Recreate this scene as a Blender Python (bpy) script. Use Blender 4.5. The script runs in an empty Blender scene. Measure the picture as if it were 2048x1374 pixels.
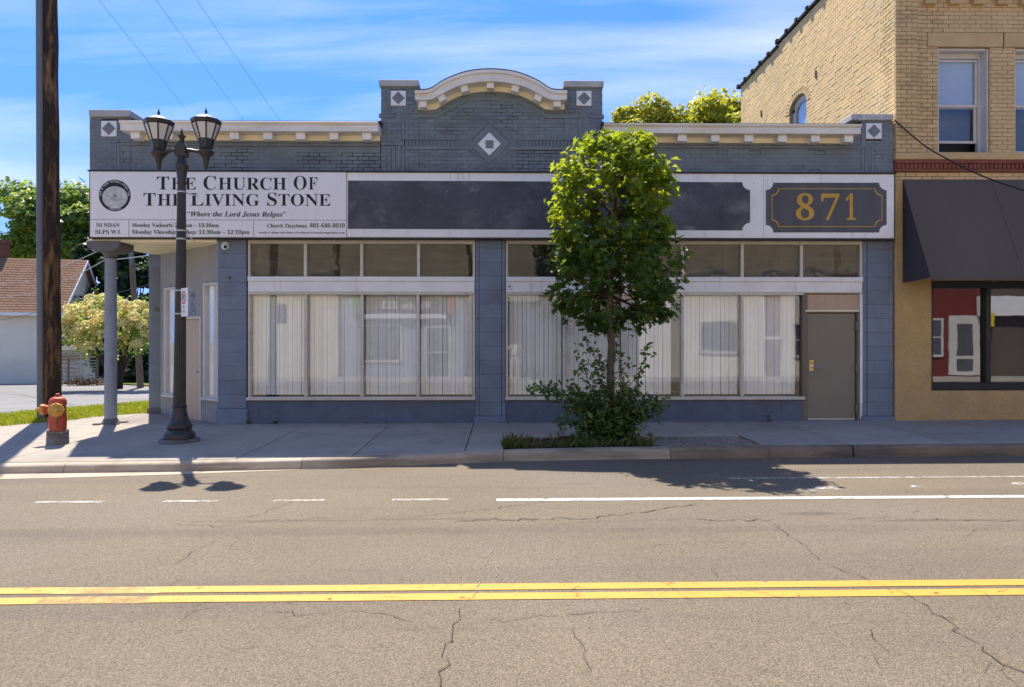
import bpy, bmesh, math, random
import numpy as np
from mathutils import Vector, Matrix

# ------------------------------------------------------------------ scene, camera, light
scene = bpy.context.scene
C = scene.collection
FPX = 1400.0                      # focal length in pixels of the 2048 px wide photograph
TH = math.radians(0.8)            # the camera is turned a touch to the right of the facade's normal
CZ = 1.6
cam = bpy.data.cameras.new('camera')
cam.sensor_width = 36.0
cam.lens = 36.0 * FPX / 2048.0
cam.shift_y = -7.0 / 2048.0
cam.clip_start = 0.02
cam.clip_end = 3000
co = bpy.data.objects.new('camera', cam)
co.location = (0, 0, CZ)
co.rotation_euler = (math.radians(90), 0, -TH)
C.objects.link(co)
scene.camera = co

SUN = Vector((-0.285, 0.575, 1.0)).normalized()     # towards the sun
ELEV = math.asin(SUN.z)
AZ = math.atan2(SUN.x, SUN.y)
w = bpy.data.worlds.new('World')
scene.world = w
w.use_nodes = True
nt = w.node_tree
N, L = nt.nodes, nt.links
N.clear()
out = N.new('ShaderNodeOutputWorld')
bg = N.new('ShaderNodeBackground')
sky = N.new('ShaderNodeTexSky')
sky.sky_type = 'NISHITA'
sky.sun_disc = False
sky.sun_elevation = ELEV
sky.sun_rotation = AZ
sky.altitude = 200
sky.air_density = 1.0
sky.dust_density = 0.0
sky.ozone_density = 4.0
hs = N.new('ShaderNodeHueSaturation')
hs.inputs['Saturation'].default_value = 1.22
hs.inputs['Value'].default_value = 0.66
tc = N.new('ShaderNodeTexCoord')
sep = N.new('ShaderNodeSeparateXYZ')
L.new(tc.outputs['Generated'], sep.inputs[0])
zr_ = N.new('ShaderNodeMath'); zr_.operation = 'MULTIPLY_ADD'; zr_.inputs[1].default_value = 0.66; zr_.inputs[2].default_value = 0.34
L.new(sep.outputs['Z'], zr_.inputs[0])
cz_n = N.new('ShaderNodeCombineXYZ'); L.new(sep.outputs['X'], cz_n.inputs[0]); L.new(sep.outputs['Y'], cz_n.inputs[1]); L.new(zr_.outputs[0], cz_n.inputs[2])
nz_n = N.new('ShaderNodeVectorMath'); nz_n.operation = 'NORMALIZE'; L.new(cz_n.outputs[0], nz_n.inputs[0]); L.new(nz_n.outputs[0], sky.inputs['Vector'])   # a clear-air sky: the hazy rim sits below the roofs
mx = N.new('ShaderNodeMath'); mx.operation = 'MAXIMUM'; mx.inputs[1].default_value = 0.0
L.new(sep.outputs['Z'], mx.inputs[0])
ad = N.new('ShaderNodeMath'); ad.operation = 'ADD'; ad.inputs[1].default_value = 0.12
L.new(mx.outputs[0], ad.inputs[0])
dx = N.new('ShaderNodeMath'); dx.operation = 'DIVIDE'
dy = N.new('ShaderNodeMath'); dy.operation = 'DIVIDE'
L.new(sep.outputs['X'], dx.inputs[0]); L.new(ad.outputs[0], dx.inputs[1])
L.new(sep.outputs['Y'], dy.inputs[0]); L.new(ad.outputs[0], dy.inputs[1])
cmb = N.new('ShaderNodeCombineXYZ')
L.new(dx.outputs[0], cmb.inputs[0]); L.new(dy.outputs[0], cmb.inputs[1])
mp = N.new('ShaderNodeMapping')
mp.inputs['Rotation'].default_value = (0, 0, math.radians(-24))
mp.inputs['Scale'].default_value = (0.34, 1.0, 1)
mp.inputs['Location'].default_value = (51.2, 13.3, 0)
L.new(cmb.outputs[0], mp.inputs['Vector'])
n1 = N.new('ShaderNodeTexNoise')
n1.inputs['Scale'].default_value = 1.0
n1.inputs['Detail'].default_value = 8
n1.inputs['Roughness'].default_value = 0.55
n1.inputs['Distortion'].default_value = 0.6
L.new(mp.outputs[0], n1.inputs['Vector'])
cr = N.new('ShaderNodeValToRGB')
cr.color_ramp.elements[0].position = 0.43; cr.color_ramp.elements[0].color = (0, 0, 0, 1)
cr.color_ramp.elements[1].position = 0.80; cr.color_ramp.elements[1].color = (0.68, 0.68, 0.68, 1)
L.new(n1.outputs['Fac'], cr.inputs[0])
mixc = N.new('ShaderNodeMix'); mixc.data_type = 'RGBA'
mixc.inputs[7].default_value = (3.5, 3.5, 3.7, 1)
L.new(sky.outputs[0], hs.inputs['Color'])
tint = N.new('ShaderNodeMix'); tint.data_type = 'RGBA'; tint.blend_type = 'MULTIPLY'
tint.inputs[0].default_value = 1.0; tint.inputs[7].default_value = (1.0, 0.87, 1.0, 1)
L.new(hs.outputs[0], tint.inputs[6])
L.new(tint.outputs[2], mixc.inputs[6])
L.new(cr.outputs[0], mixc.inputs[0])
L.new(mixc.outputs[2], bg.inputs['Color'])
bg.inputs['Strength'].default_value = 0.132
L.new(bg.outputs[0], out.inputs['Surface'])

sl = bpy.data.lights.new('sun', 'SUN')
sl.energy = 2.88
sl.angle = math.radians(0.53)
sl.color = (1.0, 0.925, 0.80)
so = bpy.data.objects.new('sun', sl)
so.rotation_euler = SUN.to_track_quat('Z', 'Y').to_euler()
so.location = (-6, 12, 30)
C.objects.link(so)

scene.view_settings.view_transform = 'Standard'
scene.view_settings.look = 'None'
scene.view_settings.gamma = 1
scene.view_settings.use_curve_mapping = False
scene.view_settings.exposure = 1.58
scene.cycles.max_bounces = 8
scene.cycles.transparent_max_bounces = 16
scene.cycles.use_denoising = True

# ------------------------------------------------------------------ photograph -> place
def ray(px, py):
    u = (px - 1024) / FPX; v = (680 - py) / FPX
    return (math.sin(TH) + u * math.cos(TH), math.cos(TH) - u * math.sin(TH), v)
def PX(px, Y):
    d = ray(px, 680); return Y * d[0] / d[1]
def PZ(px, py, Y):
    d = ray(px, py); return CZ + Y * d[2] / d[1]
def ZC(py, Y):
    return CZ + (680 - py) * Y / FPX
SLP = 0.0037
def road_z(x, y):
    return SLP * max(-40, min(40, x)) - 0.10 - 0.0030 * (y - 4.7) ** 2
def walk_z(x, y):
    return SLP * max(-40, min(40, x)) - 0.012 * (13.6 - y)
def G(px, py, f=road_z):
    d = ray(px, py); x = y = 5.0
    for _ in range(12):
        t = (f(x, y) - CZ) / d[2]; x, y = d[0] * t, d[1] * t
    return x, y
KP = [(-14, 9.35), (-7, 9.45), (-4.4, 9.55), (-2.75, 9.72), (-1.85, 9.84), (-0.75, 10.12), (0.15, 10.32), (1.35, 10.45), (2.5, 10.5), (4, 10.55), (8, 10.6), (40, 10.6)]
def kerb_y(x):
    return float(np.interp(x, [k[0] for k in KP], [k[1] for k in KP]))

# ------------------------------------------------------------------ materials
MATS = {}
def _nt(name):
    m = bpy.data.materials.new(name); m.use_nodes = True
    t = m.node_tree; t.nodes.clear()
    o = t.nodes.new('ShaderNodeOutputMaterial')
    MATS[name] = m
    return m, t.nodes, t.links, o
def _pos(N, coord='world'):
    if coord == 'world':
        return N.new('ShaderNodeNewGeometry').outputs['Position']
    return N.new('ShaderNodeTexCoord').outputs['Object']
def _noise(N, L, vec, scale, detail=4, rough=0.55, stretch=None):
    if stretch:
        mp = N.new('ShaderNodeMapping'); mp.inputs['Scale'].default_value = stretch
        L.new(vec, mp.inputs['Vector']); vec = mp.outputs[0]
    n = N.new('ShaderNodeTexNoise'); n.inputs['Scale'].default_value = scale
    n.inputs['Detail'].default_value = detail; n.inputs['Roughness'].default_value = rough
    L.new(vec, n.inputs['Vector'])
    return n.outputs['Fac']
def _ramp(N, L, fac, p0, p1, c0=(0, 0, 0), c1=(1, 1, 1)):
    r = N.new('ShaderNodeValToRGB')
    r.color_ramp.elements[0].position = p0; r.color_ramp.elements[0].color = (*c0, 1)
    r.color_ramp.elements[1].position = p1; r.color_ramp.elements[1].color = (*c1, 1)
    L.new(fac, r.inputs[0]); return r.outputs[0]
def _mix(N, L, fac, a, b):
    m = N.new('ShaderNodeMix'); m.data_type = 'RGBA'
    for i, s in ((0, fac), (6, a), (7, b)):
        if isinstance(s, (int, float)): m.inputs[i].default_value = s
        elif isinstance(s, tuple): m.inputs[i].default_value = (*s, 1)
        else: L.new(s, m.inputs[i])
    return m.outputs[2]
def _k(c, k): return tuple(min(0.98, v * k) for v in c)

def M(name, col, rough=0.7, var=0.14, scale=5, fine=0.06, fscale=70, bump=0.0, bscale=90, spec=0.3, metal=0.0,
      stains=(), rnd=0.0, bdist=0.01, stretch=None, coord='world', trans=0.0):
    """base colour with broad and fine variation; stains = [(colour, scale, lo, hi, stretch)]; rnd = tint per object"""
    m, N, L, o = _nt(name)
    P = _pos(N, coord)
    c = _mix(N, L, _ramp(N, L, _noise(N, L, P, scale, 5, 0.6, stretch), 0.3, 0.7), _k(col, 1 - var), _k(col, 1 + var))
    if fine:
        f = _ramp(N, L, _noise(N, L, P, fscale, 3, 0.7), 0.25, 0.75, (1 - fine * 2,) * 3, (1 + fine,) * 3)
        q = N.new('ShaderNodeMix'); q.data_type = 'RGBA'; q.blend_type = 'MULTIPLY'; q.inputs[0].default_value = 1
        L.new(c, q.inputs[6]); L.new(f, q.inputs[7]); c = q.outputs[2]
    for (sc, ss, lo, hi, st) in stains:
        c = _mix(N, L, _ramp(N, L, _noise(N, L, P, ss, 6, 0.62, st), lo, hi), c, sc)
    if rnd:
        oi = N.new('ShaderNodeObjectInfo')
        f = _ramp(N, L, oi.outputs['Random'], 0, 1, (1 - rnd,) * 3, (1 + rnd,) * 3)
        q = N.new('ShaderNodeMix'); q.data_type = 'RGBA'; q.blend_type = 'MULTIPLY'; q.inputs[0].default_value = 1
        L.new(c, q.inputs[6]); L.new(f, q.inputs[7]); c = q.outputs[2]
    b = N.new('ShaderNodeBsdfPrincipled')
    L.new(c, b.inputs['Base Color'])
    b.inputs['Roughness'].default_value = rough
    b.inputs['Metallic'].default_value = metal
    b.inputs['Specular IOR Level'].default_value = spec
    if bump:
        bp = N.new('ShaderNodeBump'); bp.inputs['Strength'].default_value = bump; bp.inputs['Distance'].default_value = bdist
        L.new(_noise(N, L, P, bscale, 5, 0.65), bp.inputs['Height']); L.new(bp.outputs[0], b.inputs['Normal'])
    L.new(b.outputs[0], o.inputs['Surface'])
    return m

def leaf_mat(name, cols, trans=0.45, tcol=(0.25, 0.4, 0.03), rough=0.45, spec=0.35):
    m, N, L, o = _nt(name)
    g = N.new('ShaderNodeNewGeometry')
    oi = N.new('ShaderNodeObjectInfo')
    ad = N.new('ShaderNodeMath'); ad.operation = 'ADD'; L.new(g.outputs['Random Per Island'], ad.inputs[0]); L.new(oi.outputs['Random'], ad.inputs[1])
    fr = N.new('ShaderNodeMath'); fr.operation = 'FRACT'; L.new(ad.outputs[0], fr.inputs[0])
    r = N.new('ShaderNodeValToRGB'); e = r.color_ramp.elements
    while len(e) < len(cols): e.new(0.5)
    for i, (p, c) in enumerate(cols):
        e[i].position = p; e[i].color = (*c, 1)
    L.new(fr.outputs[0], r.inputs[0])
    b = N.new('ShaderNodeBsdfPrincipled'); L.new(r.outputs[0], b.inputs['Base Color'])
    b.inputs['Roughness'].default_value = rough; b.inputs['Specular IOR Level'].default_value = spec
    t = N.new('ShaderNodeBsdfTranslucent')
    tm = N.new('ShaderNodeMix'); tm.data_type = 'RGBA'; tm.blend_type = 'MIX'; tm.inputs[0].default_value = 0.55
    L.new(r.outputs[0], tm.inputs[6]); tm.inputs[7].default_value = (*tcol, 1); L.new(tm.outputs[2], t.inputs['Color'])
    ms = N.new('ShaderNodeMixShader'); ms.inputs[0].default_value = trans
    L.new(b.outputs[0], ms.inputs[1]); L.new(t.outputs[0], ms.inputs[2]); L.new(ms.outputs[0], o.inputs['Surface'])
    return m

def glass_mat(name, base=0.06, tint=(0.9, 0.93, 0.92), gain=1.3, wav=0.035):
    m, N, L, o = _nt(name)
    fz = N.new('ShaderNodeFresnel'); fz.inputs['IOR'].default_value = 1.45
    mu = N.new('ShaderNodeMath'); mu.operation = 'MULTIPLY_ADD'; mu.inputs[1].default_value = gain; mu.inputs[2].default_value = base
    mu.use_clamp = True
    L.new(fz.outputs[0], mu.inputs[0])
    ge = N.new('ShaderNodeNewGeometry'); iv = N.new('ShaderNodeMath'); iv.operation = 'SUBTRACT'; iv.inputs[0].default_value = 1.0
    L.new(ge.outputs['Backfacing'], iv.inputs[1])
    mb = N.new('ShaderNodeMath'); mb.operation = 'MULTIPLY'; L.new(mu.outputs[0], mb.inputs[0]); L.new(iv.outputs[0], mb.inputs[1]); mu = mb
    t = N.new('ShaderNodeBsdfTransparent'); t.inputs['Color'].default_value = (*tint, 1)
    g = N.new('ShaderNodeBsdfGlossy'); g.inputs['Roughness'].default_value = 0.015
    g.inputs['Color'].default_value = (0.95, 0.97, 1, 1)
    P = _pos(N)
    bp = N.new('ShaderNodeBump'); bp.inputs['Strength'].default_value = wav; bp.inputs['Distance'].default_value = 0.05
    L.new(_noise(N, L, P, 1.6, 2, 0.4), bp.inputs['Height']); L.new(bp.outputs[0], g.inputs['Normal'])
    ms = N.new('ShaderNodeMixShader')
    L.new(mu.outputs[0], ms.inputs[0]); L.new(t.outputs[0], ms.inputs[1]); L.new(g.outputs[0], ms.inputs[2])
    L.new(ms.outputs[0], o.inputs['Surface'])
    return m

def paint_mat(name, col, lo, hi, scale=9, rough=0.6, fade=None):
    """road paint worn through in flecks; fade = (x0, x1): thin towards x0"""
    m, N, L, o = _nt(name)
    P = _pos(N)
    b = N.new('ShaderNodeBsdfPrincipled'); b.inputs['Roughness'].default_value = rough; b.inputs['Specular IOR Level'].default_value = 0.25
    c = _mix(N, L, _ramp(N, L, _noise(N, L, P, 3, 5, 0.6), 0.3, 0.7), _k(col, 0.88), _k(col, 1.06))
    c = _mix(N, L, _ramp(N, L, _noise(N, L, P, 160, 2, 0.7), 0.42, 0.62), _k(col, 0.86), c)
    L.new(c, b.inputs['Base Color'])
    t = N.new('ShaderNodeBsdfTransparent')
    n = N.new('ShaderNodeMath'); n.operation = 'ADD'
    L.new(_noise(N, L, P, scale, 6, 0.75), n.inputs[0])
    n2 = N.new('ShaderNodeMath'); n2.operation = 'MULTIPLY_ADD'; n2.inputs[1].default_value = 0.35; n2.inputs[2].default_value = -0.175
    L.new(_noise(N, L, P, 120, 3, 0.7), n2.inputs[0]); L.new(n2.outputs[0], n.inputs[1])
    f = _ramp(N, L, n.outputs[0], lo, hi)
    ms = N.new('ShaderNodeMixShader')
    L.new(f, ms.inputs[0]); L.new(t.outputs[0], ms.inputs[1]); L.new(b.outputs[0], ms.inputs[2])
    L.new(ms.outputs[0], o.inputs['Surface'])
    return m

ROAD_STAINS = [(*G(1630, 1027), .75, .20, .55), (*G(1880, 1041), 1.5, .10, .5), (*G(560, 1042), 2.0, .10, .38), (*G(840, 1038), 1.3, .10, .42), (*G(1150, 968), .5, .12, .3),
               (-3.5, 6.3, 9, .35, .22), (4, 6.25, 8, .3, .2), (2, 3.2, 14, .3, .16), (-8, 2.7, 2.4, .8, .3), (-2, 1.6, 14, .35, .16)]
def road_mat(name):
    m, N, L, o = _nt(name)
    P = _pos(N)
    col = (0.182, 0.147, 0.104)
    c = _mix(N, L, _ramp(N, L, _noise(N, L, P, 0.35, 5, 0.6), 0.3, 0.72), _k(col, 0.86), _k(col, 1.1))
    c = _mix(N, L, _ramp(N, L, _noise(N, L, P, 0.16, 3, 0.5), 0.5, 0.7), c, (0.172, 0.150, 0.126))
    c = _mix(N, L, _ramp(N, L, _noise(N, L, P, 1.0, 6, 0.6, (0.16, 1.5, 1)), 0.50, 0.76), c, (0.140, 0.114, 0.090))
    v = N.new('ShaderNodeTexVoronoi'); v.inputs['Scale'].default_value = 150; L.new(P, v.inputs['Vector'])
    sp = N.new('ShaderNodeSeparateColor'); L.new(v.outputs['Color'], sp.inputs[0])
    f = _ramp(N, L, sp.outputs[0], 0.0, 1.0, (0.62,) * 3, (1.42,) * 3)
    q = N.new('ShaderNodeMix'); q.data_type = 'RGBA'; q.blend_type = 'MULTIPLY'; q.inputs[0].default_value = 1
    L.new(c, q.inputs[6]); L.new(f, q.inputs[7]); c = q.outputs[2]
    f = _ramp(N, L, _noise(N, L, P, 85, 4, 0.8), 0.3, 0.7, (0.68,) * 3, (1.3,) * 3)
    q = N.new('ShaderNodeMix'); q.data_type = 'RGBA'; q.blend_type = 'MULTIPLY'; q.inputs[0].default_value = 1
    L.new(c, q.inputs[6]); L.new(f, q.inputs[7]); c = q.outputs[2]
    for (sx, sy, rx, ry, st) in ROAD_STAINS:          # oil and tyre marks, each with its own ragged shape
        mp = N.new('ShaderNodeMapping'); mp.inputs['Location'].default_value = (-sx / rx, -sy / ry, 0); mp.inputs['Scale'].default_value = (1 / rx, 1 / ry, 0)
        L.new(P, mp.inputs['Vector'])
        ln = N.new('ShaderNodeVectorMath'); ln.operation = 'LENGTH'; L.new(mp.outputs[0], ln.inputs[0])
        ad2 = N.new('ShaderNodeMath'); ad2.operation = 'MULTIPLY_ADD'; ad2.inputs[1].default_value = 0.9; L.new(_noise(N, L, P, 3.5, 5, 0.65), ad2.inputs[0]); L.new(ln.outputs['Value'], ad2.inputs[2])
        c = _mix(N, L, _ramp(N, L, ad2.outputs[0], 0.75, 1.45, (st,) * 3, (0, 0, 0)), c, (0.085, 0.068, 0.055))
    b = N.new('ShaderNodeBsdfPrincipled'); L.new(c, b.inputs['Base Color'])
    b.inputs['Roughness'].default_value = 0.85; b.inputs['Specular IOR Level'].default_value = 0.25
    bp = N.new('ShaderNodeBump'); bp.inputs['Strength'].default_value = 0.55; bp.inputs['Distance'].default_value = 0.006
    ad = N.new('ShaderNodeMath'); ad.operation = 'SUBTRACT'
    L.new(_noise(N, L, P, 55, 5, 0.7), ad.inputs[0]); L.new(v.outputs['Distance'], ad.inputs[1])
    L.new(ad.outputs[0], bp.inputs['Height']); L.new(bp.outputs[0], b.inputs['Normal'])
    L.new(b.outputs[0], o.inputs['Surface'])
    return m

SLATE = (0.182, 0.210, 0.224)
m_road = road_mat('asphalt')
m_slate = M('slate_paint', SLATE, 0.62, 0.16, 1.7, 0.07, 60, 0.35, 75, 0.35,
            stains=[((0.15, 0.146, 0.144), 1.1, 0.52, 0.75, (1, 1, 2.2)), ((0.29, 0.30, 0.29), 2.6, 0.6, 0.82, (1.5, 1, 0.5))])
m_slate_b = M('slate_brick_paint', SLATE, 0.6, 0.14, 2.2, 0.07, 60, 0.3, 80, 0.35, rnd=0.13,
              stains=[((0.14, 0.136, 0.134), 1.2, 0.5, 0.74, (0.7, 1, 2.0)), ((0.30, 0.31, 0.30), 2.2, 0.62, 0.82, (2.4, 1, 0.5))])
m_blue = M('blue_grey_block_paint', (0.188, 0.226, 0.290), 0.6, 0.13, 2.0, 0.06, 60, 0.3, 60, 0.35, rnd=0.07,
           stains=[((0.18, 0.185, 0.205), 1.6, 0.55, 0.8, (1, 1, 0.6)), ((0.12, 0.125, 0.14), 2.2, 0.60, 0.82, (5, 5, 0.35)), ((0.30, 0.32, 0.36), 9, 0.66, 0.74, None)])
m_navy = M('bulkhead_paint', (0.118, 0.145, 0.198), 0.6, 0.15, 2.5, 0.06, 50, 0.2, 40, 0.35,
           stains=[((0.18, 0.19, 0.21), 3.0, 0.62, 0.85, (0.6, 1, 3)), ((0.11, 0.105, 0.108), 2.0, 0.55, 0.8, (0.5, 1, 2)), ((0.085, 0.085, 0.095), 3.0, 0.58, 0.8, (4, 4, 0.5)), ((0.30, 0.29, 0.28), 11, 0.67, 0.74, None)])
m_joint = M('dark_joint', (0.058, 0.061, 0.066), 0.9, 0.2, 8)
m_white = M('white_trim_paint', (0.86, 0.83, 0.79), 0.5, 0.07, 2.0, 0.03, 50, 0.08, 30, 0.35,
            stains=[((0.40, 0.38, 0.34), 3.5, 0.66, 0.86, (0.6, 1, 2.2)), ((0.50, 0.46, 0.40), 2.0, 0.58, 0.84, (5, 1, 0.5))])
m_cream = M('cream_trim_paint', (0.90, 0.78, 0.54), 0.55, 0.10, 2.4, 0.04, 50, 0.1, 30, 0.3,
            stains=[((0.36, 0.27, 0.16), 4.0, 0.64, 0.84, (0.5, 1, 2.4))])
m_fascia = M('fascia_paint', (0.78, 0.745, 0.69), 0.55, 0.08, 2.0, 0.04, 50, 0.1, 30, 0.3,
             stains=[((0.70, 0.58, 0.38), 1.6, 0.5, 0.72, (0.5, 1, 3)), ((0.27, 0.22, 0.17), 6.0, 0.70, 0.85, (0.7, 1, 2))])
m_cap = M('cast_stone', (0.46, 0.455, 0.44), 0.8, 0.15, 3, 0.08, 80, 0.3, 60, 0.25, stains=[((0.2, 0.2, 0.19), 2.4, 0.56, 0.78, None)])
m_tile = M('white_tile', (0.80, 0.79, 0.77), 0.4, 0.05, 3, 0.03, 40, 0, 30, 0.4, stains=[((0.35, 0.35, 0.36), 9, 0.66, 0.8, None)])
m_tilegrey = M('grey_tile', (0.20, 0.205, 0.21), 0.5, 0.15, 9, 0.08, 60)
m_black = M('black_metal', (0.020, 0.019, 0.020), 0.45, 0.2, 6, 0.06, 60, 0.1, 60, 0.45)
m_flash = M('roof_flashing', (0.035, 0.034, 0.034), 0.7, 0.3, 9)
m_signwhite = M('sign_white', (0.86, 0.82, 0.80), 0.4, 0.035, 1.4, 0.02, 40, 0, 30, 0.4, stains=[((0.62, 0.60, 0.59), 2.2, 0.62, 0.9, (0.4, 1, 2.5)), ((0.60, 0.56, 0.50), 1.8, 0.58, 0.84, (5, 1, 0.35))])
m_letter = M('sign_black_vinyl', (0.022, 0.020, 0.024), 0.5, 0.1, 6, 0)
m_line = M('sign_grey_rule', (0.12, 0.12, 0.13), 0.5, 0.1, 6, 0)
m_gold = M('gold_leaf', (0.58, 0.33, 0.035), 0.42, 0.12, 6, 0.05, 50, 0, 30, 0.4)
m_numdark = M('number_panel_paint', (0.082, 0.082, 0.094), 0.45, 0.22, 1.6, 0.06, 40, 0.05, 30, 0.4, stretch=(2.5, 1, 0.3))
m_faded = M('faded_panel_paint', (0.062, 0.062, 0.078), 0.5, 0.25, 1.6, 0.1, 60, 0.15, 30, 0.4,
            stains=[((0.14, 0.138, 0.15), 1.3, 0.48, 0.74, (0.8, 1, 1.3)), ((0.26, 0.255, 0.265), 1.7, 0.56, 0.86, (1.0, 1, 1.2)), ((0.34, 0.335, 0.34), 7.0, 0.66, 0.80, (1.4, 1, 0.9)), ((0.02, 0.02, 0.028), 2.0, 0.62, 0.8, (2.5, 1, 0.4))])
m_frame = M('window_frame_paint', (0.68, 0.61, 0.49), 0.5, 0.12, 3, 0.05, 50, 0.1, 40, 0.35, stains=[((0.30, 0.24, 0.18), 5, 0.62, 0.82, (0.6, 1, 2))])
m_glass = glass_mat('shop_glass', 0.09, (0.985, 0.99, 0.985), 1.2, 0.012)
m_glassT = glass_mat('dusty_transom_glass', 0.02, (0.85, 0.84, 0.8), 0.7, .15)
m_glass2 = glass_mat('dark_shop_glass', 0.16, (0.75, 0.78, 0.76), 1.5, 0.012)
m_trans = M('transom_brown_board', (0.15, 0.122, 0.096), 0.7, 0.25, 2.5, 0.08, 60, 0, 30, 0.25, stretch=(0.6, 1, 5), rnd=0.16,
            stains=[((0.25, 0.23, 0.19), 2.0, 0.6, 0.85, (4, 1, 0.5))])
m_transd = M('transom_navy_board', (0.035, 0.036, 0.045), 0.6, 0.2, 3)
m_blind = M('blind_fabric', (0.88, 0.85, 0.78), 0.8, 0.05, 3, 0.03, 60, 0.05, 90, 0.15, rnd=0.06)
m_rail = M('blind_rail', (0.5, 0.48, 0.42), 0.5)
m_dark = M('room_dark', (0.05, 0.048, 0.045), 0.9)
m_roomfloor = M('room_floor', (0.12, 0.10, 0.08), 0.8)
m_grey_door = M('olive_grey_door_paint', (0.25, 0.22, 0.16), 0.5, 0.06, 2, 0.03, 40, 0.06, 40, 0.35)
m_tandoor = M('tan_door_paint', (0.56, 0.42, 0.29), 0.55, 0.05, 2, 0.03, 40, 0.05, 40, 0.3)
m_tanpanel = M('tan_panel', (0.52, 0.37, 0.25), 0.6, 0.1, 2, 0.03, 40, stretch=(4, 1, 0.4))
m_brown = M('brown_frame_paint', (0.20, 0.155, 0.115), 0.55, 0.12, 4)
m_brass = M('brass', (0.62, 0.44, 0.18), 0.3, 0.1, 8, 0, 60, 0, 30, 0.5, metal=0.85)
m_steel = M('steel', (0.55, 0.55, 0.55), 0.32, 0.1, 8, 0, 60, 0, 30, 0.5, metal=0.9)
m_alum = M('aluminium', (0.50, 0.50, 0.50), 0.45, 0.1, 8, 0, 60, 0, 30, 0.5, metal=0.4)
m_siding = M('grey_siding', (0.36, 0.355, 0.33), 0.6, 0.1, 2, 0.05, 40, 0.1, 40, 0.3)
m_stone = M('grey_stone', (0.155, 0.15, 0.145), 0.85, 0.2, 4, 0.1, 60, 0.5, 40, 0.2, stains=[((0.075, 0.07, 0.065), 3, 0.55, 0.78, None)])
m_column = M('column_paint', (0.26, 0.285, 0.33), 0.6, 0.12, 2, 0.06, 60, 0.15, 60, 0.35, stains=[((0.1, 0.105, 0.12), 3, 0.6, 0.82, (2, 2, 0.4))])
CONC = (0.375, 0.33, 0.275)
m_conc = M('pavement_concrete', CONC, 0.85, 0.12, 0.9, 0.09, 120, 0.3, 110, 0.2, rnd=0.07,
           stains=[((0.24, 0.23, 0.215), 0.8, 0.55, 0.8, (0.6, 1.4, 1)), ((0.16, 0.15, 0.14), 7.0, 0.66, 0.80, None), ((0.20, 0.185, 0.165), 2.2, 0.58, 0.78, None), ((0.10, 0.095, 0.09), 26.0, 0.73, 0.77, None)])
m_conc2 = M('entry_concrete', (0.30, 0.255, 0.225), 0.85, 0.15, 1.3, 0.09, 120, 0.3, 110, 0.2)
m_kerb = M('kerb_concrete', (0.50, 0.42, 0.32), 0.85, 0.18, 1.6, 0.12, 90, 0.5, 70, 0.2, rnd=0.12,
           stains=[((0.22, 0.175, 0.135), 1.6, 0.44, 0.68, (0.5, 0.5, 3)), ((0.10, 0.085, 0.07), 4.0, 0.66, 0.82, None)])
m_kerbd = M('old_kerb_stone', (0.27, 0.205, 0.145), 0.85, 0.2, 1.6, 0.12, 90, 0.5, 70, 0.2, rnd=0.12,
            stains=[((0.09, 0.085, 0.075), 1.4, 0.5, 0.72, (0.5, 0.5, 3))])
m_gutter = M('gutter_concrete', (0.46, 0.39, 0.30), 0.85, 0.12, 1.2, 0.1, 120, 0.3, 90, 0.2, stains=[((0.22, 0.19, 0.155), 2.4, 0.58, 0.8, (0.4, 1.6, 1))])
m_crack = M('crack_dark', (0.088, 0.070, 0.054), 0.95, 0.3, 20)
m_seal = M('crack_pale', (0.28, 0.245, 0.20), 0.9, 0.2, 20)
m_soil = M('soil', (0.075, 0.052, 0.038), 0.95, 0.35, 7, 0.2, 60, 0.8, 40, 0.1)
m_paver = M('paver_brick', (0.25, 0.225, 0.195), 0.85, 0.15, 6, 0.1, 90, 0.3, 70, 0.2, rnd=0.12)
m_lawn = M('lawn_soil', (0.13, 0.15, 0.03), 0.95, 0.3, 2.0, 0.2, 60, 0.6, 30, 0.1)
m_ground = M('far_ground', (0.10, 0.11, 0.06), 0.95, 0.25, 0.1, 0.1, 9)
m_street = M('side_street_asphalt', (0.235, 0.225, 0.215), 0.85, 0.12, 0.3, 0.1, 60, 0.2, 60, 0.2, stains=[((0.16, 0.152, 0.145), 0.5, 0.54, 0.75, None)])
m_tan = M('tan_brick', (0.62, 0.43, 0.21), 0.8, 0.1, 2.0, 0.07, 90, 0.3, 90, 0.2, rnd=0.12,
          stains=[((0.52, 0.33, 0.14), 1.0, 0.58, 0.8, (1, 1, 1.8))])
m_cream_brick = M('cream_brick', (0.72, 0.52, 0.26), 0.8, 0.10, 2.0, 0.07, 90, 0.3, 90, 0.2, rnd=0.14,
                  stains=[((0.58, 0.42, 0.23), 0.8, 0.55, 0.8, None), ((0.66, 0.56, 0.40), 1.6, 0.6, 0.8, None)])
m_mortar = M('mortar_brown', (0.29, 0.20, 0.11), 0.95, 0.15, 8)
m_mortar2 = M('mortar_pale', (0.30, 0.22, 0.13), 0.95, 0.15, 8)
m_tanstone = M('tan_stone', (0.60, 0.415, 0.20), 0.8, 0.1, 3, 0.08, 80, 0.3, 60, 0.2)
m_stucco = M('tan_stucco', (0.60, 0.40, 0.175), 0.9, 0.12, 2.2, 0.12, 45, 1.0, 16, 0.15, bdist=0.035,
             stains=[((0.50, 0.36, 0.20), 0.9, 0.5, 0.8, (1, 1, 2)), ((0.68, 0.46, 0.19), 1.4, 0.62, 0.85, None)])
m_terra = M('terracotta', (0.25, 0.085, 0.050), 0.75, 0.2, 5, 0.1, 60, 0.2, 60, 0.25)
m_awn = M('charcoal_awning', (0.125, 0.100, 0.086), 0.85, 0.1, 0.8, 0.05, 90, 0.1, 150, 0.15, stretch=(1.5, 1, 0.3))
m_awnd = M('awning_end', (0.070, 0.064, 0.070), 0.85, 0.1, 1, 0.05, 90)
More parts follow.
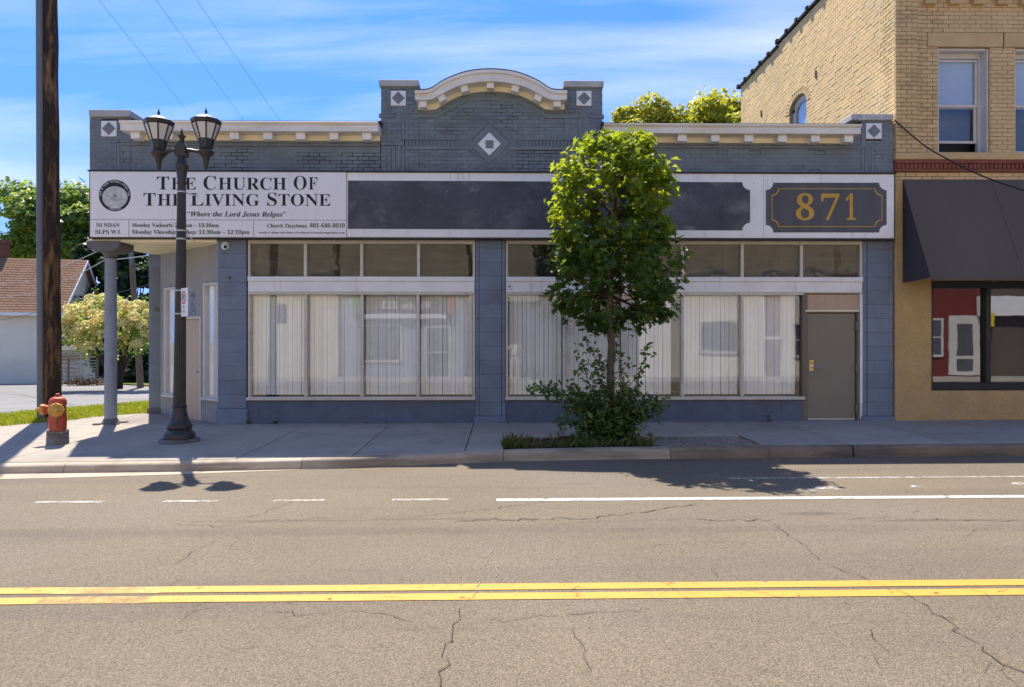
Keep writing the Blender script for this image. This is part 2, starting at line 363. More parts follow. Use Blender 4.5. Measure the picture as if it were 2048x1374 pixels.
m_wwin = M('white_window_paint', (0.62, 0.58, 0.53), 0.5, 0.08, 3, 0.03, 40, 0.05, 30, 0.35)
m_bblind = M('pale_blue_shade', (0.42, 0.50, 0.60), 0.8, 0.05, 2, 0.02, 40)
m_bronze = M('lamp_bronze_paint', (0.036, 0.030, 0.027), 0.42, 0.2, 5, 0.08, 60, 0.12, 50, 0.5, stains=[((0.085, 0.07, 0.055), 3, 0.6, 0.8, None)])
m_lampblk = M('lantern_black', (0.010, 0.011, 0.017), 0.35, 0.15, 6, 0.05, 60, 0.05, 50, 0.5)
m_lroof = M('lantern_roof', (0.22, 0.24, 0.28), 0.3, 0.1, 6, 0.05, 60, 0, 50, 0.6)
m_frost = M('frosted_pane', (0.62, 0.58, 0.52), 0.35, 0.06, 4, 0, 60, 0, 30, 0.5)
m_red = M('hydrant_red', (0.56, 0.080, 0.030), 0.55, 0.2, 9, 0.15, 60, 0.3, 50, 0.4, stains=[((0.50, 0.16, 0.055), 7, 0.52, 0.74, None), ((0.13, 0.04, 0.03), 14, 0.62, 0.8, None)])
m_yel = M('hydrant_yellow', (0.62, 0.34, 0.06), 0.5, 0.2, 9, 0.12, 60, 0.3, 50, 0.4, stains=[((0.50, 0.17, 0.045), 9, 0.55, 0.74, None)])
m_iron = M('weathered_iron', (0.20, 0.19, 0.175), 0.7, 0.25, 9, 0.15, 60, 0.3, 50, 0.4, stains=[((0.20, 0.11, 0.05), 8, 0.55, 0.75, None)])
m_pole = M('creosoted_pole_wood', (0.045, 0.030, 0.023), 0.85, 0.35, 1.8, 0.2, 40, 0.8, 22, 0.2, stretch=(6, 6, 0.7),
           stains=[((0.22, 0.12, 0.055), 1.7, 0.49, 0.66, (5, 5, 0.8)), ((0.32, 0.22, 0.14), 4.0, 0.62, 0.72, (6, 6, 0.9))])
m_pole2 = M('weathered_pole_wood', (0.20, 0.145, 0.10), 0.85, 0.25, 3, 0.15, 30, 0.5, 18, 0.2, stretch=(6, 6, 0.5))
m_cond = M('grey_conduit', (0.15, 0.16, 0.17), 0.5, 0.1, 2, 0.05, 40, 0.05, 40, 0.4, stretch=(4, 4, 0.3))
m_bark = M('maple_bark', (0.14, 0.115, 0.085), 0.9, 0.3, 14, 0.2, 60, 0.8, 40, 0.2, stains=[((0.30, 0.27, 0.20), 6, 0.55, 0.75, None)])
m_barkd = M('dark_bark', (0.07, 0.05, 0.038), 0.9, 0.3, 6, 0.15, 30, 0.6, 20, 0.2)
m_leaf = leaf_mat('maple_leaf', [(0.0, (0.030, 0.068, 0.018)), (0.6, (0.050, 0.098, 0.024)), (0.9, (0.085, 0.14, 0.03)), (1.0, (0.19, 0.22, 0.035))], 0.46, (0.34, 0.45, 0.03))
m_leaf_sun = leaf_mat('sunlit_maple_leaf', [(0.0, (0.05, 0.095, 0.016)), (0.5, (0.10, 0.16, 0.02)), (1.0, (0.26, 0.29, 0.03))], 0.58, (0.62, 0.72, 0.025))  # paler copy of maple_leaf: sunlight on the upper crown put into the colour
m_leaf2 = leaf_mat('sucker_leaf', [(0.0, (0.042, 0.085, 0.024)), (0.6, (0.08, 0.145, 0.036)), (1.0, (0.20, 0.27, 0.07))], 0.35, (0.26, 0.36, 0.04))
m_tree_l = leaf_mat('light_tree_leaf', [(0.0, (0.10, 0.165, 0.035)), (0.6, (0.175, 0.265, 0.05)), (1.0, (0.30, 0.39, 0.075))], 0.5, (0.52, 0.66, 0.09))
m_tree_d = leaf_mat('dark_tree_leaf', [(0.0, (0.020, 0.042, 0.014)), (0.7, (0.035, 0.068, 0.018)), (1.0, (0.06, 0.105, 0.025))], 0.25, (0.12, 0.2, 0.03))
m_tree_y = leaf_mat('yellow_green_leaf', [(0.0, (0.18, 0.22, 0.025)), (0.6, (0.32, 0.34, 0.035)), (1.0, (0.5, 0.47, 0.07))], 0.55, (0.85, 0.80, 0.06))
m_flower = leaf_mat('cream_blossom', [(0.0, (0.72, 0.58, 0.22)), (0.5, (0.86, 0.74, 0.34)), (1.0, (0.9, 0.84, 0.52))], 0.6, (0.97, 0.88, 0.48), 0.8, 0.1)
m_grass = leaf_mat('grass_blade', [(0.0, (0.13, 0.18, 0.015)), (0.6, (0.24, 0.28, 0.025)), (1.0, (0.40, 0.38, 0.07))], 0.45, (0.60, 0.62, 0.04), 0.6, 0.2)
m_weed = leaf_mat('weed_blade', [(0.0, (0.05, 0.085, 0.02)), (0.6, (0.085, 0.125, 0.03)), (1.0, (0.20, 0.16, 0.06))], 0.3, (0.2, 0.28, 0.05), 0.6, 0.2)
m_dry = leaf_mat('dry_leaf', [(0.0, (0.11, 0.065, 0.03)), (0.6, (0.20, 0.13, 0.07)), (1.0, (0.32, 0.24, 0.15))], 0.1, (0.3, 0.2, 0.1), 0.9, 0.1)
m_paint_w = paint_mat('white_road_paint', (0.60, 0.575, 0.53), 0.34, 0.46)
m_paint_d = paint_mat('worn_white_road_paint', (0.56, 0.53, 0.48), 0.36, 0.60)
m_paint_v = paint_mat('ghost_white_road_paint', (0.58, 0.56, 0.52), 0.44, 0.62, 4)
m_paint_y = paint_mat('yellow_road_paint', (0.66, 0.365, 0.075), 0.31, 0.38)
m_paint_yw = paint_mat('worn_yellow_road_paint', (0.72, 0.48, 0.15), 0.26, 0.66, 3)
m_wsiding = M('house_siding', (0.86, 0.77, 0.60), 0.6, 0.06, 0.8, 0.03, 20, 0, 30, 0.25)
m_roofing = M('brown_shingle', (0.235, 0.130, 0.080), 0.9, 0.2, 1.5, 0.2, 30, 0.4, 20, 0.15, rnd=0.2)
m_brickred = M('red_chimney_brick', (0.20, 0.085, 0.05), 0.9, 0.2, 6, 0.1, 30, rnd=0.15)
m_rust = M('rusty_pipe', (0.20, 0.135, 0.095), 0.8, 0.2, 8)
m_shutter = M('dark_blue_shutter', (0.030, 0.040, 0.06), 0.6)
m_wire = M('wire_dark', (0.03, 0.03, 0.033), 0.6, 0.1, 9, 0)
m_wirel = M('wire_grey', (0.34, 0.34, 0.33), 0.6, 0.1, 9, 0)
m_signred = M('sign_red', (0.42, 0.03, 0.03), 0.5, 0.1, 9, 0)
m_signgrey = M('sign_faded_grey', (0.12, 0.13, 0.15), 0.6, 0.2, 9, 0)
m_oppwhite = M('opposite_white_wall', (0.80, 0.74, 0.62), 0.7, 0.06, 1)
m_oppblue = M('opposite_blue_grey_wall', (0.30, 0.32, 0.38), 0.7, 0.06, 1)
m_oppred = M('opposite_red_wall', (0.17, 0.035, 0.03), 0.7, 0.1, 1, stretch=(5, 1, 0.3))
m_oppcream = M('opposite_cream_wall', (0.72, 0.63, 0.46), 0.7, 0.06, 1)
m_green = M('sign_green', (0.03, 0.24, 0.07), 0.5)
m_yellowsign = M('sign_yellow', (0.75, 0.55, 0.03), 0.5)
m_mauve = M('mauve_panel', (0.25, 0.15, 0.16), 0.7)
m_oppbrick = M('opposite_pale_brick', (0.74, 0.63, 0.46), 0.85, 0.2, 2)  # kept pale so the upper storeys opposite bounce warm light
m_opppane = M('opposite_window_glass', (0.10, 0.105, 0.115), 0.4)
m_oppdark = M('opposite_slate_wall', (0.13, 0.145, 0.17), 0.7, 0.06, 1)
# ------------------------------------------------------------------ builders
rng = random.Random(11)
def org_of(o):
    v = Vector((0, 0, 0))
    while o is not None:
        v += o.location; o = o.parent
    return v
def tag(o, label=None, cat=None, group=None, kind=None):
    if label: o['label'] = label
    if cat: o['category'] = cat
    if group: o['group'] = group
    if kind: o['kind'] = kind
    return o
def thing(name, label, cat, loc, group=None):
    o = bpy.data.objects.new(name, None); C.objects.link(o)
    o.empty_display_size = 0.2; o.location = loc
    return tag(o, label, cat, group)

class B:
    def __init__(s): s.v = []; s.f = []; s.m = []; s.xf = None
    def add(s, vs, fs, mi=0):
        n = len(s.v)
        if s.xf is not None: vs = [tuple(s.xf @ Vector(p)) for p in vs]
        s.v.extend(tuple(p) for p in vs)
        for f in fs: s.f.append(tuple(i + n for i in f)); s.m.append(mi)
        return s
    def box(s, x0, x1, y0, y1, z0, z1, mi=0):
        return s.add([(x0, y0, z0), (x1, y0, z0), (x1, y1, z0), (x0, y1, z0), (x0, y0, z1), (x1, y0, z1), (x1, y1, z1), (x0, y1, z1)],
                     [(0, 3, 2, 1), (4, 5, 6, 7), (0, 1, 5, 4), (1, 2, 6, 5), (2, 3, 7, 6), (3, 0, 4, 7)], mi)
    def prism(s, poly, axis, a, b, mi=0):
        """poly in the plane across axis: 'y' -> (x,z), 'z' -> (x,y), 'x' -> (y,z); extruded from a to b"""
        def p3(p, t):
            return {'y': (p[0], t, p[1]), 'z': (p[0], p[1], t), 'x': (t, p[0], p[1])}[axis]
        n = len(poly)
        vs = [p3(p, a) for p in poly] + [p3(p, b) for p in poly]
        fs = [tuple(range(n - 1, -1, -1)), tuple(range(n, 2 * n))] + [(i, (i + 1) % n, n + (i + 1) % n, n + i) for i in range(n)]
        return s.add(vs, fs, mi)
    def strip(s, top, bot, y0, y1, mi=0):
        """closed solid between two (x,z) polylines with the same count, between depths y0 and y1"""
        n = len(top); vs = []
        for y in (y0, y1):
            vs += [(p[0], y, p[1]) for p in top] + [(p[0], y, p[1]) for p in bot]
        fs = []
        for i in range(n - 1):
            fs += [(n + i, n + i + 1, i + 1, i), (2 * n + i, 2 * n + i + 1, 3 * n + i + 1, 3 * n + i),
                   (i, i + 1, 2 * n + i + 1, 2 * n + i), (n + i + 1, n + i, 3 * n + i, 3 * n + i + 1)]
        fs += [(n, 0, 2 * n, 3 * n), (n - 1, 2 * n - 1, 4 * n - 1, 3 * n - 1)]
        return s.add(vs, fs, mi)
    def lathe(s, prof, c, n=24, mi=0, ax='z', a0=0.0, sx=1.0):
        vs = []; fs = []
        for (r, h) in prof:
            for k in range(n):
                a = a0 + 2 * math.pi * k / n
                x, y = r * math.cos(a) * sx, r * math.sin(a)
                vs.append({'z': (c[0] + x, c[1] + y, c[2] + h), 'y': (c[0] + x, c[1] + h, c[2] + y), 'x': (c[0] + h, c[1] + x, c[2] + y)}[ax])
        m = len(prof)
        for j in range(m - 1):
            for k in range(n):
                k2 = (k + 1) % n
                fs.append((j * n + k, j * n + k2, (j + 1) * n + k2, (j + 1) * n + k))
        fs.append(tuple(range(n - 1, -1, -1))); fs.append(tuple(range((m - 1) * n, m * n)))
        return s.add(vs, fs, mi)
    def tube(s, pts, r, n=8, mi=0):
        pts = [Vector(p) for p in pts]
        rs = r if isinstance(r, (list, tuple)) else [r] * len(pts)
        vs = []; fs = []; ref = None
        for i, p in enumerate(pts):
            d = (pts[min(i + 1, len(pts) - 1)] - pts[max(i - 1, 0)]).normalized()
            if ref is None: ref = Vector((0, 0, 1)) if abs(d.z) < 0.9 else Vector((1, 0, 0))
            a = d.cross(ref).normalized(); b = d.cross(a).normalized(); ref = -b.cross(d).cross(d) if False else ref
            for k in range(n):
                t = 2 * math.pi * k / n
                vs.append(tuple(p + a * (rs[i] * math.cos(t)) + b * (rs[i] * math.sin(t))))
        for i in range(len(pts) - 1):
            for k in range(n):
                k2 = (k + 1) % n
                fs.append((i * n + k, i * n + k2, (i + 1) * n + k2, (i + 1) * n + k))
        fs.append(tuple(range(n - 1, -1, -1))); fs.append(tuple(range((len(pts) - 1) * n, len(pts) * n)))
        return s.add(vs, fs, mi)
    def quad(s, a, b, c, d, mi=0): return s.add([a, b, c, d], [(0, 1, 2, 3)], mi)
    def mesh(s, name, mats, org, bevel=0, smooth=None, segs=1):
        me = bpy.data.meshes.new(name)
        o = Vector(org)
        me.from_pydata([(p[0] - o.x, p[1] - o.y, p[2] - o.z) for p in s.v], [], s.f)
        for m in mats: me.materials.append(m)
        if len(mats) > 1: me.polygons.foreach_set('material_index', s.m)
        bm = bmesh.new(); bm.from_mesh(me)
        bmesh.ops.recalc_face_normals(bm, faces=bm.faces)
        if bevel:
            ed = [e for e in bm.edges if len(e.link_faces) == 2 and e.calc_face_angle(0) > 0.5]
            bmesh.ops.bevel(bm, geom=ed, offset=bevel, segments=segs, affect='EDGES', clamp_overlap=True, profile=0.6)
        bm.to_mesh(me); bm.free()
        if smooth is not None:
            me.polygons.foreach_set('use_smooth', [True] * len(me.polygons))
            me.set_sharp_from_angle(angle=math.radians(smooth))
        me.update()
        return me
    def done(s, name, mats, parent=None, bevel=0, smooth=None, org=None, kind=None, segs=1, label=None):
        if not isinstance(mats, (list, tuple)): mats = [mats]
        og = org_of(parent) if parent is not None else Vector(org if org else (0, 0, 0))
        o = bpy.data.objects.new(name, s.mesh(name, mats, og, bevel, smooth, segs))
        C.objects.link(o)
        if parent is not None: o.parent = parent
        else: o.location = og
        if kind: o['kind'] = kind
        if label: o['label'] = label
        return o

def inst(name, mesh, parent, loc, rot=None, scale=None):
    o = bpy.data.objects.new(name, mesh); C.objects.link(o); o.parent = parent
    o.location = Vector(loc) - org_of(parent)
    if rot: o.rotation_euler = rot
    if scale: o.scale = scale
    return o

def serif(t, base=0x1D400):
    o = ''
    for c in t:
        if 'A' <= c <= 'Z': o += chr(base + ord(c) - 65)
        elif 'a' <= c <= 'z': o += chr(base + 26 + ord(c) - 97)
        elif c.isdigit() and c.isascii(): o += chr(0x1D7CE + int(c))
        else: o += c
    return o
def islands(b):
    p = list(range(len(b.v)))
    def f(i):
        while p[i] != i: p[i] = p[p[i]]; i = p[i]
        return i
    for q in b.f:
        for k in q[1:]: p[f(k)] = f(q[0])
    d = {}
    for q in b.f: d.setdefault(f(q[0]), []).append(q)
    o = []
    for fs in d.values():
        ids = sorted({i for q in fs for i in q}); m = {i: k for k, i in enumerate(ids)}
        c = B(); c.add([b.v[i] for i in ids], [tuple(m[i] for i in q) for q in fs]); o.append(c)
    return o
DG = None
def text_into(b, body, x0, x1, z0, h, y, thick=0.004, off=0.0, mi=0, width_fit=True, plain=False, italic=False, xf=None):
    """flat lettering facing -Y: cap height h, baseline z0, stretched between x0 and x1"""
    cu = bpy.data.curves.new('t', 'FONT')
    cu.body = body if plain else serif(body, 0x1D468 if italic else 0x1D400)
    cu.size = 1.0; cu.offset = off; cu.resolution_u = 4
    o = bpy.data.objects.new('t', cu); C.objects.link(o)
    bpy.context.view_layer.update()
    me = bpy.data.meshes.new_from_object(o.evaluated_get(bpy.context.evaluated_depsgraph_get()))
    vs = [v.co.copy() for v in me.vertices]
    fs = [tuple(p.vertices) for p in me.polygons]
    bpy.data.objects.remove(o); bpy.data.curves.remove(cu); bpy.data.meshes.remove(me)
    if not vs: return
    a = min(v.x for v in vs); c = max(v.x for v in vs)
    k = (x1 - x0) / (c - a)
    kz = h / 0.66
    top = [(x0 + (v.x - a) * k, y - thick, z0 + v.y * kz) for v in vs]
    if xf: top = [xf(p) for p in top]
    b.add(top, [f for f in fs], mi)

def foliage(name, P, Nrm, size, mats, parent=None, shape='quad', seed=1, org=None, kind=None, sizevar=0.35, mi=None):
    """many leaf blades as one mesh: P centres (n,3), Nrm blade normals (n,3)"""
    r = np.random.default_rng(seed); n = len(P)
    if shape == 'maple':
        o2 = np.array([(0, -.52), (.10, -.12), (.42, -.22), (.34, .02), (.52, .16), (.24, .20), (.20, .34), (0, .55), (-.20, .34), (-.24, .20), (-.52, .16), (-.34, .02), (-.42, -.22), (-.10, -.12)])
        faces = [(0, 1, 2, 3, 4, 5, 6, 7), (0, 7, 8, 9, 10, 11, 12, 13)]
        fold = np.abs(o2[:, 0]) * 0.35 - (o2[:, 1] ** 2) * 0.25
    elif shape == 'oval':
        o2 = np.array([(0, -.5), (.20, -.22), (.22, .10), (0, .5), (-.22, .10), (-.20, -.22)])
        faces = [(0, 1, 2, 3), (0, 3, 4, 5)]
        fold = np.abs(o2[:, 0]) * 0.5 - (o2[:, 1] ** 2) * 0.3
    else:
        o2 = np.array([(-.35, -.45), (.3, -.5), (.42, .4), (-.3, .5)])
        faces = [(0, 1, 2, 3)]
        fold = np.array([0.0, .12, 0, .12])
    k = len(o2)
    Nrm = Nrm / (np.linalg.norm(Nrm, axis=1, keepdims=True) + 1e-9)
    t = r.normal(size=(n, 3)); t -= (t * Nrm).sum(1, keepdims=True) * Nrm; t /= (np.linalg.norm(t, axis=1, keepdims=True) + 1e-9)
    b = np.cross(Nrm, t)
    s = (size * (1 + sizevar * r.uniform(-1, 1, n)))[:, None, None]
    V = P[:, None, :] + s * (o2[None, :, 0:1] * t[:, None, :] + o2[None, :, 1:2] * b[:, None, :] + fold[None, :, None] * Nrm[:, None, :])
    V = V.reshape(-1, 3)
    og = np.array(org_of(parent) if parent is not None else (org if org else (0, 0, 0)))
    V = V - og
    lens = [len(f) for f in faces]
    loops = np.concatenate([np.array(f) for f in faces])
    LI = (np.arange(n)[:, None] * k + loops[None, :]).reshape(-1)
    LT = np.tile(np.array(lens), n)
    LS = np.concatenate([[0], np.cumsum(LT)[:-1]])
    me = bpy.data.meshes.new(name)
    me.vertices.add(len(V)); me.vertices.foreach_set('co', V.astype(np.float32).reshape(-1))
    me.loops.add(len(LI)); me.loops.foreach_set('vertex_index', LI.astype(np.int32))
    me.polygons.add(len(LT)); me.polygons.foreach_set('loop_start', LS.astype(np.int32)); me.polygons.foreach_set('loop_total', LT.astype(np.int32))
    for m in mats: me.materials.append(m)
    if mi is not None: me.polygons.foreach_set('material_index', np.repeat(mi, len(faces)).astype(np.int32))
    me.update(calc_edges=True); me.validate()
    o = bpy.data.objects.new(name, me); C.objects.link(o)
    if parent is not None: o.parent = parent
    else: o.location = og
    if kind: o['kind'] = kind
    return o

# ------------------------------------------------------------------ ground, road, kerbs, pavement
def sheet(name, xs, ys, zf, mat, inside=None, kind='structure', parent=None):
    b = B(); idx = {}
    for i, x in enumerate(xs):
        for j, y in enumerate(ys):
            idx[i, j] = len(b.v); b.v.append((x, y, zf(x, y)))
    for i in range(len(xs) - 1):
        for j in range(len(ys) - 1):
            b.f.append((idx[i, j], idx[i + 1, j], idx[i + 1, j + 1], idx[i, j + 1])); b.m.append(0)
    return b.done(name, mat, parent, kind=kind if parent is None else None)
sheet('ground', [-900, -300, -100, 0, 100, 300, 900], [-300, -60, 0, 60, 300, 1500], lambda x, y: -1.75, m_ground)
xs = [-70, -50, -40, -30, -24, -20, -16, -13, -10, -8, -6, -4, -2, 0, 2, 4, 6, 8, 10, 12, 16, 20, 28, 40, 70]
ys = [-0.9 + i * 0.5 for i in range(24)]
road = sheet('road', xs, ys, road_z, m_road)
def street_z(x, y): return road_z(x, min(y, 10.4)) - 0.004 if y < 10.4 else road_z(x, 10.4) - 0.004 - 0.027 * max(0, y - 16) - 0.002 * (y - 10.4)
b = B()
SY = [9.0, 10.5, 12, 14, 16, 18, 20, 24, 28, 34, 40, 48, 60]
for i in range(len(SY) - 1):
    r0, r1 = [-12.1 + 0.36 * max(0, y - 15.4) for y in (SY[i], SY[i + 1])]
    for xa, xb in ((-70, -40), (-40, -25), (-25, None)):
        p = [(xa, SY[i]), (xb if xb else r0, SY[i]), (xb if xb else r1, SY[i + 1]), (xa, SY[i + 1])]
        b.add([(q[0], q[1], street_z(*q)) for q in p], [(0, 1, 2, 3)])
b.done('side_street', m_street, kind='structure')

# pavement: a base sheet and one slab object per bay
base = B()
kx = [-8.7, -7, -5.5, -3.9, -2.9, -2, -.9, 0, 1.2, 2.4, 4, 6, 8, 12, 20, 30, 40]
for i in range(len(kx) - 1):
    x0, x1 = kx[i], kx[i + 1]
    base.add([(x0, kerb_y(x0) + .17, walk_z(x0, 10) - .03), (x1, kerb_y(x1) + .17, walk_z(x1, 10) - .03), (x1, 15.8, walk_z(x1, 13.6) - .03), (x0, 15.8, walk_z(x0, 13.6) - .03)], [(0, 1, 2, 3)])
pav = base.done('pavement', m_joint, kind='structure')
def slab(poly, mat=m_conc, g=0.010, parent=pav, zf=walk_z, t=0.12, nm='slab'):
    cx = sum(p[0] for p in poly) / len(poly); cy = sum(p[1] for p in poly) / len(poly)
    q = []
    for (x, y) in poly:
        d = math.hypot(x - cx, y - cy); k = max(0, d - g * 1.4) / d
        q.append((cx + (x - cx) * k, cy + (y - cy) * k))
    n = len(q); dz = rng.uniform(-.003, .003)
    b = B()
    b.add([(x, y, zf(x, y) + dz) for x, y in q] + [(x, y, zf(x, y) - t) for x, y in q],
          [tuple(range(n)), tuple(range(2 * n - 1, n - 1, -1))] + [(i, n + i, n + (i + 1) % n, (i + 1) % n) for i in range(n)])
    return b.done(nm, mat, parent, bevel=0.006)
def kpts(x0, x1, d=0.185):
    return [(x, kerb_y(x) + d) for x in np.linspace(x0, x1, 4)]
JX = [-8.7, -6.93, -5.33, -3.72, -2.14, -0.55]
for a, c in zip(JX, JX[1:]):
    slab(kpts(a, c) + [(c, 13.62), (a, 13.62)])
BX0, BX1, BY0, BY1 = 0.02, 2.27, 10.62, 11.62      # planting bed
slab(kpts(-0.55, BX0 - .0) + [(BX0, 12.0), (-0.55, 12.0)])
slab([(BX0, BY1), (BX1, BY1), (BX1, 12.0), (BX0, 12.0)])
for a, c in ((-0.55, 1.05), (1.05, 2.6), (2.6, 3.78), (3.78, 5.38), (5.38, 7.0), (7.0, 8.65), (8.65, 10.1), (10.1, 11.7), (11.7, 13.3)):
    slab([(a, 12.0), (c, 12.0), (c, 13.62), (a, 13.62)])
PX0, PX1 = 2.33, 4.0                                # brick patch beside the bed
for a, c in ((PX1, 5.36), (5.36, 7.0), (7.0, 8.65), (8.65, 10.1), (10.1, 11.7), (11.7, 13.3)):
    slab(kpts(a, c) + [(c, 12.0), (a, 12.0)])
slab([(BX1, 11.72), (PX1, 11.72), (PX1, 12.0), (BX1, 12.0)])
slab([(-8.7, 13.62), (-7.84, 13.62), (-7.84, 15.5), (-8.7, 14.9)])
arc = [(-8.7, kerb_y(-8.7) + .19), (-9.6, 9.6), (-10.3, 9.85), (-10.9, 10.4), (-11.3, 11.2), (-11.45, 12.2), (-9.75, 13.25), (-8.7, 14.4)]
slab(arc[::1])
slab([(-7.84, 13.62), (-5.45, 13.62), (-7.48, 15.45), (-7.84, 15.45)], m_conc2)
# paving bricks of the patch, herringbone-ish rows
pb = B().box(-.094, .094, -.043, .043, -.05, 0).mesh('paving_brick', [m_paver], (0, 0, 0), 0.006)
yy = 10.70; row = 0
while yy < 11.66:
    x = PX0 + .11 + (0.1 if row % 2 else 0)
    while x < PX1 - .08:
        o = inst('paving_brick', pb, pav, (x, yy, walk_z(x, yy) + rng.uniform(-.006, .004)), (rng.uniform(-.02, .02), rng.uniform(-.02, .02), rng.uniform(-.02, .02)))
        x += 0.206
    yy += 0.1; row += 1

# kerbs, one object per length of stone
kerb = B()
for i in range(len(kx) - 1):
    x0, x1 = kx[i], kx[i + 1]
    kerb.add([(x0, kerb_y(x0) + .03, road_z(x0, 10.2) - .2), (x1, kerb_y(x1) + .03, road_z(x1, 10.2) - .2), (x1, kerb_y(x1) + .15, walk_z(x1, 10.4) - .05), (x0, kerb_y(x0) + .15, walk_z(x0, 10.4) - .05)], [(0, 1, 2, 3)])
kerb = kerb.done('kerb', m_joint, kind='structure')
def kerb_piece(x0, x1, mat, low0=0.0, low1=0.0, nx=8):
    prof = [(0.0, -.26), (0.006, -.13), (0.012, -.050), (0.026, -.018), (0.06, -.003), (0.12, 0.0), (0.178, 0.0), (0.178, -.26)]
    b = B(); xs = np.linspace(x0 + .004, x1 - .004, nx); n = len(prof)
    vs = []
    for i, x in enumerate(xs):
        lo = low0 + (low1 - low0) * i / (nx - 1)
        wob = rng.uniform(-.004, .004)
        for (d, z) in prof:
            zz = walk_z(x, kerb_y(x) + .15) + (z if z < -.2 else z * (1 - lo * 3) - (lo if d < .1 else lo * .3))
            vs.append((x, kerb_y(x) + d + (wob if d < .05 else 0), zz))
    fs = []
    for i in range(nx - 1):
        for k in range(n):
            k2 = (k + 1) % n
            fs.append((i * n + k, i * n + k2, (i + 1) * n + k2, (i + 1) * n + k))
    fs += [tuple(range(n)), tuple(range((nx) * n - 1, (nx - 1) * n - 1, -1))]
    b.add(vs, fs)
    return b.done('kerb_section', mat, kerb, smooth=50)
for (a, c, m, l0, l1) in ((-8.7, -5.9, m_kerb, .03, .005), (-5.9, -2.78, m_kerb, .005, 0), (-2.78, 0.02, m_kerb, 0, 0), (0.02, 2.53, m_kerb, 0, 0),
                          (2.53, 4.05, m_kerbd, 0, 0), (4.05, 5.33, m_kerbd, 0, 0), (5.35, 8.3, m_kerbd, 0, 0), (8.3, 11.4, m_kerbd, 0, 0), (11.4, 14.5, m_kerbd, 0, 0)):
    kerb_piece(a, c, m, l0, l1, 12)
kb = B()                                             # the rounded corner of the kerb
ca = [(-8.7, 9.4), (-9.7, 9.43), (-10.45, 9.7), (-11.08, 10.3), (-11.5, 11.15), (-11.65, 12.2), (-11.65, 14), (-11.3, 16.5), (-9.5, 21.5)]
for (p, q) in zip(ca, ca[1:]):
    d = Vector((q[0] - p[0], q[1] - p[1])).normalized(); nn = Vector((d.y, -d.x)) * -1
    nn = Vector((-d.y, d.x)) if (-d.y) > 0 or d.x > 0 and p[0] > -9 else nn
    nx_, ny_ = (d.y, -d.x) if (d.y > 0) else (-d.y, d.x)
    zt = walk_z(p[0], 10.2) - .04
    kb.add([(p[0], p[1], zt - .25), (q[0], q[1], zt - .25), (q[0], q[1], zt), (p[0], p[1], zt),
            (p[0] + nx_ * .18, p[1] + ny_ * .18, zt - .25), (q[0] + nx_ * .18, q[1] + ny_ * .18, zt - .25), (q[0] + nx_ * .18, q[1] + ny_ * .18, zt), (p[0] + nx_ * .18, p[1] + ny_ * .18, zt)],
           [(0, 1, 2, 3), (3, 2, 6, 7), (4, 7, 6, 5), (0, 3, 7, 4), (1, 5, 6, 2)])
kb.done('kerb_section', m_kerb, kerb)
b = B()                                              # concrete gutter pan, tapering out to the right
gx = np.linspace(-12, -1.9, 22)
for i in range(len(gx) - 1):
    q = []
    for x in (gx[i], gx[i + 1]):
        wd = 0.46 * min(1, max(0.02, (-1.9 - x) / 4.2)); yk = kerb_y(x) + .02
        q.append(((x, yk - wd), (x, yk)))
    pts = [q[0][0], q[1][0], q[1][1], q[0][1]]
    b.add([(x, y, road_z(x, y) + .004) for x, y in pts], [(0, 1, 2, 3)])
b.done('gutter', m_gutter, kind='structure')

# painted lines on the road
def line_strip(name, x0, x1, y, wd, mat, jit=0.0, dz=.004):
    b = B(); n = max(2, int((x1 - x0) / 0.5)); X = np.linspace(x0, x1, n)
    for i in range(n - 1):
        pts = [(X[i], y - wd / 2), (X[i + 1], y - wd / 2), (X[i + 1], y + wd / 2), (X[i], y + wd / 2)]
        b.add([(p, q, road_z(p, q) + dz) for p, q in pts], [(0, 1, 2, 3)])
    return b.done(name, mat, road)
def px_line(name, pa, pb, y, wd, mat): return line_strip(name, G(pa, y)[0], G(pb, y)[0], G((pa + pb) / 2, y)[1], wd, mat)
ye = G(1500, 997)[1]
line_strip('edge_line', G(993, 999)[0], 45, ye, 0.135, m_paint_w)
for a, c in ((80, 215), (330, 438), (547, 648), (783, 898)):
    line_strip('dashed_line', G(a, 1002)[0], G(c, 1002)[0], G(500, 1002)[1], 0.095, m_paint_d)
line_strip('bay_line', G(1450, 956)[0], 45, G(1750, 955.5)[1], 0.09, m_paint_d)
y1 = G(1024, 1174)[1]; y2 = G(1024, 1193)[1]
for yv in (y1, y2):
    xa = G(320, 1184)[0]
    line_strip('centre_line', xa, 45, yv, 0.118, m_paint_y)
    xb = G(110, 1184)[0]
    line_strip('centre_line', xb, xa, yv - .006, 0.125, m_paint_yw)
    line_strip('centre_line', -45, xb, yv + (.0 if yv == y1 else -.012), 0.118, m_paint_y)
b = B()                                              # what is left of a worn bicycle marking
for (pa, pb_, pya, pyb) in ((1608, 1700, 974, 980), (1800, 1860, 971, 976), (2000, 2090, 965, 970), (1520, 1570, 972, 975), (1560, 1660, 979, 983)):
    xa, ya = G(pa, pya); xb, yb = G(pb_, pyb)
    b.add([(x, y, road_z(x, y) + .004) for x, y in ((xa, yb), (xb, yb), (xb - .1, ya), (xa + .15, ya))], [(0, 1, 2, 3)])
b.done('worn_marking', m_paint_v, road)

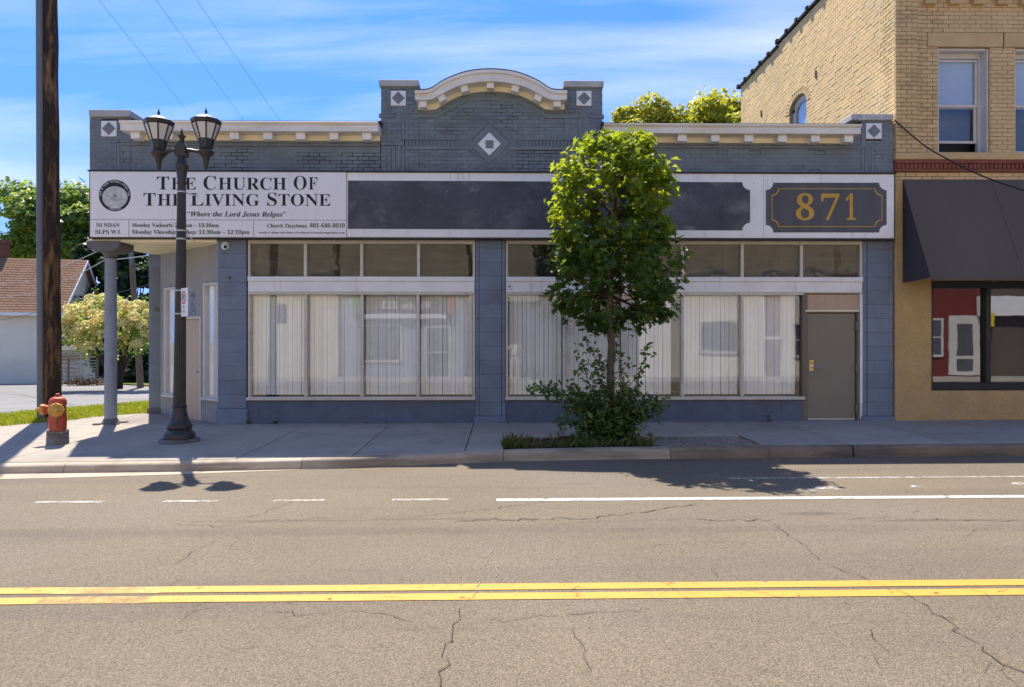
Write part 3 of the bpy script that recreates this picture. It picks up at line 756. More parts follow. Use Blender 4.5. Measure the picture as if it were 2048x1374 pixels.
# cracks in the asphalt, as ragged dark slits
def crack(pts, wd=0.014, mat=m_crack, seed=0, jag=0.055):
    r = random.Random(seed); W = [G(*p) for p in pts]; P = []
    for (p, q) in zip(W, W[1:]):
        n = max(2, int(math.hypot(q[0] - p[0], q[1] - p[1]) / 0.06))
        for i in range(n):
            t = i / n; P.append((p[0] + (q[0] - p[0]) * t + r.gauss(0, jag * .35), p[1] + (q[1] - p[1]) * t + r.gauss(0, jag * .45)))
    P.append(W[-1])
    b = B(); vs = []
    for i, p in enumerate(P):
        a = P[max(0, i - 1)]; c = P[min(len(P) - 1, i + 1)]
        d = Vector((c[0] - a[0], c[1] - a[1])); d = d.normalized() if d.length > 1e-6 else Vector((1, 0))
        wl = .5 * wd * r.uniform(.2, 1.35) * (0.25 if i in (0, len(P) - 1) else 1) / 2
        for s in (-1, 1):
            x, y = p[0] - d.y * wl * s, p[1] + d.x * wl * s
            vs.append((x, y, road_z(x, y) + .0075))
    b.add(vs, [(2 * i, 2 * i + 2, 2 * i + 3, 2 * i + 1) for i in range(len(P) - 1)])
    return b.done('crack', mat, road)
CR = [([(905, 1044), (960, 1040), (1060, 1039), (1190, 1037), (1260, 1028), (1330, 1017), (1400, 1005)], .030, m_crack),
      ([(700, 1034), (850, 1033), (960, 1020), (1100, 1003)], .015, m_crack),
      ([(340, 1049), (450, 1051), (560, 1040), (700, 1034)], .013, m_crack), ([(450, 1040), (520, 1030), (590, 1001)], .013, m_crack),
      ([(1372, 1038), (1450, 1042), (1545, 1039)], .030, m_crack), ([(1090, 1047), (1230, 1043), (1372, 1038)], .010, m_crack),
      ([(1545, 1045), (1590, 1080), (1630, 1112), (1640, 1122)], .013, m_crack), ([(1660, 1130), (1720, 1155), (1800, 1185)], .012, m_crack),
      ([(1800, 1187), (1850, 1212), (1900, 1248), (1960, 1295), (2030, 1340), (2080, 1370)], .016, m_crack),
      ([(980, 1095), (965, 1160), (945, 1195), (926, 1215)], .014, m_seal),
      ([(926, 1215), (912, 1245), (898, 1280), (880, 1330), (874, 1385)], .018, m_crack),
      ([(520, 1222), (620, 1230), (700, 1219), (780, 1232), (850, 1247)], .010, m_crack), ([(930, 1248), (1050, 1238), (1120, 1234), (1180, 1226), (1300, 1222)], .011, m_crack),
      ([(350, 1130), (400, 1095), (430, 1082)], .009, m_crack), ([(1260, 1098), (1400, 1086), (1580, 1084), (1700, 1078)], .008, m_crack),
      ([(1740, 1258), (1745, 1310), (1765, 1340)], .010, m_crack), ([(1150, 1255), (1165, 1300), (1180, 1345)], .008, m_crack),
      ([(1670, 1038), (1760, 1036), (1900, 1040), (2060, 1044)], .018, m_crack), ([(350, 1250), (400, 1220), (440, 1216)], .010, m_crack),
      ([(560, 1262), (640, 1256)], .008, m_crack), ([(1230, 1140), (1330, 1170), (1390, 1205)], .008, m_crack), ([(1880, 1265), (1990, 1252)], .008, m_crack)]
for i, (p, wd, mt) in enumerate(CR): crack(p, wd, mt, i)
hr = random.Random(77)
for k in range(46):                                  # hairline cracks branching off
    px = hr.uniform(250, 2040); py = hr.choice([hr.uniform(1030, 1120), hr.uniform(1150, 1215), hr.uniform(1150, 1215), hr.uniform(1215, 1360)])
    a = hr.choice([hr.uniform(-.25, .25), hr.uniform(-.25, .25), hr.uniform(.5, 1.2), hr.uniform(-1.2, -.5)]); ln = hr.uniform(25, 110)
    crack([(px, py), (px + ln * math.cos(a) * .5, py + ln * math.sin(a) * .22), (px + ln * math.cos(a), py + ln * math.sin(a) * .5)], hr.uniform(.005, .009), hr.choice([m_crack, m_crack, m_seal]), 100 + k, .07)

# grass verge beside the side street, planting bed
VP = [(-11.45, 12.3), (-9.55, 13.32), (-8.7, 14.5), (-7.85, 15.6), (-7.4, 17.0), (-7.0, 20.0), (-10.0, 19.6), (-11.3, 16.6), (-11.45, 14.2)]
def verge_z(x, y): return walk_z(x, 13.6) - .01 - 0.02 * max(0, y - 15.5) - .015 * max(0, -9 - x)
b = B(); b.add([(x, y, verge_z(x, y)) for x, y in VP] + [(x, y, -1.2) for x, y in VP], [tuple(range(len(VP)))] + [(i, len(VP) + i, len(VP) + (i + 1) % len(VP), (i + 1) % len(VP)) for i in range(len(VP))])
b.done('verge', m_lawn, kind='structure')
def in_poly(x, y, P):
    c = False; n = len(P)
    for i in range(n):
        (x0, y0), (x1, y1) = P[i], P[(i + 1) % n]
        if (y0 > y) != (y1 > y) and x < (x1 - x0) * (y - y0) / (y1 - y0) + x0: c = not c
    return c
def blades(name, pts, hmin, hmax, wd, mats, seed=3, bend=0.5, label=None, cat='grass'):
    r = random.Random(seed); b = B()
    for (x, y, z) in pts:
        h = r.uniform(hmin, hmax); a = r.uniform(0, 6.28); k = wd * r.uniform(.6, 1.3); lx, ly = r.gauss(0, bend * h), r.gauss(0, bend * h)
        cx, cy = math.cos(a) * k, math.sin(a) * k
        b.add([(x - cx, y - cy, z - .01), (x + cx, y + cy, z - .01), (x + cx * .6 + lx * .4, y + cy * .6 + ly * .4, z + h * .6), (x + lx, y + ly, z + h)], [(0, 1, 2), (0, 2, 3)])
    me = bpy.data.meshes.new(name); me.from_pydata(b.v, [], b.f)
    for m in mats: me.materials.append(m)
    o = bpy.data.objects.new(name, me); C.objects.link(o); o['kind'] = 'stuff'
    if label: tag(o, label, cat)
    return o
gp = []; r = random.Random(5)
while len(gp) < 15000:
    x, y = r.uniform(-11.5, -7), r.uniform(12.3, 20)
    if in_poly(x, y, VP): gp.append((x, y, verge_z(x, y)))
blades('grass', gp, .03, .10, .006, [m_grass], label='sunlit green grass growing on the verge behind the hydrant')
b = B()
nx, ny = 24, 10
for i in range(nx):
    for j in range(ny):
        q = []
        for (ii, jj) in ((i, j), (i + 1, j), (i + 1, j + 1), (i, j + 1)):
            x = BX0 + .01 + (BX1 - BX0 - .02) * ii / nx; y = BY0 + .06 + (BY1 - BY0 - .07) * jj / ny
            q.append((x, y, walk_z(x, y) - .03 + .035 * math.sin(x * 9 + y * 5) * math.sin(y * 11 + x * 3) + .03 * math.sin(math.pi * ii / nx)))
        b.add(q, [(0, 1, 2, 3)])
b.done('planting_bed', m_soil, kind='structure')
wp = []; r = random.Random(8)
for k in range(900):
    x = r.choice([r.uniform(BX0, BX1), r.gauss(BX0 + .15, .13), r.gauss(BX0 + .15, .13), r.gauss(1.25, .2), r.gauss(1.75, .12), r.gauss(2.15, .10)]); y = r.choice([r.gauss(BY0 + .12, .05), r.uniform(BY0 + .05, BY1)])
    if BX0 - .03 < x < BX1 + .05 and BY0 - .02 < y < BY1: wp.append((x, y, walk_z(x, y) - .02))
blades('weeds', wp, .04, .17, .007, [m_weed], 4, .45, 'straggly green weeds in the kerbside tree bed', 'weeds')
n = 1300; r_ = np.random.default_rng(4)
P = np.stack([r_.uniform(BX0 + .05, BX1 - .05, n), r_.uniform(BY0 + .1, BY1 - .05, n), np.full(n, -.035)], 1); P[:, 2] += r_.uniform(0, .03, n)
tag(foliage('leaf_litter', P, r_.normal(size=(n, 3)) * .5 + np.array([0, 0, 1.0]), .045, [m_dry], None, 'oval', 6, kind='stuff'), 'brown leaf litter over the soil of the tree bed', 'leaf litter')
# litter caught at the kerb
lx, ly = G(970, 924)
P = np.stack([r_.normal(lx, .16, 90), np.full(90, ly) + r_.uniform(0, .1, 90), np.full(90, road_z(lx, ly) + .03) + r_.uniform(0, .06, 90)], 1)
tag(foliage('dry_leaves', P, r_.normal(size=(90, 3)), .06, [m_dry], None, 'oval', 9, kind='stuff'), 'dry leaves blown into a heap against the kerb', 'dry leaves')
# ------------------------------------------------------------------ grey painted shop building
F = 13.6
def X(px, Y=F): return PX(px, Y)
def poly_px(pts, Y): return [(PX(p[0], Y), PZ(p[0], p[1], Y)) for p in pts]
shop = thing('storefront_building', 'single storey slate grey painted brick shopfront with an arched parapet', 'building', (0, F, 0))
XL, XR = X(180), X(1786.5)
XC0, XC1 = X(762), X(1205)
ZS = 4.72                                   # top of wall behind the sign
zfr0, zfr1 = ZC(283, F - .06), ZC(264, F - .06)
# solid walls: shell behind the brick skin
Ys = F + .035
b = B()
zl = ZC(252, F)
b.box(XL + .01, XC0, Ys, Ys + .3, 3.5, zl)
b.box(XC1, XR - .01, Ys, Ys + .3, 3.5, zl)
b.box(XL + .01, X(262), Ys - .004, Ys + .34, 3.5, ZC(236, F))
b.box(X(1722), XR - .01, Ys - .004, Ys + .34, 3.5, ZC(239, F))
ctop_px = [(838, 200), (858, 197), (883.5, 180), (907, 168), (931, 159), (955, 154), (983, 152), (1011, 154), (1035, 159), (1059, 168), (1082.5, 180), (1108, 197), (1128, 200)]
cp = [(XC0 + .01, 3.5), (XC0 + .01, ZC(173, F)), (X(838), ZC(173, F))] + poly_px(ctop_px, F) + [(X(1128), ZC(173, F)), (XC1 - .01, ZC(173, F)), (XC1 - .01, 3.5)]
b.prism(cp, 'y', Ys - .002, Ys + .34)
wall = b.done('parapet', m_joint, shop)
# building body behind
b = B()
b.box(-7.81, -7.51, 15.72, 26, -.6, 4.75)
b.box(7.05, XR - .02, F + .06, 26, -.6, 4.75)
b.box(-7.81, XR - .02, 26, 26.3, -.6, 4.75)
b.box(XL + .02, -7.55, F + .30, 15.72, 3.52, 4.75)
body = b.done('side_wall', m_slate, shop)
b = B(); b.box(-7.81, XR - .02, F + .34, 26, 4.55, 4.70); b.done('roof', m_flash, shop)
b = B(); b.box(-5.6, 7.05, F + .45, 25.9, -.3, -.02); b.done('interior_floor', m_roomfloor, shop)
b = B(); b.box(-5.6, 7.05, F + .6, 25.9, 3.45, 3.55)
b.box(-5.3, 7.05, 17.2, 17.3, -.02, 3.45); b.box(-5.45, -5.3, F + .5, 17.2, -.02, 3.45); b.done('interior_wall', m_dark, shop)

# painted bricks
BW, BH = 0.213, 0.0735
def stepf(x, z):
    """is the mortar raked out here? patches as on the photographed parapet"""
    px = 1024 + x / F * FPX - TH * FPX; py = 680 - (z - CZ) / F * FPX
    for (a, c, d, e) in ((600, 762, 305, 345), (985, 1037, 203, 262), (1035, 1135, 296, 345), (415, 500, 296, 344), (1000, 1030, 232, 285)):
        if a < px < c and d < py < e: return rng.random() < .72
    return rng.random() < .05
bands = []                                  # raised flat bands: (x0,x1,z0,z1)
def bpx(a, c, t, u): bands.append((X(a), X(c), ZC(u, F), ZC(t, F)))
zt = lambda y: ZC(y, F)
bpx(804, 944, 292.7, 299.9); bpx(1016, 1158, 292.7, 299.9)
bpx(803, 809.5, 228.6, 281); bpx(803, 809.5, 300, 346); bpx(784, 791, 293, 346); bpx(765, 784, 293, 299)
bpx(1157, 1163.5, 236.6, 281); bpx(1157.5, 1163.5, 300, 346); bpx(1175, 1182, 293, 346); bpx(1182, 1203, 293, 299)
bpx(809.5, 876, 228.6, 236.4); bpx(1090, 1157, 228.6, 236.4)
bpx(758, 790, 228.5, 236.5); bpx(1180, 1208, 228.5, 236.5)
bpx(234, 240, 290, 346); bpx(1729, 1735, 292, 346); bpx(1742, 1748, 292, 346)
bpx(240, 760, 289, 294); bpx(1207, 1729, 290, 295)
DC = (979.2, 288.5)
def in_diamond(x, z, r):
    px = 1024 + (x / F) * FPX - TH * FPX; py = 680 - (z - CZ) / F * FPX
    return abs(px - DC[0]) + abs(py - DC[1]) < r
def arch_y(px):
    xs_ = [838, 869, 883.5, 907, 931, 955, 983, 1011, 1035, 1059, 1082.5, 1097, 1130]
    ys_ = [218.5, 218.5, 210, 197, 187.4, 183.5, 182, 183.5, 187.4, 197, 210, 218.5, 218.5]
    return float(np.interp(px, xs_, ys_))
tiles_px = [(217.5, 257, 15.5), (796.5, 196, 15), (1168, 196.5, 15), (1748, 262, 15.5)]
def cut(r, q, m=.005):
    """rectangle r = (x0,x1,z0,z1) less rectangle q grown by the joint m"""
    a, c, d, e = q[0] - m, q[1] + m, q[2] - m, q[3] + m
    x0, x1, z0, z1 = r
    if x1 <= a or x0 >= c or z1 <= d or z0 >= e: return [r]
    o = []
    if x0 < a: o.append((x0, a, z0, z1))
    if x1 > c: o.append((c, x1, z0, z1))
    xa, xc = max(x0, a), min(x1, c)
    if z0 < d: o.append((xa, xc, z0, d))
    if z1 > e: o.append((xa, xc, e, z1))
    return o
holes = []
def pieces(r):
    P = [r]
    for q in bands + holes:
        P = [k for p in P for k in cut(p, q)]
    return [p for p in P if p[1] - p[0] > .018 and p[3] - p[2] > .016 and not in_diamond((p[0] + p[1]) / 2, (p[2] + p[3]) / 2, 54)]
for (tx, ty, h) in tiles_px: holes.append((X(tx - h, F - .03), X(tx + h, F - .03), ZC(ty + h, F - .03), ZC(ty - h, F - .03)))
holes.append((X(809), X(1157), ZC(293, F), ZC(281, F)))
bricks = []                                 # (x, z, w, open, proud)
def field(x0, x1, z0, z1, proud=0.0, top=None, soldier=False):
    n = int(round((z1 - z0) / BH)); h = (z1 - z0) / n
    for j in range(n):
        x = x0 - (BW / 2 if j % 2 else 0)
        while x < x1 - .02:
            a, c = max(x, x0), min(x + BW, x1); x += BW
            if c - a < .02: continue
            zz0, zz1 = z0 + j * h, z0 + (j + 1) * h
            if top and zz1 > top((a + c) / 2): continue
            for p in pieces((a, c, zz0, zz1)):
                bricks.append(((p[0] + p[1]) / 2, (p[2] + p[3]) / 2, p[1] - p[0], p[3] - p[2], proud))
field(XL, X(262), ZS, ZC(237, F), .012)
field(X(262), XC0, ZS, ZC(262, F))
field(XC0, X(838), ZS, ZC(173, F), .012)
ctop = lambda x: ZC(arch_y(1024 + (x / F) * FPX - TH * FPX) - 6, F)
field(X(838), X(1128), ZS, ZC(150, F), 0, ctop)
field(X(1128), XC1, ZS, ZC(173, F), .012)
field(XC1, X(1722), ZS, ZC(262, F))
field(X(1722), XR, ZS, ZC(239, F), .012)
meshes = {}
def brick_mesh(wd, h, opn):
    key = (round(wd, 3), round(h, 3), opn)
    if key not in meshes:
        j = .006 if opn else .0016
        meshes[key] = B().box(-key[0] / 2 + j, key[0] / 2 - j, 0, .04, -h / 2 + j * .8, h / 2 - j * .8).mesh('brick', [m_slate_b], (0, 0, 0), .0035 if opn else .002)
    return meshes[key]
rows = [(x, z, wd, h, pr, stepf(x, z)) for (x, z, wd, h, pr) in bricks]
rows.sort(key=lambda q: (q[2] < .15 or q[3] < .06, not q[5], abs(q[0]) > 2.6))
rest = B()
for i, (x, z, wd, h, pr, op) in enumerate(rows):
    y = F - pr + rng.uniform(-.0025, .0025) + (.003 if op else 0)
    if i < 296: inst('brick', brick_mesh(wd, h, op), wall, (x, y, z), (rng.uniform(-.01, .01), rng.uniform(-.006, .006), 0))
    else:
        j = .006 if op else .0014
        rest.box(x - wd / 2 + j, x + wd / 2 - j, y, y + .04, z - h / 2 + j * .8, z + h / 2 - j * .8)
rest.done('brick', m_slate_b, wall, kind='stuff')
bb = B()
for (a, c, d, e) in bands: bb.box(a, c, F - .012 - rng.random() * .003, F + .03, d, e)
def dia(r, px=DC[0], py=DC[1]): return poly_px([(px - r, py), (px, py - r), (px + r, py), (px, py + r)], F)
for (ro, ri, y) in ((51, 45, F - .010), (40.5, 23, F - .006)):
    o_, i_ = dia(ro), dia(ri)
    for k in range(4):
        k2 = (k + 1) % 4
        g = .006
        bb.prism([o_[k], o_[k2], i_[k2], i_[k]], 'y', y, F + .03)
bb.prism(dia(47), 'y', F + .012, F + .03)
bb.prism(dia(66), 'y', F + .010, F + .0116)
sol = B()
x = 810
while x < 1157:
    if not (DC[0] - 40 < x < DC[0] + 38):
        sol.box(X(x) + .004, X(x + 7) - .004, F - .004, F + .03, zt(292.2), zt(281.5))
    x += 7.05
for (a, c, y0, y1) in ((791.5, 802.5, 300, 346), (1164, 1174.5, 300, 346), (1735.5, 1741.5, 296, 346)):
    y = y0
    while y < y1: sol.box(X(a) + .003, X(c) - .003, F + .001, F + .03, zt(y + 7), zt(y + .6)); y += 7.6
x = 1700
while x < 1785: sol.box(X(x) + .004, X(x + 5.5), F - .010, F + .03, zt(294.5), zt(284.5)); x += 6
sol.done('soldier_brick', m_slate_b, wall, kind='stuff')
ar = [(868, 231), (883.5, 223), (907, 209), (931, 199.5), (955, 195), (983, 193.5), (1011, 195), (1035, 199.5), (1059, 209), (1082.5, 223), (1098, 231)]
bb.strip(poly_px(ar, F), poly_px([(p[0], p[1] + 7) for p in ar], F), F - .014, F + .02)
bb.done('brick_band', m_slate, wall, bevel=.003)

# caps, tiles
def cap(a, c, t, u, y0=F - .07, dep=.42, mat=m_cap):
    return B().box(X(a, y0), X(c, y0), y0, F + dep, ZC(u, y0), ZC(t, y0)).done('parapet_cap', mat, shop, bevel=.012)
cap(177, 259.5, 222.5, 236, mat=m_cap); cap(757.5, 836.5, 160, 173); cap(1127.5, 1207.5, 160, 173); cap(1703.5, 1787, 224, 236.5)
for (tx, ty, h) in tiles_px:
    b = B(); y = F - .03
    b.prism(poly_px([(tx - h, ty - h), (tx + h, ty - h), (tx + h, ty + h), (tx - h, ty + h)], y), 'y', y, F + .02)
    t = b.done('ornamental_tile', m_tile, shop, bevel=.003)
    b = B(); q = h * .86
    b.prism(poly_px([(tx - q, ty), (tx, ty - q), (tx + q, ty), (tx, ty + q)], y), 'y', y - .006, y + .01)
    b.done('diamond', m_tilegrey, t)
b = B(); b.prism(dia(23.3, 978.8, 288.5), 'y', F - .028, F + .02); t = b.done('ornamental_tile', m_tile, shop, bevel=.003)
b = B(); b.prism(poly_px([(971, 280.6), (987, 280.6), (987, 296.6), (971, 296.6)], F - .03), 'y', F - .034, F - .02); b.done('square', m_tilegrey, t)

# straight cornices with blocks
def cornice(a, c, yoff, marks):
    yf = F - .33
    t0, t1, t2 = ZC(246 + yoff, yf), ZC(252 + yoff, yf), ZC(264 + yoff, yf)
    xa, xc = X(a, yf), X(c, yf)
    b = B()
    b.prism([(F + .03, t2), (yf, t2), (yf, t1), (yf - .03, t1 + .012), (yf - .055, t0 - .02), (yf - .055, t0), (F + .03, t0)], 'x', xa, xc)
    co_ = b.done('cornice', m_fascia, shop, bevel=.006)
    zb = ZC(283 + yoff, F - .05)
    B().box(xa + .10, xc - .02, F - .055, F + .03, zb, t2 + .002).done('frieze', m_cream, co_)
    B().box(xa - .02, xc + .02, yf - .04, F + .2, t0, t0 + .014).done('flashing', m_flash, co_)
    for m in marks:
        yb = F - .24
        z1 = t2 - .001; hgt = .125; w2 = .085
        cx = X(m, yb)
        B().box(cx - w2, cx + w2, yb, F - .05, z1 - hgt, z1).done('cornice_block', m_white, co_, bevel=.006)
cornice(240, 757, 0, [270, 336, 402.5, 468, 535, 601, 667.5, 733.5])
cornice(1207.5, 1722, 1, [1232, 1298.5, 1365, 1431, 1498, 1565, 1631.5, 1698])
# arched cornice
fx = [830, 859, 883.5, 907, 931, 955, 981, 1007, 1031, 1055, 1078.5, 1103, 1134]
ft = [183, 181, 166, 155, 147, 143, 141.5, 143, 147, 155, 166, 181, 183]
fb = [199, 199, 187.5, 175.5, 168, 164, 162.5, 164, 168, 175.5, 187.5, 199, 199]
bx = [836, 869, 883.5, 907, 931, 955, 981, 1007, 1031, 1055, 1078.5, 1094, 1129]
by = [218.5, 218.5, 210, 197, 187.4, 183.5, 182, 183.5, 187.4, 197, 210, 218.5, 218.5]
def smooth(xs_, ys_, n=6):
    o = []
    for i in range(len(xs_) - 1):
        for k in range(n):
            t = k / n
            p0 = (xs_[max(i - 1, 0)], ys_[max(i - 1, 0)]); p1 = (xs_[i], ys_[i]); p2 = (xs_[i + 1], ys_[i + 1]); p3 = (xs_[min(i + 2, len(xs_) - 1)], ys_[min(i + 2, len(xs_) - 1)])
            q = [0.5 * (2 * p1[d] + (p2[d] - p0[d]) * t + (2 * p0[d] - 5 * p1[d] + 4 * p2[d] - p3[d]) * t * t + (3 * p1[d] - p0[d] - 3 * p2[d] + p3[d]) * t ** 3) for d in (0, 1)]
            o.append(tuple(q))
    o.append((xs_[-1], ys_[-1])); return o
yf = F - .33
T_, Fb = smooth(fx, ft), smooth(fx, fb)
tp, fp = poly_px(T_, yf), poly_px(Fb, yf)
b = B(); b.strip(tp, fp, yf, F + .25); arc_c = b.done('arched_cornice', m_fascia, shop, smooth=35)
mid = [(p[0], p[1] - .05) for p in tp]
b = B(); b.strip([(p[0], p[1] + .012) for p in tp], mid, yf - .045, yf - .001); b.done('crown_moulding', m_fascia, arc_c, smooth=35)
b = B(); b.strip([(p[0], p[1] + .03) for p in tp], [(p[0], p[1] + .013) for p in tp], yf - .05, F + .3); b.done('flashing', m_flash, arc_c, smooth=35)
b = B(); b.strip([(p[0], p[1] + .02) for p in poly_px(smooth(bx, [y - 20 for y in by]), F - .06)], poly_px(smooth(bx, by), F - .06), F - .06, F + .02); b.done('frieze', m_cream, arc_c, smooth=35)
for (mx_, my_, rot) in ((846, 207.5, 0), (883.5, 195.5, .47), (929, 176.5, .30), (980.5, 169.5, 0), (1030.5, 176.5, -.30), (1076, 194.5, -.47), (1114.5, 206.5, 0)):
    yb = F - .25; b = B()
    b.xf = Matrix.Translation((X(mx_, yb), 0, PZ(mx_, my_, yb))) @ Matrix.Rotation(-rot, 4, 'Y')
    b.box(-.07, .07, yb, F - .055, -.06, .075); b.done('cornice_block', m_white, arc_c, bevel=.006)
for (vx, vy) in ((763, 249), (1204, 249)):
    B().lathe([(.03, -.1), (.035, -.03), (.028, .05)], (X(vx), F - .02, ZC(vy, F)), 10, 0, 'y').done('roof_drain', m_black, shop)

# piers of painted blocks
def pier(a, c, y_top, y_bot, plinth, edge=0):
    x0, x1 = X(a), X(c)
    zb = -.12
    p = B().box(x0 + .02, x1 - .02, F + .02, F + .40, zb, 3.6).done('pier', m_joint, shop)
    z = .30 if plinth else .02; xe0, xe1 = x0 + edge, x1 - (edge if edge else 0)
    if plinth: B().box(x0 - .03, x1 + .03, F - .05, F + .40, zb, ZC(plinth, F - .05)).done('plinth', m_blue, p, bevel=.02)
    z = ZC(plinth, F - .05) + .004 if plinth else -.1
    while z < 3.56:
        h = min(.272, 3.58 - z)
        B().box(xe0, xe1, F - rng.uniform(0, .006), F + .05, z + .001, z + h - .001).done('block', m_blue, p, bevel=.0035)
        if edge:
            for (s, t) in ((x0, xe0 - .006), (xe1 + .006, x1)):
                B().box(s, t, F + .008, F + .05, z + .002, z + h - .002).done('edge_block', m_blue, p, bevel=.005)
        z += h
    return p
pier(436, 492.5, 480, 848, 817, .0); pier(951, 1010.5, 480, 848, 833, .075); pier(1726, 1786.3, 480, 840, 834, .085)

# shop windows
zT1, zT0 = ZC(487.5, F), ZC(553, F)          # transom light
zB1, zB0 = ZC(589, F), ZC(793.5, F)          # display light
def blind(xa, xb, z0, z1, label, gap=(0, 0)):
    t = thing('vertical_blind', label, 'blind', ((xa + xb) / 2, F + .195, z1), 'vertical blinds hanging inside the shop windows')
    B().box(xa + .02, xb - .02, F + .17, F + .22, z1 - .05, z1 - .005).done('headrail', m_rail, t, bevel=.004)
    w_ = .0795; n = int(round((xb - xa - .03 - gap[0] - gap[1]) / .083)); step = (xb - xa - .03 - gap[0] - gap[1]) / n
    pts = [(-w_ / 2, .002), (-w_ / 4, -.0005), (0, -.0015), (w_ / 4, -.0005), (w_ / 2, .002)]
    sm = B().prism([(p[0], p[1]) for p in pts] + [(p[0], p[1] + .0015) for p in reversed(pts)], 'z', z0 + .03 - z1, -.05).mesh('slat', [m_blind], (0, 0, 0))
    for i in range(n):
        inst('slat', sm, t, (xa + .015 + gap[0] + step * (i + .5) + rng.uniform(-.002, .002), F + .195 + rng.uniform(-.004, .004), z1), (rng.gauss(0, .0012), rng.gauss(0, .001), math.radians(3) + rng.gauss(0, .02)))
    return t
def shopwin(a, c, t_m, d_m, tcols, endx):
    """t_m, d_m: pixel columns of the uprights of the transom and the display lights"""
    x0, x1 = X(a), X(c)
    b = B()
    b.box(x0, x1, F + .03, F + .17, zT1 + .0, 3.60)                         # head
    b.box(x0, x1, F + .04, F + .15, zB1 + .03, zT0 - .0)                    # band core
    b.box(x0, x0 + .045, F + .028, F + .16, zB0 - .05, zT1)
    b.box(x1 - .045, x1, F + .028, F + .16, zB0 - .05 if endx is None else zB1, zT1)
    win = b.done('shop_window', m_frame, shop, bevel=.004)
    xe = x1 if endx is None else X(endx)
    B().box(x0 + .012, x1 - .012, F + .010, F + .045, ZC(584, F), ZC(563, F)).done('spandrel_board', m_white, win, bevel=.004)
    B().box(x0 + .006, x1 - .006, F - .012, F + .045, ZC(563, F) + .002, ZC(553.5, F)).done('transom_sill', m_white, win, bevel=.006)
    B().box(x0 + .012, xe, F + .0, F + .045, ZC(589.5, F), ZC(584.5, F)).done('drip_mould', m_frame, win, bevel=.004)
    B().box(x0 - .01, xe + .01, F - .045, F + .19, ZC(800, F), ZC(794, F)).done('sill', m_frame, win, bevel=.008)
    for k, m in enumerate(t_m[1:-1]):
        B().box(X(m) - .03, X(m) + .03, F + .035, F + .14, zT0 + .001, zT1 - .001).done('mullion', m_frame, win, bevel=.004)
    for k, m in enumerate(d_m[1:-1]):
        B().box(X(m) - .028, X(m) + .028, F + .032, F + .15, zB0 + .002, zB1 + .028).done('mullion', m_frame, win, bevel=.004)
    for k in range(len(t_m) - 1):
        pa, pb_ = X(t_m[k]) + .025, X(t_m[k + 1]) - .025
        B().box(pa, pb_, F + .085, F + .091, zT0 - .005, zT1 + .005).done('transom_pane', m_glassT, win)
        B().box(pa, pb_, F + .16, F + .18, zT0 - .02, zT1 + .02).done('transom_board', tcols[k], win)
    for k in range(len(d_m) - 1):
        pa, pb_ = X(d_m[k]) + .022, X(d_m[k + 1]) - .022
        B().box(pa, pb_, F + .092, F + .098, zB0 - .005, zB1 + .03).done('display_pane', m_glass, win)
    return win
shopwin(494.5, 950, [495, 609.5, 722.5, 836.5, 949], [495, 610.5, 723, 835.5, 949], [m_trans] * 4, None)
shopwin(1011.5, 1726.5, [1012, 1130, 1248, 1366, 1486, 1605, 1724], [1012, 1129, 1247, 1366, 1486, 1605], [m_transd, m_transd] + [m_trans] * 4, 1608)
names = ['vertical blind in the shop window pane nearest the diagonal entrance', 'vertical blind second from the entrance in the four pane window',
         'vertical blind third from the entrance in the four pane window', 'vertical blind in the left window pane beside the centre pier',
         'vertical blind in the pane just right of the centre pier', 'vertical blind directly behind the trunk of the street tree',
         'vertical blind right of the tree trunk with a dark gap at its right edge', 'vertical blind second from the olive grey door', 'vertical blind in the pane beside the olive grey door']
dl = [495, 610.5, 723, 835.5, 949]
for k in range(4): blind(X(dl[k]) + .028, X(dl[k + 1]) - .028, zB0, zB1 + .02, names[k], (0, 0))
dr = [1012, 1129, 1247, 1366, 1486, 1605]
for k in range(5): blind(X(dr[k]) + .028, X(dr[k + 1]) - .028, zB0, zB1 + .02, names[4 + k], [(.02, .0), (.0, 0), (0, .14), (0, 0), (.0, .02)][k])
B().box(X(492.5), X(951), F + .02, F + .30, -.15, ZC(800, F) + .002).done('bulkhead', m_navy, shop)
B().box(X(1010.5), X(1606), F + .02, F + .30, -.15, ZC(800, F) + .002).done('bulkhead', m_navy, shop)
B().box(X(492.5), X(951), F - .01, F + .02, -.15, .06).done('bulkhead_kerb', m_navy, shop, bevel=.01)
B().box(X(1010.5), X(1606), F - .01, F + .02, -.15, .075).done('bulkhead_kerb', m_navy, shop, bevel=.01)

# right-hand door
b = B()
b.box(X(1606.5), X(1616.5), F + .03, F + .14, -.05, ZC(589, F)); b.box(X(1715.5), X(1721.5), F + .03, F + .14, -.05, ZC(625, F))
b.box(X(1616.5), X(1715.5), F + .035, F + .14, ZC(625.5, F), ZC(620, F))
dfr = b.done('door_frame', m_brown, shop, bevel=.004)
B().box(X(1608), X(1721), F + .06, F + .12, ZC(621, F), ZC(588, F)).done('over_door_panel', m_tanpanel, dfr)
B().box(X(1612), X(1719), F + .005, F + .05, ZC(622.8, F), ZC(619.5, F)).done('drip_cap', m_cream, dfr)
B().box(X(1721), X(1727), F + .015, F + .10, .35, ZC(588, F)).done('door_trim', m_white, dfr, bevel=.004)
B().box(X(1721.5), X(1726), F + .02, F + .10, -.03, .345).done('trim_patch', m_fascia, dfr, bevel=.006)
dz0 = .03
door = B().box(X(1617.5), X(1714), F + .075, F + .12, dz0, ZC(626, F)).done('door', m_grey_door, shop, bevel=.003)
b = B(); hx = X(1626); b.box(hx - .045, hx + .045, F + .066, F + .076, ZC(742.5, F), ZC(720.5, F)); b.done('lock_plate', m_brass, door, bevel=.004)
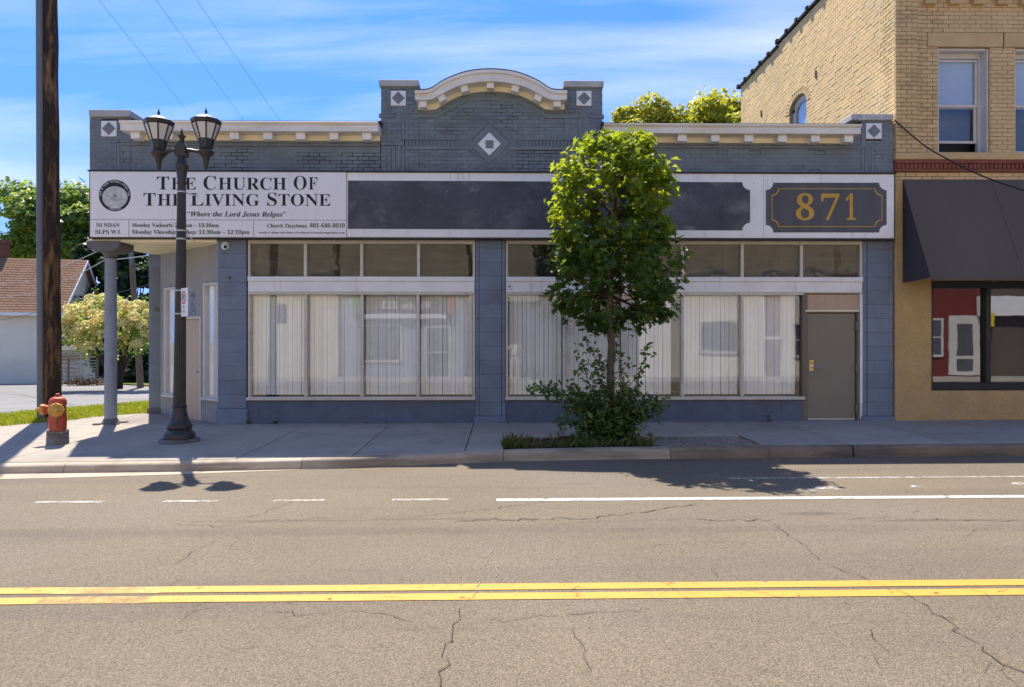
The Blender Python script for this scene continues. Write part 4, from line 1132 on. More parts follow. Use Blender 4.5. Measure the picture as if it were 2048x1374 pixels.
b = B(); b.lathe([(.022, 0), (.022, -.02), (.012, -.022), (.012, -.05)], (hx + .012, F + .066, ZC(735, F)), 12, 0, 'y'); b.tube([(hx + .012, F + .012, ZC(735, F)), (hx + .06, F + .010, ZC(735, F)), (hx + .12, F + .014, ZC(735.4, F))], .009); b.done('lever_handle', m_steel, door, smooth=40)
b = B(); b.lathe([(.016, 0), (.018, -.014), (.006, -.016)], (hx, F + .066, ZC(726, F)), 12, 0, 'y'); b.done('deadbolt', m_brown, door, smooth=40)
for hy in (652, 737, 817): B().box(X(1713), X(1717), F + .02, F + .085, ZC(hy + 8, F), ZC(hy - 8, F)).done('hinge', m_brown, door, bevel=.003)
B().box(X(1618.5), X(1713), F + .062, F + .085, dz0 - .005, dz0 + .035).done('door_sweep', m_alum, door, bevel=.003)
B().box(X(1606), X(1722), F + .0, F + .3, -.1, dz0 - .004).done('threshold', m_stone, shop)
B().box(X(1617.5), X(1714), F + .15, F + .2, dz0, ZC(626, F)).done('door_backing', m_dark, door)

# diagonal entrance under the sign
A_ = Vector((-5.47, F + .08, 0)); Bv = Vector((-7.49, 15.46, 0))
U = (A_ - Bv).normalized(); LW = (A_ - Bv).length; NV = Vector((U.y, -U.x, 0))     # outward, to the street corner
if NV.y > 0: NV = -NV
MW = Matrix(((U.x, -NV.x, 0, Bv.x), (U.y, -NV.y, 0, Bv.y), (0, 0, 1, 0), (0, 0, 0, 1)))  # local (u, inward, z)
def wu(px):
    d = ray(px, 680); k = d[0] / d[1]
    return (k * Bv.y - Bv.x) / (U.x - k * U.y)
def wz(px, py):
    u = wu(px); return PZ(px, py, Bv.y + U.y * u)
def wb(): b = B(); b.xf = MW; return b
zsof = ZC(485, F) - .02
ent = wb()
uL0, uL1 = wu(333), wu(352); uD1 = wu(402); uD0 = uD1 - .86; uR0 = wu(412); uR1 = LW
uL1 = min(uD0 - .12, uL0 + .52)
zLt, zLb = wz(335, 576), wz(335, 788); zRt, zRb = wz(414, 567), wz(414, 794)
zDt = wz(390, 633)
ent.box(0, uL0, 0, .1, -.15, zsof + .1); ent.box(uL1, uD0 - .05, 0, .1, -.15, zsof + .1); ent.box(uD1 + .05, uR0, 0, .1, -.15, zsof + .1)
ent.box(uL0, uL1, 0, .1, zLt, zsof + .1); ent.box(uL0, uL1, 0, .1, -.15, zLb); ent.box(uD0 - .05, uD1 + .05, 0, .1, zDt, zsof + .1)
ent.box(uR0, uR1, 0, .1, zRt, zsof + .1); ent.box(uR0, uR1, 0, .1, -.15, zRb)
entw = ent.done('entrance_wall', m_siding, shop)
bt = wb(); u = .02
while u < LW - .02:                          # upright battens of the siding
    segs_ = [(-.06, zsof)]
    if uL0 - .02 < u < uL1: segs_ = [(-.06, zLb - .06), (zLt + .04, zsof)]
    elif uD0 - .08 < u < uD1 + .06: segs_ = [(zDt + .05, zsof)]
    elif u > uR0 - .02: segs_ = [(-.06, zRb - .06), (zRt + .04, zsof)]
    for (p, q) in segs_: bt.box(u, u + .062, -.012, 0, p, q)
    u += .074
bt.done('siding_board', m_siding, entw, kind='stuff')
for (p, q, zt_, zb_, nm) in ((uL0, uL1, zLt, zLb, 'l'), (uR0, uR1, zRt, zRb, 'r')):
    f = wb()
    f.box(p - .03, p + .035, -.05, .06, zb_, zt_); f.box(q - .035, q + .03, -.05, .06, zb_, zt_); f.box(p + .035, q - .035, -.05, .06, zt_ - .05, zt_); f.box(p + .035, q - .035, -.04, .06, zb_, zb_ + .03)
    fo = f.done('side_light', m_wwin, shop, bevel=.004)
    f = wb(); f.box(p - .06, q + .05, -.09, .02, zb_ - .055, zb_ - .002); f.done('sill', m_wwin, fo, bevel=.005)
    f = wb(); f.box(p + .035, q - .035, .010, .016, zb_ + .03, zt_ - .05); f.done('pane', m_glass, fo)
    f = wb(); f.box(p + .035, q - .035, .045, .055, zb_ + .03, zt_ - .05); f.done('paper_blind', m_blind, fo)
f = wb()
f.box(uD0 - .05, uD0, -.035, .07, -.03, zDt); f.box(uD1, uD1 + .05, -.035, .07, -.03, zDt); f.box(uD0, uD1, -.035, .07, zDt - .05, zDt)
fo = f.done('door_frame', m_wwin, shop, bevel=.004)
f = wb(); f.box(uD0 + .004, uD1 - .004, .0, .045, -.02, zDt - .054); ed = f.done('door', m_tandoor, shop, bevel=.003)
f = wb(); f.lathe([(.03, 0), (.03, -.012), (.014, -.014), (.014, -.045), (.028, -.05), (.026, -.075)], (uD1 - .08, 0, wz(396, 743)), 14, 0, 'y'); f.done('door_knob', m_steel, ed, smooth=40)
f = wb(); f.lathe([(.026, 0), (.024, -.02)], (uD1 - .08, 0, wz(396, 731)), 14, 0, 'y'); f.done('deadbolt', m_brass, ed, smooth=40)
f = wb(); f.box(uD0, uD1, -.03, .08, -.07, -.02); f.done('threshold', m_alum, shop)
# soffit over the corner
b = B(); b.prism([(-7.93, F - .1), (-5.48, F - .1), (-5.48, F + .12), (-7.45, 15.50), (-7.66, 15.50)], 'z', zsof, zsof + .05); b.done('soffit', m_cream, shop)
# rear pier
x0, x1 = PX(294.5, 15.4), PX(326, 15.4)
rp = B().box(x0, x1, 15.46, 15.74, -.3, zsof + .3).done('corner_pier', m_blue, shop, bevel=.008)
B().box(x0 + .09, x1 - .045, 15.447, 15.46, -.02, 3.2).done('pier_panel', m_slate, rp)
B().box(x0 - .02, x1 + .02, 15.42, 15.5, -.3, PZ(310, 817, 15.42)).done('plinth', m_stone, rp, bevel=.01)
px_, pz_ = PX(311.5, 15.42), PZ(311.5, 618, 15.42)
b = B(); b.lathe([(.055, .0), (.05, -.03), (.02, -.034)], (px_, 15.45, pz_), 10, 0, 'y'); b.done('wall_fixture', m_rust, rp)
# column
cx, cy = PX(221.5, F + .12), F + .12
col = B()
col.lathe([(.112, -.02), (.112, .05), (.111, .9), (.107, 2.2), (.102, 3.16), (.115, 3.18)], (cx, cy, 0), 28)
col = col.done('column', m_column, shop, smooth=40)
b = B(); b.lathe([(.18, -.13), (.18, -.03), (.165, .0), (.14, .03), (.13, .07), (.115, .08)], (cx, cy, 0), 12)
for (sx, sy) in ((1, 1), (-1, 1), (1, -1), (-1, -1)): b.box(cx + sx * .17 - .06, cx + sx * .17 + .06, cy + sy * .17 - .06, cy + sy * .17 + .06, -.14, .0)
b.done('column_base', m_stone, col, bevel=.012)
b = B(); z0 = 3.19
b.lathe([(.112, z0), (.125, z0 + .03), (.12, z0 + .05), (.21, z0 + .15)], (cx, cy, 0), 20)
b.prism([(cx - .16, z0 + .10), (cx - .31, z0 + .19), (cx - .31, z0 + .30), (cx + .31, z0 + .30), (cx + .31, z0 + .19), (cx + .16, z0 + .10)], 'y', cy - .27, cy + .27)
b.done('capital', m_stone, col, bevel=.01)

# ------------------------------------------------------------------ sign board
ys = F - .20
sb = thing('sign_board', 'long white fascia sign of a church with black lettering, two dark panels and gold 871', 'sign', (X(985), F, 4.2))
def spx(pts, y): return poly_px(pts, y)
ST = lambda px: 342.5 + (px - 178) * 5.0 / 1612          # photographed edges of the box
SB_ = lambda px: 474.5 + (px - 178) * 7.5 / 1612
zS1, zS0 = ZC(345.5, ys), ZC(478.5, ys)
xs0, xs1 = X(177.5, ys), X(1791, ys)
B().box(xs0, xs1, ys + .012, F - .016, zS0, zS1).done('sign_box', m_black, sb, bevel=.006)
B().box(xs0 - .01, xs1 + .01, ys - .03, F - .012, zS1, zS1 + .025).done('top_flashing', m_black, sb)
b = B(); b.box(X(694, ys), X(1788, ys), ys, ys + .02, zS0 + .035, zS1 - .005); b.done('border_panel', m_white, sb, bevel=.003)
B().box(X(181, ys), X(693, ys), ys - .014, ys + .02, zS0 + .028, zS1 - .004).done('name_panel', m_signwhite, sb, bevel=.002)
def notched(a, c, t, u, r, corners):
    p = []
    def arcp(cx, cy, a0, a1):
        return [(cx + r * math.cos(math.radians(a0 + (a1 - a0) * k / 8)), cy - r * math.sin(math.radians(a0 + (a1 - a0) * k / 8))) for k in range(9)]
    p += arcp(a, t, 270, 360) if 'tl' in corners else [(a, t)]
    p += arcp(c, t, 180, 270) if 'tr' in corners else [(c, t)]
    p += arcp(c, u, 90, 180) if 'br' in corners else [(c, u)]
    p += arcp(a, u, 0, 90) if 'bl' in corners else [(a, u)]
    return p
b = B(); b.prism(spx([(p[0], p[1] + (p[0] - 1024) * .0042) for p in notched(696, 1500, 362.5, 459, 15.5, ('tr', 'br'))], ys), 'y', ys - .005, ys + .004); fp_ = b.done('faded_panel', m_faded, sb)
b = B(); b.prism(spx(notched(1531.5, 1773, 365.5, 465, 15, ('tl', 'tr', 'bl', 'br')), ys), 'y', ys - .005, ys + .004); np_ = b.done('number_panel', m_numdark, sb)
o_ = spx(notched(1543, 1764, 377, 454, 13, ('tl', 'tr', 'bl', 'br')), ys); i_ = spx(notched(1544.4, 1762.6, 378.4, 452.6, 13.6, ('tl', 'tr', 'bl', 'br')), ys)
b = B(); n = len(o_)
for k in range(n):
    k2 = (k + 1) % n; b.prism([o_[k], o_[k2], i_[k2], i_[k]], 'y', ys - .0085, ys - .004)
b.done('gold_outline', m_gold, np_)
b = B()
for ch, a, c in (('8', 1591.5, 1628), ('7', 1641.5, 1678.5), ('1', 1690.5, 1711)):
    text_into(b, ch, X(a, ys), X(c, ys), PZ(1650, 440, ys), (440 - 391) / (FPX / ys), ys - .0055, .004)
for c in islands(b): c.done('numeral', m_gold, np_)
for sx_ in (1527, 1300, 1110, 900):           # seams of the border boards
    B().box(X(sx_, ys) - .002, X(sx_, ys) + .002, ys - .0012, ys + .01, zS0 + .036, zS1 - .006).done('panel_seam', m_line, sb)
yl = ys - .0145
def txt(b, s, a, c, base, capt, off=0.0, italic=False): text_into(b, s, X(a, yl), X(c, yl), PZ(a, base, yl), (base - capt) * yl / FPX, yl, .003, off, 0, True, False, italic)
def zx(x): return 160 + x / 3.657
def zy(y): return 330 + y / 3.657
def line(parts, base, off):
    b = B()
    for (s, a, c, cap_) in parts: txt(b, s, zx(a), zx(c), zy(base), zy(cap_), off)
    for c in islands(b): c.done('letter', m_letter, sb)
line([('T', 563, 652, 88), ('HE', 668, 848, 95), ('C', 903, 996, 84), ('HURCH', 1012, 1510, 95), ('O', 1563, 1658, 84), ('F', 1672, 1737, 92)], 180, -.004)
line([('T', 465, 553, 208), ('HE', 567, 757, 215), ('L', 808, 905, 208), ('IVING', 914, 1312, 215), ('S', 1370, 1440, 206), ('TONE', 1452, 1832, 215)], 298, -.004)
b = B(); txt(b, '\u201cWhere the Lord Jesus Relgas\u201d', zx(785), zx(1507), zy(376), zy(342), .006, True); b.done('lettering', m_letter, sb)
for (s, a, c, base, capt) in (('NI NDAN', 118, 290, 453, 427), ('SLPS W.I.', 112, 300, 503, 476), ('Moeday Vadoorb: 2:30am \u2013 13:30am', 380, 1015, 453, 427), ('Moeday Vleeoday Wohep: 11:30am \u2013 12:10pm', 380, 1240, 503, 476),
                              ('Cburch Tlazybona:', 1370, 1665, 457, 431), ('881-646-8010', 1682, 1937, 457, 428), ('mosdi a village oolı ldahaı of ordgood it foondoowgpoitith.coom', 1308, 1937, 500, 487)):
    b = B(); txt(b, s, zx(a), zx(c), zy(base), zy(capt), .004); b.done('lettering', m_letter, sb)
b = B()
b.box(X(181.5, yl), X(692.5, yl), yl - .002, yl + .001, PZ(430, 440.2, yl), PZ(430, 439.4, yl))
for c in (257.8, 507.3): b.box(X(c, yl) - .004, X(c, yl) + .004, yl - .002, yl + .001, zS0 + .03, PZ(430, 440.3, yl))
b.done('ruled_line', m_line, sb)
# round emblem
ex, ez = X(229.7, yl), PZ(229.7, 391, yl); R1 = 31.3 * yl / FPX
def disc(cx, cz, rx, rz, n=40): return [(cx + rx * math.cos(2 * math.pi * k / n), cz + rz * math.sin(2 * math.pi * k / n)) for k in range(n)]
b = B(); b.prism(disc(ex, ez, R1, R1), 'y', yl - .004, yl + .001); em = b.done('emblem', m_letter, sb)
b = B(); b.prism(disc(ex + .005, ez - .035, R1 * .80, R1 * .70), 'y', yl - .007, yl - .003); b.done('emblem_stone', M('emblem_stone_grey', (0.62, 0.60, 0.57), 0.6, 0.25, 14, 0.1, 60, stains=[((0.40, 0.38, 0.36), 18, .5, .7, None), ((0.5, 0.42, 0.35), 7, .6, .75, None)]), em)
b = B()
for k in range(2, 7):
    a = math.radians(200 + k * 17.5); p = (ex + .005, ez + .03); q = (p[0] + .17 * math.cos(a), p[1] - abs(.17 * math.sin(a)) if True else 0)
    d = Vector((q[0] - p[0], q[1] - p[1])).normalized(); nx_, nz_ = -d.y * .0035, d.x * .0035
    b.prism([(p[0] + nx_, p[1] + nz_), (q[0] + nx_, q[1] + nz_), (q[0] - nx_, q[1] - nz_), (p[0] - nx_, p[1] - nz_)], 'y', yl - .009, yl - .006)
b.done('emblem_rays', m_tilegrey, em)
b = B()
def ringtext(s, a0, a1, rr, h, inward=False):
    for k, ch in enumerate(s):
        if ch == ' ': continue
        a = math.radians(a0 + (a1 - a0) * (k + .5) / len(s))
        rot = a - math.pi / 2 if not inward else a + math.pi / 2
        wv = abs(math.radians(a1 - a0)) * rr / len(s) * .8
        def xf(p, a=a, rot=rot):
            lx, lz = p[0], p[2]
            return (ex + rr * math.cos(a) + lx * math.cos(rot) - lz * math.sin(rot), p[1], ez + rr * math.sin(a) + lx * math.sin(rot) + lz * math.cos(rot))
        text_into(b, ch, -wv / 2, wv / 2, -h / 2, h, yl - .0055, .002, 0, 0, True, False, False, xf)
ringtext('SVI B NOOM NOTHILL.GMMES ZOO', 182, -2, R1 * .89, .034)
ringtext('COULEGIO', 245, 297, R1 * .88, .036, True)
b.done('emblem_lettering', m_signwhite, em)
# screws
scr = B()
for (a, y) in ((720, 352), (900, 468), (1105, 353), (1312, 352), (1486, 470), (1508, 367), (1533, 352), (1533, 474), (1668, 476), (1782, 372), (1610, 352), (1704, 355), (1784, 474), (1340, 472), (705, 470)):
    scr.lathe([(.008, 0), (.006, -.006)], (X(a, ys), ys, PZ(a, y, ys)), 6, 0, 'y')
scr.done('screw', m_black, sb, kind='stuff')

# small fixtures on the facade
t = thing('security_camera', 'white dome security camera on the pier left of the shop windows', 'camera', (X(452), F, ZC(494, F)))
b = B(); b.lathe([(.075, 0), (.078, -.03), (.07, -.05)], (X(452), F, ZC(493, F)), 20, 0, 'y'); b.done('housing', m_tile, t, smooth=40)
b = B(); b.lathe([(.068, 0), (.066, -.02), (.055, -.045), (.03, -.062), (.004, -.068)], (X(452.5), F - .05, ZC(495, F)), 20, 0, 'y'); b.done('dome', m_tile, t, smooth=60)
b = B(); b.lathe([(.034, 0), (.028, -.02), (.004, -.028)], (X(454.5), F - .098, ZC(496, F)), 14, 0, 'y'); b.done('lens', m_black, t, smooth=60)
t = thing('alarm_box', 'small white alarm box on the white band right of the centre pier', 'box', (X(1018.5), F, ZC(573, F)))
b = B(); b.box(X(1014), X(1023), F - .03, F + .01, ZC(579, F), ZC(567, F)); b.done('case', m_tile, t, bevel=.006)
b = B(); b.box(X(1016.5), X(1020.5), F - .034, F - .03, ZC(575, F), ZC(571, F)); b.done('button', m_line, t, bevel=.002)
t = B(); t.lathe([(.02, 0), (.022, -.03), (.012, -.05)], (X(460), F, ZC(556, F)), 10, 0, 'y'); t.tube([(X(460), F - .04, ZC(556, F)), (X(460), F - .05, ZC(559, F))], .01)
tag(t.done('hose_tap', m_rust, None, smooth=40, org=(X(460), F, ZC(556, F))), 'small rusty hose tap on the pier below the security camera', 'tap')
# ------------------------------------------------------------------ tan brick building on the right
tanb = thing('brick_building', 'two storey tan brick building with a cream painted side wall and a dark awning', 'building', (10, F, 0))
XB = X(1788); XE = 15.0; YB = 22.4
ZTOP = 9.78
FY = F - .03
# openings of the front
WZ1, WZ0 = ZC(90, F), ZC(303, F)
W1 = (X(1875), X(1977)); W2 = (X(2028), X(2130)); W3 = (X(2181), X(2283))
zband1, zband0 = ZC(320, F), ZC(341, F)
b = B()
yf0, yf1 = FY + .03, FY + .34
edges = [XB + .02, W1[0], W1[1], W2[0], W2[1], W3[0], W3[1], XE]
for k in range(0, 8, 2): b.box(edges[k], edges[k + 1], yf0, yf1, zband0 - .5, ZTOP)
for wv in (W1, W2, W3): b.box(wv[0], wv[1], yf0, yf1, zband0 - .5, WZ0); b.box(wv[0], wv[1], yf0, yf1, WZ1, ZTOP)
front = b.done('front_wall', m_mortar, tanb)
b = B()
AZ0, AYa, AYb = 6.4, 17.55, 18.60            # arched window of the side wall
AZs, AZt = PZ(1590, 226, AYb), None
xs_in = XB + .025
b.box(xs_in, xs_in + .3, FY + .34, AYa, 4.0, ZTOP); b.box(xs_in, xs_in + .3, AYb, YB, 4.0, ZTOP)
b.box(xs_in, xs_in + .3, AYa, AYb, 4.0, AZ0)
AM = (AYa + AYb) / 2; AW = (AYb - AYa) / 2; RISE = .30; AZS = CZ + (680 - 222) * AYb / FPX - .05
apts = [(AM + AW * math.cos(math.radians(a)), AZS + RISE * math.sin(math.radians(a))) for a in range(180, -1, -15)]
poly = [(AYa, ZTOP), (AYa, AZS)] + apts[1:-1] + [(AYb, AZS), (AYb, ZTOP)]
b.prism(poly, 'x', xs_in, xs_in + .3)
side = b.done('side_wall', m_mortar2, tanb)
b = B(); b.box(XB + .33, XE, YB - .3, YB, 0, ZTOP); b.box(XE - .3, XE, FY + .34, YB - .3, 0, ZTOP); b.done('rear_wall', m_cream_brick, tanb)
b = B(); b.box(XB + .3, XE - .3, FY + .34, YB - .3, ZTOP - .3, ZTOP - .1); b.done('roof', m_flash, tanb)
b = B(); b.box(XB + .3, XE - .3, FY + .35, YB - .3, 4.4, 4.6); b.done('upper_floor', m_dark, tanb)
# bricks
TBW, TBH = .212, .0815
fb_, sb_ = [], []
def inwin(a, c, z0, z1):
    for wv in (W1, W2, W3):
        if c > wv[0] + .005 and a < wv[1] - .005 and z1 > WZ0 + .0 and z0 < WZ1: return True
    return False
def lint(a, c, z0, z1):
    for wv in (W1, W2, W3):
        if c > wv[0] - .22 and a < wv[1] + .27 and z1 > WZ1 + .01 and z0 < WZ1 + .29: return True
    return False
XPIL = X(1832)
z = zband1 + .16; j = 0
while z < ZTOP - .05:
    x = XB - (TBW / 2 if j % 2 else 0)
    while x < XE - .1:
        a, c = max(x, XB), x + TBW; x += TBW
        if a > 12.7: break
        P = [(a, c, z, z + TBH)]
        if a < XPIL < c: P = [(a, XPIL, z, z + TBH), (XPIL, c, z, z + TBH)]
        for wv in (W1, W2, W3):
            for q in ((wv[0], wv[1], WZ0, WZ1), (wv[0] - .215, wv[1] + .262, WZ1, WZ1 + .285)): P = [k for p in P for k in cut(p, q, .004)]
        for p in P:
            if p[1] - p[0] > .025 and p[3] - p[2] > .02: fb_.append(((p[0] + p[1]) / 2, (p[2] + p[3]) / 2, p[1] - p[0], p[1] <= XPIL + .001, p[3] - p[2]))
    z += TBH; j += 1
# the courses between terracotta band and awning
z = zband0 - .26
for j in range(3):
    x = XB - (TBW / 2 if j % 2 else 0)
    while x < 12.7:
        a, c = max(x, XB), x + TBW; x += TBW
        fb_.append(((a + c) / 2, z + TBH / 2, c - a, False, TBH))
    z += TBH
def insarch(y, zz):
    return AYa - .05 < y < AYb + .05 and AZ0 - .05 < zz < AZS + .16 + (RISE + .05) * math.sqrt(max(0, 1 - ((y - AM) / (AW + .1)) ** 2))
z = 5.15; j = 0
while z < ZTOP - .02:
    y = FY - (TBW / 2 if j % 2 else 0)
    while y < YB:
        p, q = max(y, FY), min(y + TBW, YB); y += TBW
        if q - p < .04: continue
        P = [(p, q)]
        if AZ0 - .02 < z + TBH / 2 < AZS + RISE + .3:
            if z + TBH / 2 < AZS - .02: hw2 = AW
            else:
                k = (z + TBH / 2 - AZS) / (RISE + .19); hw2 = (AW + .22) * math.sqrt(max(0, 1 - k * k)) if k < 1 else 0
            if hw2 > 0:
                P = [(s, min(t_, AM - hw2)) for s, t_ in P if s < AM - hw2] + [(max(s, AM + hw2), t_) for s, t_ in P if t_ > AM + hw2]
        for (s, t_) in P:
            if t_ - s > .025: sb_.append(((s + t_) / 2, z + TBH / 2, t_ - s))
    z += TBH; j += 1
fm = {}
def fmesh(wd):
    k = round(wd, 2)
    if k not in fm: fm[k] = B().box(-k / 2 + .004, k / 2 - .004, 0, .06, -TBH / 2 + .004, TBH / 2 - .004).mesh('brick', [m_tan], (0, 0, 0), .004)
    return fm[k]
smesh = B().box(0, .06, -TBW / 2 + .0045, TBW / 2 - .0045, -TBH / 2 + .0055, TBH / 2 - .0055).mesh('brick', [m_cream_brick], (0, 0, 0), .004)
fb_.sort(key=lambda q: (q[4] < TBH - .001, q[0] > X(2075), q[1] > 8.35, q[0]))
sb_.sort(key=lambda q: (q[2] < .2, q[1] > 8.6, q[0]))
rest = B()
for i, (x, z, wd, pil, hh) in enumerate(fb_):
    y = FY - (.035 if pil else 0) + rng.uniform(-.003, .003)
    if i < 205: inst('brick', fmesh(wd), front, (x, y, z), (rng.uniform(-.012, .012), rng.uniform(-.008, .008), 0))
    else: rest.box(x - wd / 2 + .004, x + wd / 2 - .004, y, y + .07, z - hh / 2 + .004, z + hh / 2 - .004)
rest.done('brick', m_tan, front, kind='stuff')
rest = B()
for i, (y, z, wd) in enumerate(sb_):
    x = XB + rng.uniform(-.004, .004)
    if i < 92: inst('brick', smesh, side, (x, y, z), (0, rng.uniform(-.012, .012), 0))
    else: rest.box(x, x + .06, y - wd / 2 + .0045, y + wd / 2 - .0045, z - TBH / 2 + .0055, z + TBH / 2 - .0055)
rest.done('brick', m_cream_brick, side, kind='stuff')
# arch of the side window
b = B()
for ring in range(2):
    r0 = .02 + ring * .11
    nv = 17
    for k in range(nv):
        a = math.radians(180 - 180 * (k + .5) / nv)
        cy_, cz_ = AM + (AW + r0 + .05) * math.cos(a), AZS + (RISE + r0 + .05) * math.sin(a)
        b.xf = Matrix.Translation((XB, cy_, cz_)) @ Matrix.Rotation(a - math.pi / 2, 4, 'X')
        b.box(-.004, .05, -.034, .034, -.05, .05)
b.done('arch_brick', m_cream_brick, side, kind='stuff', bevel=.004)
b = B(); b.box(XB + .10, XB + .16, AYa, AYa + .12, AZ0, AZS + .1); b.box(XB + .10, XB + .16, AYb - .12, AYb, AZ0, AZS + .1)
o1 = [(AM + AW * math.cos(math.radians(a)), AZS + RISE * math.sin(math.radians(a))) for a in range(180, -1, -15)]
o2 = [(AM + (AW - .14) * math.cos(math.radians(a)), AZS + (RISE - .14) * math.sin(math.radians(a))) for a in range(180, -1, -15)]
for k in range(len(o1) - 1): b.prism([o1[k], o1[k + 1], o2[k + 1], o2[k]], 'x', XB + .10, XB + .16)
b.box(XB + .095, XB + .15, AYa + .07, AYb - .07, AZS - .55, AZS - .50)
wn = b.done('arched_window', m_wwin, tanb)
b = B(); b.box(XB + .135, XB + .14, AYa + .06, AYb - .06, AZ0, AZS + .16); b.done('pane', m_glass, wn)
b = B(); b.box(XB + .17, XB + .18, AYa + .06, AYb - .06, AZ0, AZS + .3); b.done('shade', m_bblind, wn)
# coping of the side wall, tiled and stepped
b = B(); y = FY; k = 0
while y < YB:
    zt_ = ZTOP + (.05 if y < 19.1 else -.04)
    b.box(XB - .07, XB + .38, y, y + .60, zt_ - .01, zt_ + .055)
    b.box(XB - .10, XB + .40, y + .55, y + .66, zt_ - .03, zt_ + .10); y += .64; k += 1
b.done('coping', m_flash, tanb, bevel=.008)
for (yy, zz) in ((17.0, 8.1), (20.6, 8.3), (19.9, 7.3), (22.0, 7.2)): B().box(XB - .03, XB + .05, yy - .03, yy + .03, zz - .09, zz + .09).done('wall_anchor', m_rust, side, bevel=.01)
# lintels, sills, windows
for wi, wv in enumerate((W1, W2, W3)):
    lx0, lx1 = wv[0] - .215, wv[1] + .262
    B().box(lx0, lx1, FY - .012, FY + .1, WZ1 + .004, WZ1 + .283).done('lintel', m_tanstone, tanb, bevel=.008)
    B().box(wv[0] - .09, wv[1] + .09, FY - .06, FY + .36, WZ0 - .12, WZ0 - .002).done('window_sill', m_tanstone, tanb, bevel=.008)
    x0, x1 = wv[0], wv[1]; yw = FY + .22
    b = B(); b.box(x0, x0 + .07, yw, yw + .1, WZ0, WZ1); b.box(x1 - .07, x1, yw, yw + .1, WZ0, WZ1); b.box(x0 + .07, x1 - .07, yw, yw + .1, WZ1 - .14, WZ1); b.box(x0 + .07, x1 - .07, yw - .02, yw + .1, WZ0, WZ0 + .05)
    b.box(x1 - .03, x1 - .002, FY + .03, yw, WZ0, WZ1 - .02); b.box(x0 + .002, x0 + .03, FY + .03, yw, WZ0, WZ1 - .02); b.box(x0 + .03, x1 - .03, FY + .06, yw, WZ1 - .05, WZ1 - .002)
    wn = b.done('sash_window', m_wwin, tanb, bevel=.004)
    zm = ZC(205, F) + .02
    for (za, zb_, yo, nm) in ((zm, WZ1 - .15, .02, 'upper_sash'), (WZ0 + (.26 if wi == 0 else .06), zm + .04, .055, 'lower_sash')):
        b = B(); b.box(x0 + .075, x0 + .125, yw + yo, yw + yo + .03, za, zb_); b.box(x1 - .125, x1 - .075, yw + yo, yw + yo + .03, za, zb_)
        b.box(x0 + .125, x1 - .125, yw + yo, yw + yo + .03, zb_ - .05, zb_); b.box(x0 + .125, x1 - .125, yw + yo, yw + yo + .03, za, za + .05)
        s_ = b.done(nm, m_wwin, wn, bevel=.003)
    b = B(); b.box(x0 + .1, x1 - .1, yw + .03, yw + .034, zm, WZ1 - .16); b.box(x0 + .1, x1 - .1, yw + .066, yw + .07, WZ0 + (.28 if wi == 0 else .08), zm); b.done('pane', m_glass, wn)
    B().box(x0 + .1, x1 - .1, yw + .075, yw + .08, zm - .02, WZ1 - .16).done('roller_shade', m_bblind, wn)
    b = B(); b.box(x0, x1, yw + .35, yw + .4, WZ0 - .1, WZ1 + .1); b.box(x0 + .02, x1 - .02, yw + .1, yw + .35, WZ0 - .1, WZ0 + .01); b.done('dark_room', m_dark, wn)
# top corbels
x = X(1852) - .07; b = B()
while x < XE: b.box(x, x + .22, FY - .10, FY + .05, ZC(7, F), ZC(-14, F)); x += .47
b.done('corbel', m_tanstone, tanb, bevel=.01, kind='stuff')
B().box(X(1834), XE, FY - .14, FY + .05, ZC(-14, F), ZC(-30, F)).done('string_course', m_tanstone, tanb)
# terracotta band
b = B(); b.box(XB - .02, XE, FY - .05, FY + .05, zband1 - .05, zband1 + .02); b.box(XB - .02, XE, FY - .05, FY + .05, zband0 - .01, zband0 + .04); b.box(XB - .01, XE, FY - .02, FY + .05, zband0 + .04, zband1 - .05)
tb_ = b.done('terracotta_band', m_terra, tanb, bevel=.006)
b = B(); x = XB + .03
while x < XE: b.box(x, x + .05, FY - .045, FY - .02, zband0 + .05, zband1 - .06); x += .083
b.done('terracotta_dentil', m_terra, tb_, kind='stuff')
B().box(XB - .02, XE, FY - .07, FY + .36, zband1 + .021, zband1 + .15).done('sill_course', m_tanstone, tanb, bevel=.01)
# ground floor
WX0 = X(1861.5)
b = B(); b.box(XB + .004, WX0, FY, FY + .4, -.15, zband0 - .2); b.done('stucco_pier', m_stucco, tanb, bevel=.01)
b = B(); b.box(WX0 + .004, XE, FY + .02, FY + .4, -.15, ZC(782, F)); b.done('stucco_sill_wall', m_stucco, tanb, bevel=.008)
b = B(); b.box(WX0 + .004, XE, FY + .02, FY + .4, ZC(560, F), zband0 - .2); b.done('stucco_head', m_stucco, tanb)
wz0, wz1 = ZC(781, F), ZC(560, F)
b = B(); b.box(WX0, XE, FY + .06, FY + .24, wz0, ZC(766, F)); b.box(WX0, XE, FY + .06, FY + .24, ZC(575, F), wz1); b.box(WX0, X(1868), FY + .06, FY + .24, ZC(766, F), ZC(575, F))
mull = [1979.5, 2100, 2220]
for m in mull: b.box(X(m) - .05, X(m) + .05, FY + .06, FY + .24, ZC(766, F), ZC(575, F))
sw = b.done('shop_window', m_black, tanb, bevel=.006)
pe = [X(1868)] + [X(m) for m in mull] + [XE - .1]
for k in range(len(pe) - 1):
    B().box(pe[k] + (.0 if k == 0 else .05), pe[k + 1] - .05, FY + .15, FY + .158, ZC(766, F) - .01, ZC(575, F) + .01).done('pane', m_glass2, sw)
b = B(); b.box(XB + .2, XE, FY + 3.4, FY + 3.5, -.1, 4.3); b.box(XB + .1, XB + .2, FY + .4, FY + 3.4, -.1, 4.3); b.box(XB + .2, XE, FY + .41, FY + 3.4, -.1, .0); b.done('interior_wall', m_dark, tanb)
